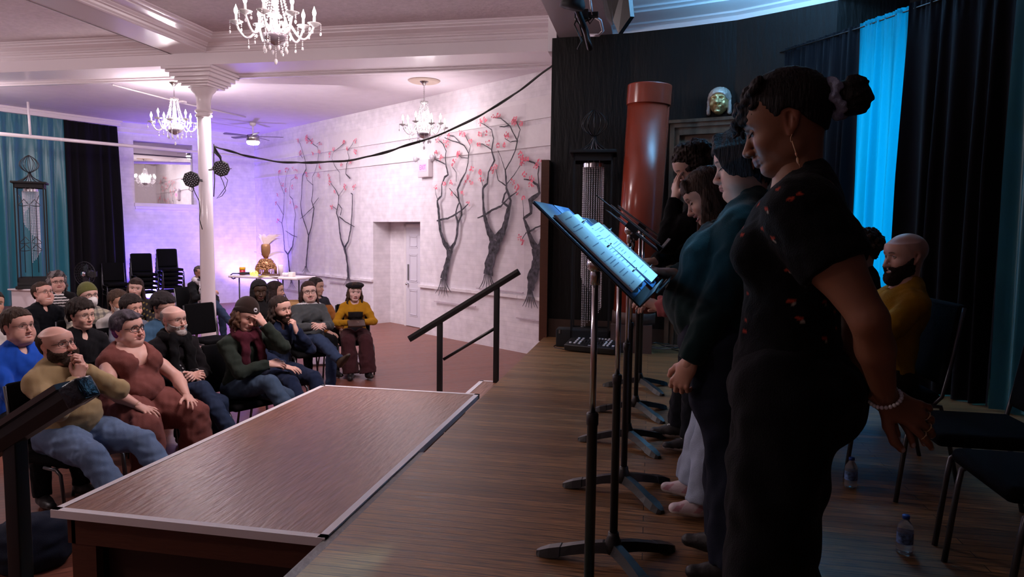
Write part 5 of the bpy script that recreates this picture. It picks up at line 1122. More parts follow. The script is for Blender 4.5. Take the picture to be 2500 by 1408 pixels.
def w1top(V, k, P):
    C = np.tile((.003, .003, .004), (len(V), 1)); rn = np.random.RandomState(5); q = np.stack([(V-k['pel'])@k['l'], (V-k['pel'])@k['fw'], (V-k['pel'])@k['u']], 1)
    for i in range(60):
        c = V[rn.randint(len(V))]; w = (np.linalg.norm((V-c)*np.array((1, 1, 1.8)), axis=1) < .0075)*1.; C = mixc(C, (.35, .04, .02), w); w = (np.linalg.norm((V-c+np.array((0, .006, .007)))*np.array((1, 1, 2.2)), axis=1) < .0055)*1.; C = mixc(C, (.35, .32, .27), w)
    return C
P = dict(H=dict(skin=(.25, .108, .060), eye=0, lips=1.55, lipc=(.16, .055, .05), brow=(.012, .008, .007), nose=.95, nw=1.2, tipr=1.25, blush=.5, W=.97, neckw=.98, bwgt=.95), sit=False, S=.95, lean=-1, hs=.96, head=(-4, -17, 0), hf=.22, shw=.150, bust=.72, g=1.12, lg=1.14, bicep=1.3, hipw=1.05, glute=1.15, hb=.0065, hh=.0027, hd=.003,
    top=dict(name='black_shirt', col=w1top, t=.010, sleeve='short', slen=.42, neck='crew', fold=.0022, fs=.09, hemz=.0, h=.0065), bottom=dict(name='wide_trousers', col=(.003, .003, .004), t=.014, wide=.055, fold=.006, fs=.2, hem=.02),
    armL=dict(w=(-.10, -.215, .93), pole=(-1, -.35, -.2), f=(.15, -.85, -.45), n=(-.85, -.3, .25), curl=(.25, .45, .55, .5), spread=.18, thumb=.9), armR=dict(w=(.0, -.20, .93), pole=(1, -.4, 0), f=(-.45, -.6, -.45), n=(.2, .5, .8), curl=.35, spread=.2, thumb=.8),
    legR=((.10, .02, .50), (.11, -.03, .09)), legL=((-.10, .03, .50), (-.12, -.01, .09)), headwear=[w1hair], more=w1more, shoe=shoe_b, nail=(.5, .42, .42))
fit_height(P, 302, 1.70, 1918); pos = place_by_head(1918, 302, P, 84, 0, 1.70); W1 = human(pos, 84, P, 'nearest reader, woman with a black bun and scrunchie in black shirt and wide trousers', 0); W1p = pos
def w2hair(k):
    v = Vol((-.13, -.19, -.16), (.13, .15, .18), .0038); hair_cap(v, 1.02, .012, .014, 0, low=([-.14, -.05, -.02, .0, .02, .035, .05, .065, .09, .12], [-.10, -.09, -.05, -.02, -.03, -.045, -.02, .03, .05, .05]), back=.01)
    for s in (-1, 1):
        for i in range(8): v.chain([(s*.01, .085-.008*i, .11), (s*(.05+.004*i), .092-.012*i, .06), (s*(.066+.003*i), .070-.010*i, .0+.004*i), (s*(.071+.002*i), .045-.009*i, -.045)], [.011, .012, .010, .005], .005)
    v.ripple(.0015, .02, 3, (1, 1, .4)); V, F = v.mesh(1); return [('hair', [(V, F, hcol(V, (.011, .009, .011), .3))], HAIR)]
P = dict(H=dict(skin=(.56, .30, .22), eye=.08, W=1.06, fat=.016, lips=1.05, lipc=(.36, .12, .11), brow=(.015, .010, .010), blush=.7, nose=.9), sit=False, S=1.0, lean=-6, head=(3, -9, 0), hf=.1, shw=.158, bust=1.25, g=1.36, belly=.75, lg=1.18, hb=.008, hh=.0032, hd=.0034,
    top=dict(name='green_sweater', col=(.006, .022, .024), t=.020, neck='scoop', mat=KNIT, fold=.004, hemz=.05), bottom=dict(name='dark_jeans', col=(.005, .008, .020), mat=DENIM, t=.014, wide=.03, hem=-.03, fold=.006, fs=.2),
    armL=dict(w=(-.22, .14, .83), pole=(-.6, -1, 0), f=(.15, .35, -.9), n=(-.9, .35, .1), curl=(.7, .8, .9, .9), thumb=.3), armR=dict(w=(.17, .50, 1.13), pole=(1, -.5, -.8), f=(-.15, 1, .12), n=(.35, .1, .9), curl=.35, thumb=.7),
    legR=((.10, -.03, .50), (.10, -.04, .10)), legL=((-.10, -.04, .50), (-.12, -.07, .10)), headwear=[w2hair], shoe=dict(name='boot', col=(.012, .011, .012), sole=(.025, .022, .02), shaft=.08))
fit_height(P, 402, 2.50, 1818); pos = place_by_head(1818, 402, P, 84, 0, 2.50); P['armR']['w'] = to_local(Pdist(1640, 668, 2.66), pos, 84, 0)/P['S']; W2p = pos; human(pos, 84, P, 'second reader, black haired woman in a dark green sweater holding the binder page', 0)
def w3shoe(V, C): C = mixc(C, (.48, .20, .25), ((np.sin(V[:, 1]*70+V[:, 2]*60) > .55)*(V[:, 2] > -.055))*.8); return mixc(C, (.72, .62, .66), ((np.abs(V[:, 0]) < .018)*(V[:, 1] > .02)*(V[:, 2] > -.045))*.7)
P = dict(H=dict(skin=(.62, .38, .30), eye=0, smile=1., open=.5, W=.98, lipc=(.45, .16, .15), blush=.8, brow=(.06, .03, .02)), sit=False, S=.985, lean=14, head=(4, -26, 4), hf=.25, shw=.150, bust=.8, lg=.95, hb=.009, hh=.0036,
    top=dict(name='black_top', col=(.004, .004, .005), t=.014), bottom=dict(name='light_jeans', col=(.34, .41, .54), mat=DENIM, t=.016, wide=.055, hem=-.03, fold=.006, fs=.18), headwear=[hair_long((.040, .020, .013), .42, bangs=.030, n=26, r=.015, t=.010, tip=(.13, .055, .025), wave=.006)],
    armL=dict(w=(-.10, .38, 1.03), pole=(-.8, -.5, -.8), f=(.2, .9, .25), n=(-.5, 0, 1), curl=.5), armR=dict(w=(.12, .36, 1.02), pole=(1, -.5, -.8), f=(-.1, 1, .1), n=(0, 0, 1), curl=.6),
    legR=((.09, .11, .50), (.10, .15, .09)), legL=((-.09, .09, .50), (-.11, .11, .09)), shoe=dict(name='sneaker', col=(.62, .52, .55), sole=(.75, .72, .72), paint=w3shoe), more=lambda root, k, hm, put: sleeve_cuff(root, k, 'L', (.36, .10, .11)))
def sleeve_cuff(root, k, s, col):
    v = Vol(np.minimum(k['wr'+s], k['el'+s])-.09, np.maximum(k['wr'+s], k['el'+s])+.09, .007); d = _n(k['wr'+s]-k['el'+s]); v.cap(k['wr'+s]-d*.16, k['wr'+s]+d*.015, .056, .047, .01, cut=(k['wr'+s]+d*.012, d)); v.ripple(.004, .05, 1); V, F = v.mesh(1); np_obj('rose_sleeve', [(V, F, np.array(col))], KNIT(), root)
fit_height(P, 478, 3.12, 1728); pos = place_by_head(1728, 478, P, 88, 0, 3.12); W3p = pos; human(pos, 88, P, 'laughing reader with long brown hair and bangs in light jeans and pink sneakers', 0)
def watch(root, k, hm, put):
    m = MB(); m.cur = (.01, .01, .01); d = _n(k['wrL']-k['elL']); M = quat_to(d).to_3x3(); c = Vector(k['wrL']-d*.03); pts = [c+M@Vector((math.cos(a)*.031, math.sin(a)*.031, 0)) for a in [i*math.pi/8 for i in range(17)]]; m.tube(pts, .007, 6, cap=False); np_obj('watch', [mb_part(m)], SATIN(), root)
P = dict(H=dict(skin=(.60, .38, .31), eye=.1, brow=(.03, .02, .015), blush=.5), sit=False, S=1.06, lean=10, head=(12, -26, -6), hf=.25, hb=.0095, hh=.0038, top=dict(name='black_sweatshirt', col=(.004, .004, .005), t=.020), bottom=dict(name='dark_trousers', col=(.007, .008, .013), t=.014, wide=.02, hem=-.03),
    headwear=[hair_curly((.022, .013, .011), .024, 130, 6, .016, .0, front=.015)], armL=dict(hwb=(-.10, .10, -.19), pole=(-.3, .1, -1), f=(.35, .02, .93), n=(-.35, .93, .1), curl=.3, thumb=.6), armR=dict(w=(.12, .34, 1.05), pole=(1, -.5, -.8), f=(0, 1, .1), n=(0, 0, 1), curl=.6), more=watch, legR=((.10, .10, .50), (.12, .16, .09)), legL=((-.10, .08, .50), (-.13, .10, .09)),
    shoe=dict(name='canvas_shoe', col=(.013, .013, .015), sole=(.5, .46, .44), paint=lambda V, C: mixc(C, (.6, .58, .58), (np.abs(V[:, 0]) < .012)*(V[:, 1] > .03)*(V[:, 1] < .08)*(V[:, 2] > -.035)*1.)))
fit_height(P, 408, 4.05, 1692); pos = place_by_head(1692, 408, P, 92, 0, 4.05); W4p = pos; human(pos, 92, P, 'farthest reader, dark curly haired man with a hand on his forehead', 0)
# --- seated at the back of the stage
def booklet(root, k, hm, put):
    b = MB(); M = Matrix.Translation(Vector((-.02, .40, .83)))@Matrix.Rotation(math.radians(28), 4, 'X'); b.box((-.14, -.10, -.003), (0, .10, .003), M@Matrix.Rotation(.15, 4, 'Y')); b.box((0, -.10, -.003), (.14, .10, .003), M@Matrix.Rotation(-.15, 4, 'Y')); b.build('booklet', mat('paper', (.6, .6, .62), rough=.6), root)
P = dict(H=dict(skin=(.58, .34, .28), smile=.9, open=.3, eye=.2, brow=(.03, .02, .015), scalp=((.20, .14, .13), .25), nose=1.1), S=1.03, lean=-10, hz=.50, head=(14, -2, 0), g=1.12, bicep=1.2, pec=1, shw=.170, hb=.008, hh=.0034, belly=.1,
    top=dict(name='mustard_shirt', col=(.36, .185, .012), t=.009, fold=.003, fs=.10), bottom=dict(col=(.03, .026, .024)), headwear=[beard((.025, .014, .012), .010, .014)], armL=dict(w=(-.12, .34, .80), pole=(-.7, -.6, -.8), f=(.4, .8, .15), n=(-.5, .2, .8), curl=.7), armR=dict(w=(.10, .36, .82), pole=(.9, -.6, -.6), f=(-.4, .8, .1), n=(.5, .2, .8), curl=.7), more=booklet)
r, k, p = seat(2210, 628, 92, 'bald bearded man in a mustard long sleeved shirt sitting with a booklet on stage', P, floor=0, depth=3.75)
MUST = p
P = dict(H=dict(skin=(.5, .30, .25), eye=.2), S=1.0, lean=-4, hz=.52, head=(0, -4, 0), hb=.010, top=dict(name='black_suit', col=(.004, .004, .005), t=.018, neck='collar'), headwear=[hair_curly((.035, .018, .014), .024, 130, 12, .02, -.06)],
    more=lambda root, k, hm, put: np_obj('grey_shirt_collar', [(*ringvol(k), np.array((.28, .26, .28)))], CLOTH(), root))
def ringvol(k):
    v = Vol(k['nb']-.16, k['nb']+.16, .006); c = k['nb']+k['u']*.03; v.cap(c, c+(k['hc']-k['nb'])*.25, .066, .066, .01, cut=[(c+(k['hc']-k['nb'])*.25, _n(k['hc']-k['nb']))]); return v.mesh(1)
seat(2100, 602, 90, 'curly haired person in a black suit half hidden behind the nearest reader', P, floor=0, depth=4.5)
print('POS', W1p, W2p, W3p, W4p, MUST, [tuple(round(float(q), 2) for q in s[0]) for s in SEATED])
# ------------------------------------------------------------------ chairs
chair_pad = mat('black_fabric', (.0055, .0055, .0065), rough=.95, bump=.3, scale=300, spec=.08); chair_tube = mat('grey_tube', (.10, .10, .11), rough=.35, metal=.8)
def make_chair(label):
    t = thing('stacking_chair', label, 'chair')
    m = MB(); m.rbox((-.225, -.21, .405), (.225, .25, .465), .028); m.build('seat', chair_pad, t)
    M = Matrix.Translation((0, -.215, .50))@Matrix.Rotation(math.radians(9), 4, 'X'); m = MB(); m.rbox((-.22, -.028, .0), (.22, .018, .43), .02, M); m.build('backrest', chair_pad, t)
    for s in (-1, 1):
        m = MB(); m.tube([(s*.235, .24, 0), (s*.235, .21, .30), (s*.235, .20, .37), (s*.232, .16, .398), (s*.23, .05, .402)], .0115, 8); m.build('leg', chair_tube, t)
        m = MB(); m.tube([(s*.235, -.30, 0), (s*.235, -.23, .30), (s*.235, -.20, .40), (s*.23, -.10, .402)], .0115, 8); m.build('leg', chair_tube, t)
        m = MB(); m.tube([(s*.228, -.16, .40), (s*.230, -.205, .45), (s*.230, -.235, .60), (s*.228, -.285, .91)], .0105, 8); m.build('back_frame', chair_tube, t)
    m = MB(); m.tube([(-.23, .12, .398), (.23, .12, .398)], .009, 6); m.tube([(-.23, -.13, .398), (.23, -.13, .398)], .009, 6); m.build('stretcher', chair_tube, t); return t
proto = None
def put_chair(x, y, z, yaw, label, group):
    global proto
    if proto is None: proto = make_chair(label); r = proto; r.location = (x, y, z); r.rotation_euler = (0, 0, math.radians(yaw)); r['group'] = group; return r
    return dup(proto, (x, y, z), math.radians(yaw), label, group)
WHO = ['the man in the tan fleece', 'the woman in the brown jumpsuit', 'the white bearded bald man', 'the man in the blue pullover', 'the black haired man in glasses', 'the man in the black zip jacket', 'the woman in the striped top', 'the person in the green beanie', 'the masked brown haired person', 'the laughing short haired person', 'the long haired woman before the stacks', 'the person in the denim jacket', 'the scarfed person behind the column', 'the person cut by the left edge', 'the person in the brown beanie', 'the bearded man in coveralls', 'the woman in the black turtleneck', 'the dark haired woman in profile', 'the laughing woman in grey', 'the person in the orange jacket', 'the woman in the beret', 'the man in the mustard shirt', 'the curly haired person in black']
for i, (p, yaw, fl_, hz) in enumerate(SEATED):
    a = math.radians(yaw); dy = .0; put_chair(p[0]+math.sin(a)*dy, p[1]-math.cos(a)*dy, fl_, yaw, 'black stacking chair under '+WHO[i], 'occupied audience chairs' if fl_ < 0 else 'chairs along the back of the stage')
for (x, y, lb) in ((1.42, 3.30, 'empty black stacking chair next to the man in the mustard shirt'), (1.40, 2.68, 'second empty black chair from the mustard shirted man, behind the water bottle'), (1.45, 2.08, 'nearest empty black chair, cut by the right edge')):
    put_chair(x, y, 0, 90, lb, 'chairs along the back of the stage')
put_chair(*Pdist(405, 800, 6.9)[:2], HF, -112, 'empty black chair beside the white bearded man, in front of the column', 'empty audience chairs') if False else None
cx_, cy_ = Pz(520, 905, HF)[:2]; put_chair(cx_, cy_, HF, -110, 'empty black chair between the bald man and the person in the brown beanie', 'empty audience chairs')
# three stacks against the mirror wall
for (px, n, zb, nm) in ((268, 3, 0, 'left'), (335, 5, 0, 'middle'), (396, 6, 0, 'right')):
    b = Pw(px, 700, (MEND[0]+.45*Mm[1]*-1, MEND[1]+.45*Mm[0]), (A_[0]+.45*-Mm[1], A_[1]+.45*Mm[0])); 
    q = Vector((b[0], b[1])); nrm = Vector((Wd[0], Wd[1])); 
    w0 = Pw(px, 700, MEND, A_); base = Vector((w0[0], w0[1]))+nrm*.55; yaw = math.degrees(math.atan2(-nrm.x, nrm.y))
    names = ['bottom', 'second', 'third', 'fourth', 'fifth', 'top']
    for i in range(n):
        put_chair(base.x+nrm.x*.03*i, base.y+nrm.y*.03*i, HF+.085*i*1.25, yaw, 'black stacking chair, %s of the %s stack by the mirror wall' % ('top' if i == n-1 else names[i], nm), 'black chairs stacked by the mirror wall')
# ------------------------------------------------------------------ music stands
def make_stand(loc, rz, label, hgt, tilt, desk=True, group='black music stands'):
    t = thing('music_stand', label, 'music stand', loc, rz, group)
    for k_ in range(3):
        a = math.radians((178, 42, -52)[k_]); m = MB(); c, s = math.cos(a), math.sin(a); V = []; prof = [(.0, .072, .024, .020), (.04, .070, .025, .020), (.10, .060, .026, .018), (.16, .045, .028, .017), (.20, .034, .031, .016), (.205, .033, .034, .018), (.25, .022, .033, .017), (.285, .013, .026, .012), (.30, .010, .012, .008)]
        for r, z, w, h in prof: V += [(c*r-s*w, s*r+c*w, z-h if z-h > 0 else 0.0), (c*r+s*w, s*r-c*w, z-h if z-h > 0 else 0.0), (c*r+s*w*.6, s*r-c*w*.6, z+h), (c*r-s*w*.6, s*r+c*w*.6, z+h)]
        m.add(V, [(i*4+j, i*4+(j+1) % 4, (i+1)*4+(j+1) % 4, (i+1)*4+j) for i in range(8) for j in range(4)]+[(3, 2, 1, 0), (32, 33, 34, 35)], smooth=False); m.build('foot', black_metal, t)
    m = MB(); m.lathe([(.030, .05), (.032, .09), (.022, .115), (.020, .13)], 16); m.build('hub', black_metal, t)
    m = MB(); m.lathe([(.0155, .10), (.0155, .70), (.018, .705), (.018, .735), (.014, .74)], 14); m.build('pole', black_metal, t)
    m = MB(); m.lathe([(.0095, .70), (.0095, hgt-.03)], 12); m.build('inner_tube', chrome, t)
    m = MB(); m.ball((0, 0, hgt), .026, 12, 8); m.tube([(0, 0, hgt-.06), (0, 0, hgt)], .014, 8); m.build('tilt_knob', chrome, t)
    M = Matrix.Translation((0, 0, hgt))@Matrix.Rotation(math.radians(tilt), 4, 'Y'); m = MB()           # desk plane: x up-slope, y across
    o_ = .03; m.rbox((-.212, -.25, o_-.002), (.17, .25, o_+.002), .0015, M); d = m.build('desk', black_metal, t)
    m = MB(); m.box((.168, -.25, o_), (.172, .25, o_+.055), M); m.box((.168, -.25, o_+.052), (.172+.0, .25, o_+.055), M); m.build('lip', black_metal, t)
    m = MB(); m.box((-.03, -.04, .0), (.03, .04, o_), M); m.build('bracket', black_metal, t); return t, M
binder_m = mat('black_binder', (.008, .010, .016), rough=.4); page_m = bpy.data.materials.new('printed_page'); page_m.use_nodes = True; page_m.node_tree.nodes['Principled BSDF'].inputs['Base Color'].default_value = (.78, .80, .82, 1); page_m.node_tree.nodes['Principled BSDF'].inputs['Roughness'].default_value = .6
ink = mat('ink', (.26, .30, .40), rough=.8)
def make_binder(loc, rz, M, label, z, curl=True, slide=0., across=0.):
    t = thing('binder', label, 'binder', loc, rz, 'open binders on the music stands'); B = M@Matrix.Translation((slide, across, z))
    m = MB(); m.rbox((-.20, -.26, 0), (.155, -.012, .004), .0015, B); m.rbox((-.20, .012, 0), (.155, .26, .004), .0015, B); m.build('cover', mat('blue_binder_cover', (.04, .13, .30), rough=.35), t)
    m = MB(); m.rbox((-.15, -.014, .0), (.15, .014, .006), .001, B); m.build('spine', binder_m, t)
    rn = random.Random(int(loc[1]*100)); hs = {}
    for s in (-1, 1):
        m = MB(); n = 10; V = []
        for i in range(n+1):
            u = i/n; y = s*(.018+.215*u); zz = .012+.020*math.sin(math.pi*min(1, u*1.2+.1))*(1 if s < 0 else .7)
            V += [(-.14, y, zz), (.14, y, zz)]
        V = [B@Vector(p) for p in V]; Vb = [p-(B.to_3x3()@Vector((0, 0, .005))) for p in V]; k0 = len(V)
        m.add(V+Vb, [(2*i, 2*i+1, 2*i+3, 2*i+2) for i in range(n)]+[(k0+2*i+2, k0+2*i+3, k0+2*i+1, k0+2*i) for i in range(n)]+[(2*i, 2*i+2, k0+2*i+2, k0+2*i) for i in range(n)]+[(2*i+3, 2*i+1, k0+2*i+1, k0+2*i+3) for i in range(n)]+[(2*n, 2*n+1, k0+2*n+1, k0+2*n), (1, 0, k0, k0+1)], smooth=False)
        pg = m.build('pages', page_m, t); tx = MB(); ln = 24          # lines of dialogue
        x = -.12
        while x < .125:
            w = rn.choice((.03, .09, .13, .05, .02, .07)); y0 = .035+(.04 if w < .06 else 0)
            ys = [y0+w*q/6 for q in range(7)]; Vt = []
            for y in ys:
                u = (y-.018)/.215; zz = .0128+.020*math.sin(math.pi*min(1, u*1.2+.1))*(1 if s < 0 else .7)
                Vt += [B@Vector((x, s*y if s > 0 else -(.25-y), zz if s > 0 else .0128+.020*math.sin(math.pi*min(1, ((.25-y)-.018)/.215*1.2+.1)))), B@Vector((x+.0022, s*y if s > 0 else -(.25-y), zz if s > 0 else .0128+.020*math.sin(math.pi*min(1, ((.25-y)-.018)/.215*1.2+.1))))]
            tx.add(Vt, [(2*i, 2*i+1, 2*i+3, 2*i+2) for i in range(6)]); x += rn.choice((.012, .012, .022, .03))
        tx.build('text_lines', ink, pg)
    for x in (-.10, 0, .10): m = MB(); m.tube([B@Vector((x, .028*math.cos(a), .004+.036*math.sin(a))) for a in [i*math.pi/8 for i in range(9)]], .0022, 6); m.build('ring', chrome, t)
    return t
SY = [(-.155, 2.02), (-.11, 2.60), (-.10, 3.37), (-.105, 4.16), (-.075, 4.90), (-.06, 5.72)]
for i, (x, y) in enumerate(SY):
    hg = (1.175, 1.155, 1.28, 1.24, 1.30, 1.27)[i]; rz = (-3, -3, 0, 0, 2, 0)[i]; tl = (43, 41, 38, 38, 36, 36)[i]
    t, M = make_stand((x, y, 0), math.radians(rz), ('nearest music stand holding the blue lit binder', 'second music stand, just behind the blue lit binder', 'third music stand from the camera', 'fourth music stand from the camera', 'fifth music stand from the camera', 'farthest music stand, nearest the end wall')[i], hg, tl)
    if i in (0, 1): make_binder((x, y, 0), math.radians(rz), M, ('open binder of script pages on the nearest music stand', 'open binder of script pages touched by the second reader')[i], .0335, slide=-.01)
    elif i in (2, 3):
        b = thing('script', ('stapled script on the third music stand', 'stapled script on the fourth music stand')[i-2], 'script', (x, y, 0), math.radians(rz)); m = MB(); m.rbox((-.14, -.11, .034), (.15, .11, .040), .001, M); m.build('pages', page_m, b)
# ------------------------------------------------------------------ tree paintings on sheer banners (traced as flat art on the white wall)
def CP(x, y): return Ws(540+x/2.6075, 260+y/2.6075)
ink_tree = mat('black_ink_paint', (.055, .050, .062), rough=.8, bump=.2, scale=14, var=.92, detail=8); bloom = mat('pink_paint', (.80, .15, .22), rough=.7, var=.3, scale=8)
sheer = bpy.data.materials.new('sheer_white_fabric'); sheer.use_nodes = True; b_ = sheer.node_tree.nodes['Principled BSDF']; b_.inputs['Base Color'].default_value = (.84, .76, .80, 1); b_.inputs['Alpha'].default_value = .16; b_.inputs['Roughness'].default_value = .8
TREES = [
 ('leftmost tree banner beside the room corner', (352, 360, 545, 1165), [[(464, 1120, 20), (452, 1060, 16), (446, 1000, 12), (440, 940, 12)], [(440, 940, 10), (420, 915, 9), (415, 850, 7), (410, 790, 7), (402, 740, 6), (412, 690, 5), (415, 620, 4), (418, 540, 3), (425, 470, 3), (435, 420, 2), (450, 395, 2)], [(440, 940, 11), (470, 890, 10), (480, 820, 7), (482, 740, 5), (490, 690, 4), (480, 640, 4), (470, 590, 4), (452, 570, 4), (452, 520, 3), (460, 470, 2), (490, 450, 2)], [(412, 690, 4), (385, 640, 3), (365, 610, 2)], [(405, 745, 3), (375, 720, 2)], [(418, 560, 3), (395, 500, 3), (380, 450, 2), (385, 420, 2)], [(425, 790, 3), (470, 820, 4), (500, 830, 3)]],
  [(385, 420), (432, 400), (470, 392), (495, 402), (490, 450), (372, 560), (365, 612), (455, 612), (495, 640), (375, 722), (430, 530), (408, 500), (470, 510)]),
 ('second tree banner from the room corner', (495, 190, 665, 1120), [[(556, 1020, 14), (560, 960, 11), (568, 880, 11), (572, 820, 13)], [(572, 820, 9), (560, 780, 8), (540, 720, 8), (528, 680, 8), (522, 620, 6), (528, 560, 5), (530, 500, 7), (535, 440, 8), (557, 400, 6), (550, 340, 4), (535, 290, 3), (520, 240, 3), (505, 215, 2)], [(572, 820, 9), (590, 770, 8), (600, 700, 9), (607, 650, 9), (592, 600, 6), (600, 540, 6), (600, 500, 4), (595, 450, 3), (612, 420, 3), (630, 360, 3), (637, 300, 3), (630, 260, 3), (600, 240, 3), (575, 208, 4), (555, 193, 3)], [(600, 500, 3), (565, 470, 3), (555, 440, 2)], [(603, 640, 4), (570, 670, 4), (545, 695, 3), (518, 715, 2)], [(603, 625, 4), (637, 580, 3)], [(535, 330, 3), (515, 300, 2)], [(625, 240, 2), (648, 225, 2)]],
  [(505, 215), (518, 300), (562, 195), (592, 225), (645, 240), (642, 290), (602, 305), (560, 440), (632, 440), (645, 380), (560, 225)]),
 ('third tree banner, just left of the door', (690, 190, 890, 1120), [[(826, 1090, 22), (820, 1000, 14), (812, 940, 15), (800, 900, 18)], [(800, 900, 13), (780, 850, 11), (770, 790, 10), (765, 720, 9), (750, 680, 8), (762, 620, 7), (765, 570, 6), (745, 530, 4), (715, 490, 3), (705, 450, 2)], [(800, 900, 13), (825, 860, 11), (840, 790, 9), (848, 700, 8), (852, 620, 7), (853, 560, 6), (842, 552, 4)], [(838, 460, 7), (810, 430, 6), (815, 370, 5), (832, 330, 4), (820, 285, 3), (850, 245, 3), (866, 215, 2)], [(763, 620, 5), (785, 650, 5), (776, 692, 6)], [(774, 500, 3), (770, 420, 3), (740, 380, 3), (720, 330, 2), (732, 290, 2), (770, 262, 3), (800, 235, 3)], [(768, 700, 6), (810, 735, 5), (842, 752, 4), (866, 765, 3)], [(765, 570, 3), (800, 520, 2)], [(752, 655, 3), (722, 632, 2)]],
  [(730, 272), (798, 230), (866, 215), (872, 290), (710, 302), (705, 448), (740, 540), (802, 512), (718, 632), (862, 510), (782, 370), (820, 265), (840, 350), (705, 480)]),
 ('fourth tree banner, just right of the door', (1372, 205, 1640, 1255), [[(1432, 1100, 40), (1440, 1060, 32), (1452, 1010, 26), (1465, 960, 30), (1472, 912, 38)], [(1466, 910, 24), (1440, 870, 20), (1415, 800, 16), (1405, 720, 15), (1402, 650, 14), (1393, 600, 11), (1420, 570, 8), (1422, 500, 6), (1440, 450, 9), (1462, 435, 9), (1450, 380, 6), (1445, 330, 5), (1450, 285, 5), (1430, 240, 4), (1400, 212, 3)], [(1478, 910, 22), (1505, 870, 15), (1520, 810, 13), (1526, 740, 15), (1510, 690, 9), (1518, 650, 8), (1534, 610, 8), (1522, 530, 12), (1542, 480, 9), (1575, 420, 6), (1590, 360, 5), (1594, 300, 5), (1565, 250, 5), (1530, 232, 4), (1480, 218, 4), (1440, 200, 3)], [(1526, 740, 10), (1550, 690, 10), (1545, 640, 9), (1530, 590, 8)], [(1390, 728, 5), (1412, 722, 9), (1460, 713, 7), (1505, 690, 7), (1550, 660, 6), (1592, 620, 4)], [(1592, 310, 4), (1606, 255, 3), (1572, 185, 3)], [(1530, 590, 5), (1500, 555, 4), (1470, 520, 2)], [(1590, 330, 3), (1550, 328, 3), (1520, 300, 2)], [(1445, 370, 5), (1410, 350, 5), (1382, 340, 4), (1376, 290, 3)], [(1400, 600, 4), (1386, 562, 3), (1380, 520, 2)], [(1538, 230, 4), (1500, 190, 3), (1455, 185, 3)], [(1515, 480, 3), (1515, 420, 3), (1490, 385, 2)]],
  [(1400, 215), (1385, 290), (1465, 188), (1455, 240), (1560, 180), (1600, 225), (1525, 310), (1500, 350), (1612, 400), (1590, 450), (1440, 490), (1480, 478), (1480, 550), (1380, 515), (1556, 555), (1592, 612), (1490, 380), (1415, 330), (1608, 480), (1545, 170), (1440, 225), (1530, 300), (1575, 480)]),
 ('fifth tree banner, tallest of the paintings', (1645, 60, 1950, 1170), [[(1716, 1070, 58), (1722, 1010, 44), (1745, 930, 48), (1762, 852, 58)], [(1752, 850, 40), (1725, 800, 28), (1705, 740, 20), (1692, 680, 16), (1685, 600, 11), (1685, 520, 10), (1712, 490, 10), (1720, 420, 7), (1757, 345, 9), (1740, 280, 6), (1752, 205, 5), (1740, 150, 4), (1700, 122, 3), (1665, 104, 2)], [(1770, 850, 40), (1810, 800, 30), (1832, 730, 24), (1846, 660, 20), (1862, 600, 10), (1835, 520, 10), (1832, 450, 9), (1826, 405, 6), (1860, 350, 5), (1890, 285, 5), (1905, 220, 5), (1880, 175, 4), (1855, 122, 5), (1820, 132, 4), (1790, 130, 3)], [(1846, 640, 10), (1810, 610, 9), (1822, 560, 8), (1842, 530, 7)], [(1650, 710, 4), (1698, 692, 9), (1742, 660, 8), (1800, 635, 7), (1850, 580, 6), (1902, 545, 3)], [(1900, 230, 5), (1922, 150, 4), (1890, 82, 3)], [(1852, 122, 5), (1800, 78, 4), (1750, 72, 3)], [(1738, 275, 4), (1682, 240, 3), (1655, 242, 2)], [(1688, 515, 3), (1670, 450, 3), (1665, 405, 2)], [(1832, 505, 5), (1782, 470, 4), (1765, 385, 2)], [(1826, 405, 4), (1800, 325, 3), (1780, 280, 2)], [(1836, 495, 4), (1882, 440, 3), (1922, 380, 3), (1926, 310, 2)], [(1905, 220, 4), (1860, 228, 3), (1825, 205, 2)]],
  [(1665, 105), (1702, 90), (1750, 68), (1782, 62), (1885, 82), (1928, 112), (1880, 102), (1660, 180), (1702, 170), (1660, 245), (1842, 200), (1780, 252), (1822, 250), (1925, 300), (1932, 362), (1765, 385), (1672, 420), (1672, 462), (1876, 480), (1902, 512), (1900, 545), (1745, 405), (1840, 190), (1930, 330), (1715, 235)]),
 ('sixth tree banner, rightmost and nearest the stage wall', (1905, 330, 2075, 1355), [[(1986, 1165, 34), (2000, 1080, 46), (2032, 985, 44), (2032, 905, 52)], [(2025, 910, 30), (1992, 850, 20), (1970, 780, 16), (1945, 712, 11), (1992, 680, 11), (1986, 600, 22), (2046, 550, 12), (2030, 500, 9), (1990, 470, 6), (1945, 465, 4)], [(2044, 905, 30), (2062, 850, 20)], [(2046, 545, 6), (2036, 430, 5), (2042, 385, 5), (2010, 360, 5), (1965, 345, 4), (1940, 350, 2)], [(1975, 800, 7), (2020, 772, 6), (2056, 757, 4)], [(1962, 800, 4), (1935, 842, 3)], [(1945, 705, 4), (1942, 640, 2), (1938, 590, 2)]],
  [(1940, 350), (1945, 440), (2000, 462), (2042, 350), (1940, 590), (1925, 832), (1992, 492), (2022, 380), (1930, 860), (1965, 340)])]
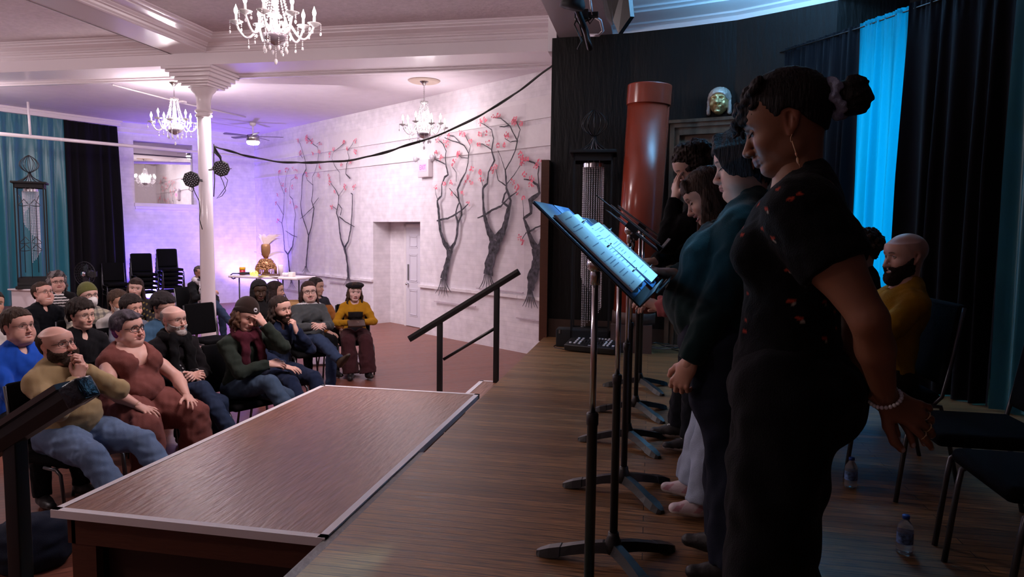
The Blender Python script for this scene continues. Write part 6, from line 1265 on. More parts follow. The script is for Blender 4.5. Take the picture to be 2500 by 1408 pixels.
def ribbon(mb, pts, y, sc=1.0):
    P = [np.array(CP(x, yy)) for x, yy, w in pts]; W = [w*.00225*sc for _, _, w in pts]
    Q, R = [], []                                                      # densify and roughen
    for i in range(len(P)-1):
        n = max(2, int(np.linalg.norm(P[i+1]-P[i])/.05))
        for j in range(n): t = j/n; Q.append(P[i]*(1-t)+P[i+1]*t); R.append(W[i]*(1-t)+W[i+1]*t)
    Q.append(P[-1]); R.append(W[-1]); rn = random.Random(len(pts)); V = []
    for i, q in enumerate(Q):
        d = Q[min(i+1, len(Q)-1)]-Q[max(i-1, 0)]; d = d/max(np.linalg.norm(d), 1e-6); nn = np.array((-d[1], d[0])); w = R[i]*(.85+.35*rn.random()); o = (rn.random()-.5)*.012*min(1, R[i]/.02)
        a, b = q+nn*(w+o), q-nn*(w-o); V += [(a[0], y, a[1]), (b[0], y, b[1])]
    mb.add(V, [(2*i, 2*i+1, 2*i+3, 2*i+2) for i in range(len(Q)-1)])
for ti, (lb, (bx0, by0, bx1, by1), segs, bl) in enumerate(TREES):
    s0, zt_ = CP(bx0, by0); s1, _ = CP(bx1, by0); zb = CP((bx0+bx1)/2, by1)[1]; zt_ = max(zt_, CP((bx0+bx1)/2, by0)[1])
    t = thing('tree_banner', 'painted black tree with pink blossom, '+lb, 'banner', group='painted tree banners'); t.matrix_world = MW
    m = MB(); m.sheet(lambda u, v: (s0+(s1-s0)*u, -.045+.012*math.sin(u*17+ti)*(1-v*.5), zb+(zt_+.06-zb)*v), 30, 12); m.build('fabric', sheer, t)
    m = MB(); m.box((s0, -.055, zb-.012), (s1, -.035, zb+.006)); m.build('hem', mat('hem_fabric', (.55, .46, .52), rough=.8), t)
    m = MB()
    for k_, sg in enumerate(segs): ribbon(m, sg, -.064-.0004*k_)
    x, y, w = segs[0][0]; rn = random.Random(ti)
    for q in range(6):                                                # hanging roots
        x0_ = x+(q-2.5)*w*.13; dx = (q-2.5)*(9 if ti < 3 else 15); L = (42 if ti < 3 else 105)*(.75+.4*rn.random())
        ribbon(m, [(x0_, y-4, 4 if ti < 3 else 6), (x0_+dx*.2, y+L*.35, 3 if ti < 3 else 5), (x0_+dx*.55, y+L*.7, 2.4 if ti < 3 else 3.4), (x0_+dx, y+L, 1.2 if ti < 3 else 2)], -.067)
    m.build('painted_tree', ink_tree, t)
    m = MB()
    for (x, y) in bl+[(p[0]+rn.uniform(-9, 9), p[1]+rn.uniform(-9, 9)) for p in bl for _ in range(2)]:
        c = CP(x, y); R = (.050 if ti > 2 else .054)*(.6+.5*rn.random())
        for q in range(rn.choice((3, 4, 5))):
            a = rn.random()*6.28; cx_, cz_ = c[0]+math.cos(a)*R*.7, c[1]+math.sin(a)*R*.7; r = R*(.26+.16*rn.random()); n = 9
            m.add([(cx_+math.cos(j*6.283/n)*r*(1 if j % 2 else .7), -.0685-.0002*q, cz_+math.sin(j*6.283/n)*r*(1 if j % 3 else .75)) for j in range(n)], [tuple(range(n))[::-1]])
    m.build('painted_blossoms', bloom, t)
# ------------------------------------------------------------------ exit sign with emergency lamps
se, ze = Ws(1043, 412); ex = thing('exit_sign', 'white EXIT sign with glowing pink red letters above right of the door', 'sign'); ex.matrix_world = MW@Matrix.Translation((se, 0, ze))
m = MB(); m.rbox((-.17, -.10, -.16), (.17, -.0, .16), .012); m.build('housing', mat('sign_white', (.75, .66, .70), rough=.4), ex)
m = MB(); m.box((-.115, -.104, -.055), (.115, -.099, .085)); m.build('lit_panel', mat('pink_panel', (.85, .35, .45), emit=(1, .22, .35), es=.9), ex)
tc = bpy.data.curves.new('exit_letters', 'FONT'); tc.body = 'EXIT'; tc.size = .125; tc.align_x = 'CENTER'; tc.align_y = 'CENTER'; tc.extrude = .001; tc.materials.append(mat('red_letters', (.9, .05, .15), emit=(1, .03, .16), es=2.2))
to = bpy.data.objects.new('letters', tc); tm_ = bpy.data.meshes.new_from_object(to); bpy.data.objects.remove(to); to = bpy.data.objects.new('letters', tm_); sc.collection.objects.link(to); to.parent = ex; to.location = (0, -.106, .015); to.rotation_euler = (math.pi/2, 0, 0); to.scale = (.78, 1, 1)
for s in (-1, 1): m = MB(); m.lathe([(.02, 0), (.05, .03), (.055, .06), (.0, .062)], 14, (s*.26, -.04, .2), (0, -1, -.25)); m.tube([(s*.16, -.03, .12), (s*.26, -.03, .2)], .012, 6); m.build('lamp_head', mat('lamp_head_white', (.7, .66, .7), rough=.4), ex)
# ------------------------------------------------------------------ chandeliers
crystal = bpy.data.materials.new('crystal'); crystal.use_nodes = True; cb = crystal.node_tree.nodes['Principled BSDF']; cb.inputs['Base Color'].default_value = (.95, .93, .95, 1); cb.inputs['Roughness'].default_value = .06; cb.inputs['Transmission Weight'].default_value = .55; cb.inputs['IOR'].default_value = 1.5; cb.inputs['Specular IOR Level'].default_value = .8
bulb_m = mat('lit_bulb', (1, 1, 1), emit=(1, .95, .96), es=26); candle_m = mat('candle_tube', (.85, .83, .82), rough=.3); silver = mat('silver', (.42, .38, .38), rough=.25, metal=1)
def make_chandelier(label, loc, drop):
    t = thing('chandelier', label, 'chandelier', loc, 0, 'crystal chandeliers')
    m = MB(); m.lathe([(.0, drop-.085), (.02, drop-.08), (.035, drop-.05), (.07, drop-.02), (.072, drop)], 18); m.build('canopy', silver, t)
    m = MB(); z = .42; i = 0
    while z < drop-.07:
        pts = [(math.cos(a)*.010*(1 if i % 2 else .0), math.cos(a)*.010*(0 if i % 2 else 1), z+.016*math.sin(a)+.012) for a in [j*math.pi/5 for j in range(11)]]; m.tube(pts, .0026, 5, cap=False); z += .026; i += 1
    m.build('chain', silver, t)
    m = MB(); m.lathe([(.006, .44), (.03, .42), (.05, .40), (.035, .385), (.012, .37), (.014, .30), (.030, .26), (.034, .21), (.016, .16), (.012, .12), (.06, .085), (.065, .07), (.02, .055), (.028, .0), (.05, -.04), (.035, -.07), (.10, -.10), (.115, -.115), (.07, -.15), (.02, -.185), (.0, -.19)], 20); m.build('glass_column', crystal, t)
    m = MB(); m.lathe([(.118, -.10), (.11, -.135), (.07, -.175), (.0, -.20)], 18); m.build('lower_bowl', mat('smoked_crystal', (.25, .2, .24), rough=.1, trans=.4), t)
    m = MB()
    for k_ in range(14):                                               # bead strands from the crown
        a = k_*2*math.pi/14; n = 15
        for j in range(n): u = j/(n-1); r = .06+.085*u**1.6; m.ball((math.cos(a)*r, math.sin(a)*r, .40-.36*u), .0095, 6, 4)
    for k_ in range(20): a = k_*2*math.pi/20; m.ball((math.cos(a)*.062, math.sin(a)*.062, .405), (.010, .010, .016), 6, 4)
    m.build('bead_strands', crystal, t)
    def pend(m, x, y, z, n, big):
        for j in range(n): m.ball((x, y, z-.017*j), .0062, 6, 4)
        zz = z-.017*n-big*.9; m.ball((x, y, zz), (big*.62, big*.35, big), 8, 5)
    for k_ in range(8):
        a = k_*math.pi/4+.25; c, s = math.cos(a), math.sin(a); up = .035 if k_ % 2 else 0; Rr = .365 if k_ % 2 == 0 else .30
        pts = []
        for u in [j/14 for j in range(15)]:
            r = .05+(Rr-.05)*u; z = -.06+.075*math.sin(u*math.pi*1.05)*(1-u)*1.4-.12*math.sin(max(0, (u-.28)/.72)*math.pi)*1.0+(.055+up)*u**3; pts.append((c*r, s*r, z))
        m = MB(); m.tube(pts, [.0115-.003*abs(u-.5) for u in [j/14 for j in range(15)]], 8); arm = m.build('arm', crystal, t); ex_, ey, ez = pts[-1]
        m = MB(); prof = [(.006, ez-.012), (.03, ez), (.058, ez+.016), (.064, ez+.022), (.050, ez+.016), (.014, ez+.006), (.014, ez+.012)]; m.lathe(prof, 14, (ex_, ey, 0)); m.build('drip_pan', crystal, arm)
        m = MB(); m.lathe([(.0125, ez+.01), (.0125, ez+.085), (.008, ez+.087)], 10, (ex_, ey, 0)); m.build('candle_tube', candle_m, arm)
        m = MB(); m.lathe([(.008, 0), (.015, .014), (.0185, .032), (.015, .052), (.008, .070), (.0025, .086), (.0, .094)], 10, (ex_, ey, ez+.087)); m.build('bulb', bulb_m, arm)
        m = MB()
        for q in range(3): b = q*math.pi*2/3+a; m = MB(); pend(m, ex_+math.cos(b)*.060, ey+math.sin(b)*.060, ez+.008, 2 if q else 4, .018); m.build('crystal_drop', crystal, arm)
        mid = pts[9]; m = MB(); pend(m, mid[0], mid[1], mid[2]-.02, 3, .018); m.build('crystal_drop', crystal, arm)
    m = MB()
    for k_ in range(8): a = k_*math.pi/4; m = MB(); pend(m, math.cos(a)*.105, math.sin(a)*.105, -.13, 5, .026); m.build('crystal_strand', crystal, t)
    m = MB(); pend(m, 0, 0, -.20, 7, .030); m.build('crystal_pendant', crystal, t); return t
ch = make_chandelier('near crystal chandelier hanging in the coffer at the top of the picture', tuple(CH[0]), 4.10-CH[0][2])
for i, lb in ((1, 'crystal chandelier hanging left of the white column'), (2, 'crystal chandelier hanging above right of the door, by the tree paintings')):
    c2 = dup(ch, tuple(CH[i]), .2*i, lb, 'crystal chandeliers')
    for o in c2.children:
        if o.name.startswith('canopy'): o.location.z -= (4.10-CH[0][2])-(ZC-CH[i][2])
        if o.name.startswith('chain'): k_ = (ZC-CH[i][2]-.49)/(4.10-CH[0][2]-.49); o.scale.z = k_; o.location.z = .42*(1-k_)
for i in (1, 2):
    m = MB(); m.lathe([(.075, -.012), (.10, -.02), (.16, -.018), (.20, -.03), (.23, -.028), (.26, -.012), (.27, 0)], 36, (CH[i][0], CH[i][1], ZC)); tag(m.build('ceiling_medallion', mat('cream_plaster', (.55, .42, .36), rough=.6)), 'cream plaster medallion above the chandelier '+('left of the column' if i == 1 else 'near the tree paintings'), 'ceiling medallion', 'ceiling medallions')
# ------------------------------------------------------------------ ceiling fan
fp = Pz(617, 300, ZC); fan = thing('ceiling_fan', 'ceiling fan with dark blades and a lit round lamp near the room corner', 'ceiling fan', tuple(fp))
m = MB(); m.lathe([(.075, 0), (.07, -.05), (.03, -.075), (.015, -.08), (.013, -.24), (.04, -.26)], 18); m.build('mount', gloss_white, fan)
m = MB(); m.lathe([(.04, -.26), (.13, -.28), (.145, -.33), (.145, -.42), (.12, -.43)], 24); m.build('motor', mat('brushed_nickel', (.45, .42, .42), rough=.3, metal=1), fan)
m = MB(); m.lathe([(.145, -.43), (.145, -.46), (.12, -.50), (.0, -.52)], 24); m.build('lamp', mat('fan_lamp', (1, 1, 1), emit=(1, .95, .97), es=9), fan)
for k_ in range(5):
    a = k_*2*math.pi/5+.35; M = Matrix.Rotation(a, 4, 'Z')@Matrix.Translation((0, 0, -.315))@Matrix.Rotation(.2, 4, 'X'); m = MB(); m.prism([(.12, -.03), (.25, -.055), (.66, -.065), (.69, -.03), (.69, .03), (.66, .065), (.25, .055), (.12, .03)], .008, M); m.build('blade', mat('fan_blade', (.12, .09, .12), rough=.4), fan)
# ------------------------------------------------------------------ stage lamps on the column, with cables
colx, coly = float(cc[0]), 10.1
def par_lamp(px, py, face, label, side):
    p = Pdist(px, py, 10.75); t = thing('stage_lamp', label, 'stage lamp', tuple(p), 0, 'black LED stage lamps on the column'); d = _n(face); Q = quat_to(d)
    m = MB(); V = []; n = 8
    for r, z in ((.115, .02), (.128, .0), (.128, -.03), (.09, -.10), (.05, -.12)):
        for k_ in range(n): a = (k_+.5)*2*math.pi/n; V.append(Q@Vector((r*math.cos(a), r*math.sin(a), z)))
    m.add(V, [(i*n+k_, (i+1)*n+k_, (i+1)*n+(k_+1) % n, i*n+(k_+1) % n) for i in range(4) for k_ in range(n)]+[tuple(range(n)), tuple(4*n+k_ for k_ in range(n))[::-1]]); m.build('housing', black_metal, t)
    m = MB()
    for q, rr, off in ((1, 0, 0), (6, .032, 0), (12, .062, .26), (16, .092, .1)):
        for k_ in range(q): a = k_*2*math.pi/q+off; c = Q@Vector((rr*math.cos(a), rr*math.sin(a), .021)); m.ball(c, .0105, 7, 4)
    m.build('led_lenses', mat('lens_grey', (.42, .42, .50), rough=.15), t)
    up = Vector((0, 0, 1)); ax = Vector(d).cross(up).normalized(); m = MB(); m.tube([ax*.14, ax*.14-Vector(d)*.10, -ax*.14-Vector(d)*.10, -ax*.14], .010, 6, flat=(1, .4, (0, 0, 1)))
    cw = Vector((colx, coly, p[2]))-Vector(p); m.tube([-Vector(d)*.10, cw*.75], .014, 6); m.build('yoke', black_metal, t); return p
pL = par_lamp(467, 438, (.35, -.9, -.12), 'black round LED stage lamp clamped left of the column', -1); pR = par_lamp(540, 411, (.45, -.88, -.1), 'black round LED stage lamp clamped right of the column', 1)
m = MB(); m.tube([Pdist(*q, 10.7) for q in ((470, 455), (476, 470), (486, 490), (489, 515), (487, 535), (494, 560))], .006, 6); m.tube([Pdist(*q, 10.7) for q in ((463, 455), (461, 463), (470, 468), (474, 460), (470, 453))], .005, 5); tag(m.build('cable', black_metal), 'black cable hanging from the left lamp on the column', 'cable')
m = MB(); m.tube([Pdist(*q, 10.68) for q in ((522, 352), (522, 395), (524, 440), (522, 480), (525, 400), (534, 470), (532, 484))][:4], .007, 5); m.tube([Pdist(*q, 10.68) for q in ((537, 428), (545, 445), (551, 465), (542, 478), (529, 484), (538, 474), (552, 455), (556, 440), (548, 430))], .005, 6); m.tube([Pdist(*q, 10.68) for q in ((523, 358), (528, 372), (538, 384), (540, 394))], [.012, .03, .02, .008], 7); tag(m.build('cable', black_metal), 'looped black cable by the right lamp on the column', 'cable')
# long cable swagged from the stage corner to the column
m = MB(); ctl = [(1400, 118), (1390, 128), (1350, 158), (1290, 205), (1200, 265), (1100, 318), (1000, 352), (920, 378), (840, 392), (760, 397), (690, 395), (620, 385), (560, 368), (519, 356)]; n = len(ctl)
pts = [Vector(Pdist(x, y, 8.3+(10.75-8.3)*(i/(n-1)))) for i, (x, y) in enumerate(ctl)]
fine = []
for i in range(n-1):
    p0, p1, p2, p3 = pts[max(i-1, 0)], pts[i], pts[i+1], pts[min(i+2, n-1)]
    for q in range(6): t_ = q/6; fine.append(.5*((2*p1)+(p2-p0)*t_+(2*p0-5*p1+4*p2-p3)*t_*t_+(3*p1-p0-3*p2+p3)*t_**3))
m.tube([p+Vector((0, 0, .006*math.sin(i*.9))) for i, p in enumerate(fine)], .0125, 7); m.tube([p+Vector((0, .01*math.cos(i*.5), .014*math.sin(i*.5))) for i, p in enumerate(fine)], .008, 6)
tag(m.build('cable', black_metal), 'long twisted black cable swagged from the stage corner to the column', 'cable')
m = MB(); m.tube([Pdist(*q, 8.1) for q in ((1452, 98), (1470, 125), (1500, 158), (1540, 190))], .006, 5); tag(m.build('cable', black_metal), 'thin black cable running down to the red column', 'cable')
# ------------------------------------------------------------------ rig over the stage corner
rg = thing('stage_light_rig', 'black spotlights and cables clamped on a pipe at the top of the stage opening', 'stage light', tuple(Pdist(1420, 60, 6.3)))
o_ = Vector(rg.location); R_ = lambda x, y, d: Vector(Pdist(x, y, d))-o_
m = MB(); m.tube([R_(1405, -60, 6.2), R_(1408, 20, 6.3), R_(1430, 75, 6.5), R_(1440, 118, 6.8)], .028, 10); m.build('pipe', black_metal, rg)
m = MB(); c = R_(1398, 12, 6.2); m.lathe([(.11, -.03), (.115, 0), (.10, .04), (.05, .12), (.02, .13)], 8, c, (.2, -.1, 1)); m.build('spotlight', dark_paint, rg)
m = MB(); m.tube([R_(1438, -20, 6.4), R_(1446, 36, 6.4), R_(1418, 36, 6.5)], .012, 8); m.tube([R_(1445, 36, 6.5), R_(1466, 50, 6.5), R_(1472, 75, 6.6), R_(1462, 86, 6.6), R_(1440, 86, 6.7)], .014, 8); m.build('bracket', gloss_white, rg)
m = MB()
for a in (((1405, 22), (1404, 45), (1415, 60), (1424, 90)), ((1416, 30), (1402, 60), (1420, 100), (1410, 120)), ((1440, 45), (1452, 42), (1440, 58), (1430, 40)), ((1428, 60), (1436, 96), (1444, 112)), ((1456, 30), (1440, 48), (1428, 52))): m.tube([R_(x, y, 6.45) for x, y in a], .008, 5)
m.box(tuple(R_(1436, 40, 6.4)), tuple(R_(1436, 40, 6.4)+Vector((.09, .06, .04)))); m.box(tuple(R_(1420, 44, 6.4)), tuple(R_(1420, 44, 6.4)+Vector((.06, .06, .08)))); m.build('cables_and_clamps', black_metal, rg)
bd = thing('barn_door_lamp', 'large black lamp with barn door flaps at the top centre', 'stage lamp', tuple(Pdist(1510, 10, 5.6))); o_ = Vector(bd.location); p = [R_(1490, -40, 5.6), R_(1528, -60, 5.5), R_(1539, 40, 5.5), R_(1510, 82, 5.6), R_(1496, 50, 5.65)]
m = MB(); k0 = [q+Vector((.03, .05, .01)) for q in p]; m.add(p+k0, [(0, 1, 2, 3, 4), (9, 8, 7, 6, 5)]+[(i, 5+i, 5+(i+1) % 5, (i+1) % 5) for i in range(5)]); m.build('flap', black_metal, bd)
m = MB(); p = [R_(1466, -60, 5.8), R_(1490, -60, 5.7), R_(1496, 60, 5.7), R_(1482, 40, 5.8)]; k0 = [q+Vector((-.02, .1, .02)) for q in p]; m.add(p+k0, [(0, 1, 2, 3), (7, 6, 5, 4)]+[(i, 4+i, 4+(i+1) % 4, (i+1) % 4) for i in range(4)]); m.lathe([(.10, 0), (.12, .1), (.12, .35), (.06, .42)], 14, R_(1500, -20, 5.75), (0, .2, 1)); m.build('lamp_body', dark_paint, bd)
# ------------------------------------------------------------------ red column, gold mask
rc = Py(1552, 700, 7.62); ct = Py(1586, 225, 7.62); rdir = _n((ct[0]-rc[0], 0, ct[2]-rc[2])); zb_ = 0; base = np.array((rc[0]-rdir[0]/rdir[2]*rc[2], 7.62, 0)); Lc = (Py(1588, 210, 7.62)[2])/rdir[2]; rr = .5*(103/1700*7.75)*.97
red_m = mat('glossy_red_brown', (.32, .050, .026), rough=.20, bump=.04, scale=4, spec=.6, var=.06); rcol = thing('red_column', 'tall glossy red brown cardboard column leaning against the black wall', 'column', tuple(base))
m = MB(); m.lathe([(rr*.97, .42), (rr*.97, Lc-.20)], 40, (0, 0, 0), tuple(rdir)); m.build('tube', red_m, rcol)
m = MB(); m.lathe([(rr*.97, Lc-.205), (rr*1.03, Lc-.204), (rr*1.03, Lc-.20), (rr*1.03, Lc-.19), (rr*1.03, Lc-.01), (rr*1.03, Lc), (rr*1.02, Lc+.001), (rr*.9, Lc+.001), (0, Lc+.001)], 40, (0, 0, 0), tuple(rdir)); m.build('cap', red_m, rcol)
m = MB(); m.lathe([(rr*1.02, .30), (rr*1.02, .42), (rr*.97, .425)], 40, (0, 0, 0), tuple(rdir)); m.box((-rr*.95, -rr*.95, 0), (rr*.95, rr*.95, .30)); m.build('base', mat('pink_brown_box', (.10, .055, .045), rough=.6), rcol)
mk = Ds(1757, 249); mt = thing('wall_mask', 'gold smiling face mask with a rounded cap hung on the black wall', 'mask'); mt.matrix_world = MD@Matrix.Translation((mk[0], -.0, mk[1]))@Matrix.Rotation(math.pi, 4, 'Z')
v = Vol((-.17, -.02, -.20), (.17, .19, .20), .0045); v.ell((0, .01, 0), (.105, .115, .135), .02); v.cap((0, .11, .03), (0, .145, -.025), .014, .024, .015)
for s in (-1, 1):
    v.ell((s*.042, .115, .025), (.026, .02, .013), .012, sub=True); v.cap((s*.018, .115, .048), (s*.07, .085, .045), .011, .008, .01); v.ell((s*.055, .075, -.035), (.036, .035, .03), .02); v.ell((s*.022, .12, -.025), (.014, .015, .012), .01); v.cap((s*.03, .115, -.045), (s*.06, .09, -.075), .004, .004, .008, sub=True)
v.ell((0, .115, -.068), (.040, .018, .010), .008); v.ell((0, .112, -.085), (.034, .018, .010), .008); v.cap((-.04, .12, -.070), (.04, .12, -.070), .003, .003, .004, sub=True); v.ell((0, .095, -.115), (.035, .03, .022), .02); v.ripple(.002, .05, 3)
X, Y, Z = v.grid(); v.d[:] = np.maximum(v.d, -Y); V, F = v.mesh(1); np_obj('face', [(V, F, np.array((.80, .58, .26)))], mat('gold_leaf', attr='Col', rough=.35, metal=.5, bump=.25, scale=30), mt)
v = Vol((-.19, -.02, -.20), (.19, .19, .24), .005); v.ell((0, .0, .055), (.120, .125, .105), .02); v.cap((-.108, .02, .04), (-.112, .02, -.12), .018, .022, .02); v.cap((.108, .02, .04), (.112, .02, -.12), .018, .022, .02); v.ell((0, .12, -.04), (.100, .12, .118), .015, sub=True); X, Y, Z = v.grid(); v.d[:] = np.maximum(v.d, -Y); v.ripple(.002, .04, 1); V, F = v.mesh(1); np_obj('cap', [(V, F, np.array((.60, .52, .45)))], mat('pale_gold', attr='Col', rough=.45, metal=.3, bump=.3, scale=40), mt)
# ------------------------------------------------------------------ crystal lanterns
bead_m = mat('crystal_beads', (.88, .86, .95), rough=.12, spec=.9)
def lantern(label, loc, H, W, rz, full, seed):
    """square black frame, onion of bent wires on top, curtain of bead strings in a spiral"""
    t = thing('crystal_lantern', label, 'lantern', loc, rz, 'tall black lanterns with crystal strings'); w = W/2
    m = MB(); m.rbox((-w-.03, -w-.03, 0), (w+.03, w+.03, .05), .006); m.rbox((-w, -w, .05), (w, w, .12), .006)
    m.rbox((-w-.04, -w-.04, H-.02), (w+.04, w+.04, H+.015), .005)
    for sx in (-1, 1):
        for sy in (-1, 1): m.box((sx*w-.02 if sx > 0 else -w, sy*w-.02 if sy > 0 else -w, .12), (sx*w if sx > 0 else -w+.02, sy*w if sy > 0 else -w+.02, H-.02))
    for a, b in (((-w, -w), (w, -w+.012)), ((-w, w-.012), (w, w)), ((-w, -w), (-w+.012, w)), ((w-.012, -w), (w, w))): m.box((a[0], a[1], H-.10), (b[0], b[1], H-.02)); m.box((a[0], a[1], .12), (b[0], b[1], .2))
    m.build('frame', dark_paint, t)
    m = MB(); oz = H+.18; R = W*.33; n = 12
    for k_ in range(n):
        a = k_*2*math.pi/n; c, s = math.cos(a), math.sin(a)
        m.tube([(c*(W*.42*(1-u)**2.2+.02), s*(W*.42*(1-u)**2.2+.02), H+.015+(oz-H-.015)*u) for u in [q/7 for q in range(8)]], .006, 5)
        m.tube([(c*(R*math.sin(math.pi*u)**.8*(1.1-.25*u)+.004), s*(R*math.sin(math.pi*u)**.8*(1.1-.25*u)+.004), oz+R*2.1*u) for u in [q/12 for q in range(13)]], .005, 5)
    m.build('wire_onion', black_metal, t)
    if not full:
        m = MB()                                                      # wrought scrolls on the front
        for s in (-1, 1):
            for z0 in (H*.80, H*.45, H*.38): m.tube([(s*(.02+.07*(1-math.cos(a))*.9+.03*math.sin(2*a)), -w+.0, z0+.10*math.sin(a)*(1-a/8)) for a in [q*.45 for q in range(13)]], .006, 5)
            m.tube([(s*.10, -w, .3), (s*.10, -w, H*.8), (s*.15, -w, H*.88)], .006, 5)
        m.tube([(0, -w, .2), (0, -w, H*.8)], .006, 5); m.build('scrollwork', black_metal, t)
    m = MB(); zt_ = H-.16; rr_ = W*.27
    m.lathe([(rr_, zt_), (rr_, zt_+.05)], 20, cap=False); m.build('ring', mat('bright_ring', (.7, .7, .75), rough=.2, metal=.8), t)
    m = MB(); rn = random.Random(seed); n = 26 if full else 30
    for k_ in range(n):
        a = k_*2*math.pi/n-1.2; u = k_/n; L = (H*(.55+.32*((u+.35) % 1)) if full else H*(.16+.55*((u+.5) % 1))); c, s = rr_*math.cos(a), rr_*math.sin(a); z = zt_; N_ = int(L/.020)
        V = []; F = []
        for j in range(N_):
            zc = z-.020*j; i0 = len(V); r = .0065; V += [(c+r, s, zc), (c, s+r, zc), (c-r, s, zc), (c, s-r, zc), (c, s, zc+.009), (c, s, zc-.009)]; F += [(i0+q, i0+(q+1) % 4, i0+4) for q in range(4)]+[(i0+(q+1) % 4, i0+q, i0+5) for q in range(4)]
        m.add(V, F, smooth=False)
    m.tube([(0, 0, oz), (rr_*.6, 0, zt_+.05)], .002, 4); m.tube([(0, 0, oz), (-rr_*.6, 0, zt_+.05)], .002, 4); m.tube([(0, 0, oz), (0, 0, zt_)], .002, 4); tag(m.build('bead_strings', bead_m, t), kind='stuff'); return t
lr = Py(1441, 800, 7.75); lantern('tall black lantern with hanging crystal strings against the black stage wall', (lr[0], 7.75, 0), Py(1441, 374, 7.75)[2], .42, .05, True, 3)
ll = Pdist(84, 700, 12.9); bx = thing('white_plinth', 'small white wooden plinth under the lantern by the teal curtain', 'plinth', (ll[0], ll[1], HF)); zt_ = ll[2]-HF-.02; m = MB(); m.rbox((-.25, -.25, 0), (.25, .25, zt_-.03), .006); m.build('body', gloss_white, bx); m = MB(); m.rbox((-.29, -.29, zt_-.03), (.29, .29, zt_), .006); m.build('top', gloss_white, bx)
lantern('tall black lantern with a spiral of crystal strings before the teal curtain', (ll[0], ll[1], ll[2]-.02), Pdist(84, 445, 12.9)[2]-ll[2], .46, .7, False, 5)
# ------------------------------------------------------------------ folding table and the things on it
tb0, tb1 = Pdist(556, 668, 13.6), Pdist(724, 682, 13.1); zt_ = (tb0[2]+tb1[2])/2; Lt = math.dist(tb0[:2], tb1[:2]); TM = frame_from(tb0, tb1)
tt = thing('folding_table', 'white topped folding table in the hall corner with a clutter of things', 'table'); tt.matrix_world = TM@Matrix.Translation((0, 0, HF)); ht = zt_-HF
m = MB(); m.rbox((0, 0, ht-.045), (Lt, .62, ht), .012); m.build('tabletop', mat('white_tabletop', (.72, .64, .68), rough=.4), tt)
for x0_ in (.22, Lt-.35):
    for y in (.06, .56): m = MB(); m.tube([(x0_, y, ht-.045), (x0_, y, .45), (x0_-.05 if x0_ < 1 else x0_+.05, y, .30), (x0_-.17 if x0_ < 1 else x0_+.17, y, 0)], .013, 8); m.build('leg', black_metal, tt)
    m = MB(); m.tube([(x0_, .06, .42), (x0_, .56, .42)], .010, 6); m.tube([(x0_, .31, .42), (x0_+(.32 if x0_ < 1 else -.32), .31, ht-.05)], .010, 6); m.tube([(x0_-.09 if x0_ < 1 else x0_+.09, .06, .17), (x0_-.09 if x0_ < 1 else x0_+.09, .56, .17)], .010, 6); m.build('brace', black_metal, tt)
def on_table(x, y, z=0): return tuple(TM@Vector((x, y, zt_+z)))
def along(px): p = Pw(px, 670, tb0, tb1); return math.dist(p[:2], tb0[:2])
cs = mat('canister', attr='Col', rough=.35)
m = MB(); c = on_table(along(573), .22); m.cur = (.45, .02, .05); m.lathe([(.055, 0), (.055, .10)], 20, c, cap=True); m.cur = (.75, .38, .02); m.lathe([(.058, .10), (.058, .15), (.05, .155), (0, .156)], 20, c); m.cur = (.75, .5, .1); m.lathe([(.0555, .035), (.0555, .055)], 20, c, cap=False); tag(m.build('canister', cs, col=True), 'red canister with a yellow lid at the table\'s left end', 'canister')
# headdress: gold head form, woven collar, feathers
hd = thing('feather_headdress', 'gold headdress with a beaded collar and pale feathers standing on the table', 'headdress', on_table(along(625), .30)); gold = mat('dull_gold', (.34, .17, .08), rough=.35, metal=.5, bump=.5, scale=30)
m = MB(); m.lathe([(.10, 0), (.085, .04), (.05, .07), (.05, .16), (.09, .20)], 16); m.build('stand', mat('dark_brass', (.18, .12, .09), rough=.4, metal=.5), hd)
m = MB(); rn = random.Random(3)
m.lathe([(.175, .13), (.165, .20), (.125, .28), (.06, .335), (.0, .34)], 20)
for i in range(210): a = rn.random()*6.28; u = rn.random(); r = .19-.10*u**1.5; m.ball((r*math.cos(a), r*math.sin(a), .13+.19*u), (.024, .024, .016), 6, 4)
for i in range(36): a = i*6.28/36; l = .06+.07*abs(math.sin(a*1.5)); m.tube([(.19*math.cos(a), .19*math.sin(a), .16), (.20*math.cos(a), .20*math.sin(a), .14-l)], .010, 5)
m.build('collar', gold, hd)
m = MB(); m.lathe([(.04, .34), (.075, .40), (.088, .47), (.090, .56), (.085, .60), (.075, .615), (.0, .62)], 20); m.build('crown', gold, hd)
feather = bpy.data.materials.new('pale_feather'); feather.use_nodes = True; fb_ = feather.node_tree.nodes['Principled BSDF']; fb_.inputs['Base Color'].default_value = (.70, .55, .55, 1); fb_.inputs['Alpha'].default_value = .85
m = MB()
for i in range(19):
    a = -.8+2.1*i/14 if i < 15 else (2.2 if i % 2 else -2.2)+.2*i; z0 = .60 if i < 15 else .36; L = .30+.08*math.sin(i*2.1); lean = math.sin(a) if i < 15 else math.sin(a)*1.2; pts = []; n = 8
    base = Vector((.05*math.sin(a), 0, z0)); V = []; bend = .10*math.sin(a)+.05
    for j in range(n+1): u = j/n; c = base+Vector((lean*L*.55*u+bend*u*u, .02*math.sin(i), L*u*(.9 if i < 15 else .5)*(1-.38*u*u))); w = .036*math.sin(math.pi*min(1, u*.9+.08))**.6; V += [c+Vector((-w, 0, w*.4)), c+Vector((w, .008, -w*.2))]
    m.add(V, [(2*j, 2*j+1, 2*j+3, 2*j+2) for j in range(n)])
m.build('feathers', feather, hd)
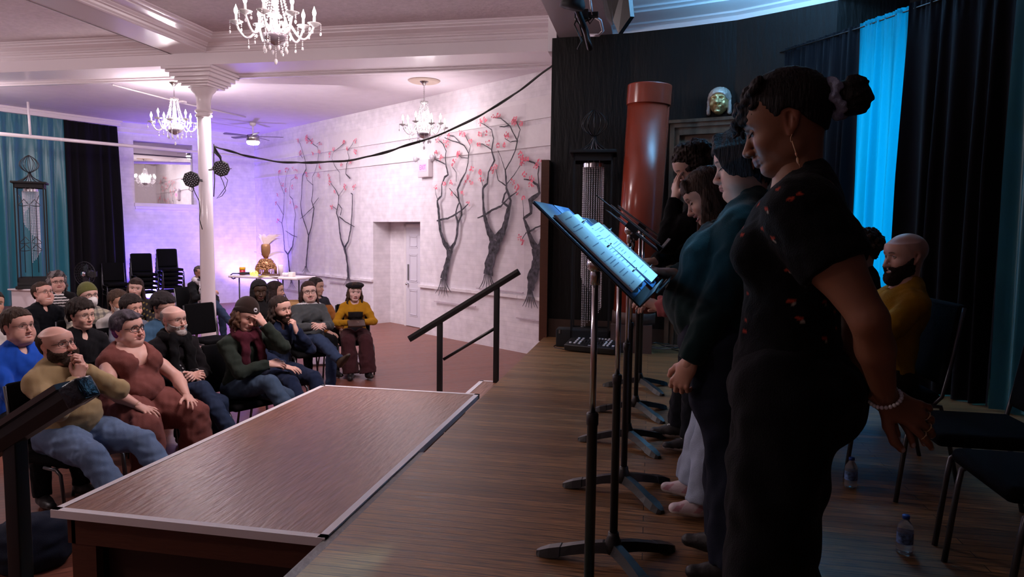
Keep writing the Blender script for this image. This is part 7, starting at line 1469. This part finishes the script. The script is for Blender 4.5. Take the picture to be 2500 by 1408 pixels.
m = MB(); m.lathe([(.05, 0), (.052, .20), (.045, .215), (.0, .216)], 20, on_table(along(657), .35)); tag(m.build('pillar_candle', mat('white_wax', (.72, .62, .66), rough=.5, sss=.2)), 'tall white cylinder standing right of the headdress', 'candle')
m = MB(); c0, c1 = Vector(on_table(along(562), .12, .03)), Vector(on_table(along(622), .16, .05)); d = (c1-c0).normalized(); m.tube([c0+d*.02+Vector((0, 0, -.09)), c0-d*.03+Vector((0, 0, -.105)), c0-d*.085+Vector((0, 0, -.075)), c0-d*.09+Vector((0, 0, -.03)), c0-d*.04+Vector((0, 0, .0)), c0+d*.08], .012, 8); m.tube([c0+d*.08, c0+d*.2, c0+d*.4, c1], [.012, .028, .024, .016], 8); tag(m.build('umbrella', black_metal), 'black folded umbrella with its hook hanging over the table end', 'umbrella')
def rodcube(label, c, r, rz):
    m = MB(); P8 = [Vector((math.cos(k_*math.pi/3+rz)*r, -.01+.02*(k_ % 2), math.sin(k_*math.pi/3+rz)*r+r)) for k_ in range(6)]
    for k_ in range(6): m.tube([P8[k_], P8[(k_+1) % 6]], .007, 5); m.tube([P8[k_], Vector((0, .06, r))], .006, 5); m.tube([P8[k_], Vector((0, -.06, r))], .006, 5)
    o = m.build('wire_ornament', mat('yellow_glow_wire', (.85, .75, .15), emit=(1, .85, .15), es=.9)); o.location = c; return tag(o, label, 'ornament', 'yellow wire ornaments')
rodcube('left yellow geometric wire ornament at the table front', on_table(along(610), .07), .055, 0); rodcube('right yellow geometric wire ornament at the table front', on_table(along(620), .05), .05, .5)
m = MB(); m.rbox((-.15, -.08, 0), (.15, .08, .045), .004, TM@Matrix.Translation((along(646), .20, zt_))@Matrix.Rotation(-.1, 4, 'Z')); tag(m.build('flat_box', mat('brown_box', (.12, .065, .06), rough=.6)), 'long flat brown box lying before the headdress', 'box')
m = MB(); m.rbox((-.10, -.06, 0), (.10, .06, .012), .003, TM@Matrix.Translation((along(640), .05, zt_))@Matrix.Rotation(.3, 4, 'Z')); tag(m.build('papers', mat('yellow_paper', (.75, .60, .25), rough=.6)), 'yellow and white papers near the table front', 'paper')
m = MB(); m.rbox((-.11, -.07, 0), (.11, .07, .010), .003, TM@Matrix.Translation((along(668), .06, zt_))@Matrix.Rotation(-.2, 4, 'Z')); tag(m.build('papers', mat('pale_paper', (.66, .58, .60), rough=.6)), 'pale papers lying at the middle of the table', 'paper')
m = MB()
for k_ in range(6): m.lathe([(.03, 0), (.036, .02), (.036, .045)], 12, tuple(Vector(on_table(along(670)+.045*k_, .25, .04))), tuple(TM.to_3x3()@Vector((1, 0, 0))))
tag(m.build('cup_sleeve', mat('clear_cups', (.72, .66, .70), rough=.3)), 'sleeve of clear plastic cups lying on the table', 'cups')
m = MB(); m.rbox((-.05, -.05, 0), (.05, .05, .09), .008, TM@Matrix.Translation((along(695), .22, zt_))); tag(m.build('small_carton', mat('cream_carton', (.74, .66, .62), rough=.6)), 'small white carton at the right of the table clutter', 'carton')
# carton and leaning boards on the floor at the table's right end
q = Pdist(738, 740, 13.3); m = MB(); h_ = q[2]-HF; w_ = .24
m.box((-w_, -.18, 0), (w_, .18, h_-.12)); cb1 = thing('cardboard_box', 'open cardboard box on the floor at the right end of the table', 'box', (q[0], q[1], HF), .4); m.build('body', mat('dark_stuff', (.02, .018, .03), rough=.7), cb1)
m = MB(); m.prism([(-w_-.01, 0), (w_+.01, 0), (w_-.03, -.16), (-w_+.05, -.16)], .01, Matrix.Translation((0, -.19, h_+.04))@Matrix.Rotation(math.pi/2, 4, 'X')); m.box((-w_-.02, .18, h_-.12), (w_+.02, .19, h_+.05)); m.build('flap', mat('cardboard', (.42, .24, .10), rough=.8), cb1)
q = Pdist(712, 722, 13.4); m = MB(); m.rbox((-.012, -.10, 0), (.012, .10, .75), .003, Matrix.Translation((q[0], q[1], HF+.08))@Matrix.Rotation(-.72, 4, 'Y')); tag(m.build('leaning_board', mat('tan_board', (.40, .27, .24), rough=.7)), 'narrow tan board leaning beside the open cardboard box', 'board')
# ------------------------------------------------------------------ pedestal fan by the black drape
q = Pdist(213, 668, 13.2); pf_ = thing('pedestal_fan', 'black pedestal fan standing before the black drape', 'fan', (q[0], q[1], HF)); zc_ = q[2]-HF; m = MB()
for rr_ in (.23, .18, .13, .08): m.tube([(rr_*math.cos(a), -.06-.03*(1-rr_/.23), zc_+rr_*math.sin(a)) for a in [i*math.pi/16 for i in range(33)]], .003 if rr_ < .2 else .007, 5, cap=False)
for k_ in range(24): a = k_*math.pi/12; m.tube([(.05*math.cos(a), -.09, zc_+.05*math.sin(a)), (.16*math.cos(a), -.085, zc_+.16*math.sin(a)), (.23*math.cos(a), -.05, zc_+.23*math.sin(a)), (.16*math.cos(a), .02, zc_+.16*math.sin(a))], .002, 4)
m.build('guard', black_metal, pf_); m = MB()
for k_ in range(3): M = Matrix.Translation((0, -.03, zc_))@Matrix.Rotation(k_*2.094, 4, 'Y')@Matrix.Rotation(.4, 4, 'Z'); m.prism([(.02, -.03), (.10, -.08), (.19, -.05), (.19, .04), (.08, .05)], .004, M@Matrix.Rotation(math.pi/2, 4, 'X'))
m.build('blades', mat('fan_blade_black', (.03, .03, .035), rough=.25), pf_); m = MB(); m.lathe([(.05, 0), (.045, .02), (.0, .03)], 16, (0, -.09, zc_), (0, -1, 0)); m.build('badge', chrome, pf_)
m = MB(); m.lathe([(.07, 0), (.06, .12), (0, .13)], 14, (0, .0, zc_), (0, 1, 0)); m.tube([(0, .03, zc_), (0, .03, .02)], .018, 8); m.lathe([(.20, 0), (.20, .02), (.03, .04)], 20, (0, .03, 0)); m.build('stand', black_metal, pf_)
# ------------------------------------------------------------------ lighting desk and cables at the foot of the black wall
d0, d1 = Py(1378, 838, 7.35), Py(1500, 855, 7.2); dk_ = thing('lighting_desk', 'black lighting control desk with rows of white faders on the stage floor', 'lighting desk'); DM = frame_from((d0[0], d0[1]), (d1[0], d1[1])); dk_.matrix_world = DM; Ld = math.dist(d0[:2], d1[:2])
T_ = Matrix.Rotation(math.radians(14), 4, 'X'); m = MB(); m.rbox((0, 0, .01), (Ld, .28, .075), .008, T_); m.build('case', black_metal, dk_); m = MB()
for x_, n_ in ((.04, 1), (.09, 4), (.14, 4), (Ld-.14, 5), (Ld-.10, 5), (Ld-.04, 1)):
    for j in range(n_): m.box((x_, .05+.045*j, .076), (x_+.022, .075+.045*j, .084), T_)
for j in range(6): m.box((.21+.035*j, .22, .076), (.228+.035*j, .235, .084), T_)
m.box((Ld*.5-.02, .03, .0755), (Ld*.5+.03, .045, .077), T_); m.build('keys', mat('white_keys', (.75, .75, .8), rough=.4), dk_); m = MB()
for j in range(9): m.box((.19+.03*j, .08, .076), (.196+.03*j, .19, .079), T_); m.box((.183+.03*j, .12+.02*(j % 3), .076), (.203+.03*j, .135+.02*(j % 3), .09), T_)
m.build('faders', mat('dark_grey', (.06, .06, .07), rough=.5), dk_)
def floor_cable(label, pix, r, m_, z=None): mb = MB(); mb.tube([Pz(x, y, r if z is None else z[i]) for i, (x, y) in enumerate(pix)], r, 6); return tag(mb.build('cable', m_), label, 'cable')
rosec = mat('rose_cable', (.28, .13, .13), rough=.5)
floor_cable('rose coloured cable arching over the lighting desk', [(1380, 842), (1366, 838), (1360, 828), (1362, 822), (1372, 812), (1400, 803), (1425, 799), (1450, 801)], .008, rosec, [.01, .01, .01, .03, .06, .09, .10, .08])
floor_cable('thin black cable looped before the lighting desk', [(1352, 845), (1356, 842), (1385, 843), (1418, 847), (1424, 850), (1405, 853), (1375, 852), (1354, 848)], .005, black_metal)
floor_cable('pink cables lying on the stage floor before the carved door', [(1535, 853), (1560, 846), (1590, 850), (1625, 852), (1655, 846), (1640, 842), (1610, 848), (1570, 843), (1600, 836)], .006, rosec)
floor_cable('tangle of black cables by the carved door', [(1595, 838), (1620, 832), (1650, 838), (1670, 846), (1650, 850), (1618, 843), (1600, 836), (1630, 840), (1665, 835), (1700, 850), (1665, 858), (1640, 852)], .006, black_metal)
floor_cable('black cable hanging beside the red column base', [(1583, 800), (1582, 815), (1575, 832), (1555, 846), (1540, 852)], .006, black_metal, [.25, .16, .06, .01, .01])
cs_ = thing('equipment_case', 'dark flat equipment case behind the lighting desk', 'case', tuple(Py(1425, 830, 7.72)[:2])+(0,)); m = MB(); m.rbox((-.30, -.10, 0), (.30, .10, .20), .01); m.build('body', dark_paint, cs_); m = MB(); m.box((-.27, -.105, .15), (-.25, -.10, .19)); m.box((-.1, -.106, .09), (.12, -.10, .12)); m.build('latches', mat('dull_steel', (.2, .2, .2), rough=.4, metal=.7), cs_)
# ------------------------------------------------------------------ bottles
clear = bpy.data.materials.new('clear_plastic'); clear.use_nodes = True; c_ = clear.node_tree.nodes['Principled BSDF']; c_.inputs['Base Color'].default_value = (.86, .90, .95, 1); c_.inputs['Roughness'].default_value = .06; c_.inputs['Transmission Weight'].default_value = .85; c_.inputs['IOR'].default_value = 1.25
def bottle(x, y, H, label, lab):
    t = thing('water_bottle', label, 'bottle', (x, y, 0), 0, 'small water bottles on the stage floor'); k_ = H/.16
    m = MB(); m.lathe([(r*k_, z*k_) for r, z in ((.0, .004), (.018, .002), (.027, .0), (.031, .008), (.0295, .016), (.031, .024), (.029, .032), (.0305, .04), (.0305, .094), (.031, .10), (.028, .115), (.018, .132), (.0125, .140), (.0125, .147))], 22); m.build('bottle_body', clear, t)
    m = MB(); m.lathe([(r*k_, z*k_) for r, z in ((.0315, .044), (.0315, .090))], 22, cap=False); m.build('bottle_label', lab, t)
    m = MB(); m.lathe([(r*k_, z*k_) for r, z in ((.0145, .146), (.0145, .158), (.013, .160), (0, .160))], 16); m.build('bottle_cap', mat('blue_cap', (.01, .06, .35), rough=.4), t)
bl_ = mat('blue_white_label', (.12, .22, .45), rough=.4, var=.8, scale=60, stretch=(1, 1, 1)); b1 = Pz(2207, 1348, 0); b2 = Pz(2076, 1189, 0)
bottle(b1[0], b1[1], .155, 'water bottle with a blue cap standing among the empty chairs', bl_); bottle(b2[0], b2[1], .155, 'water bottle half hidden behind the nearest reader\'s trousers', bl_)
# dark cloth bag below the near handrail
v = Vol((-.35, -.3, 0), (.35, .3, .4), .012); v.ell((0, 0, .10), (.26, .20, .17), .05); v.ell((.10, .02, .20), (.14, .13, .10), .06); v.ripple(.008, .12, 4); X, Y, Z = v.grid(); v.d[:] = np.maximum(v.d, .012-Z); V, F = v.mesh(1); bg = np_obj('cloth_bag', [(V, F, np.array((.010, .014, .028)))], CLOTH()); q = Pz(70, 1370, HF); bg.location = (q[0], q[1], HF-.01); tag(bg, 'dark blue cloth bag on the hall floor at the bottom left', 'bag')
# wide low step under the middle chairs
q = Pz(835, 880, HF); rs_ = thing('riser', 'low grey board lying under the chairs of the middle group', 'riser', (q[0], q[1], HF), .5); m = MB(); m.rbox((-.45, -.35, 0), (.35, .35, .03), .004); m.build('board', mat('grey_pink_board', (.30, .22, .26), rough=.6, var=.2, scale=10, stretch=(8, 1, 1)), rs_)
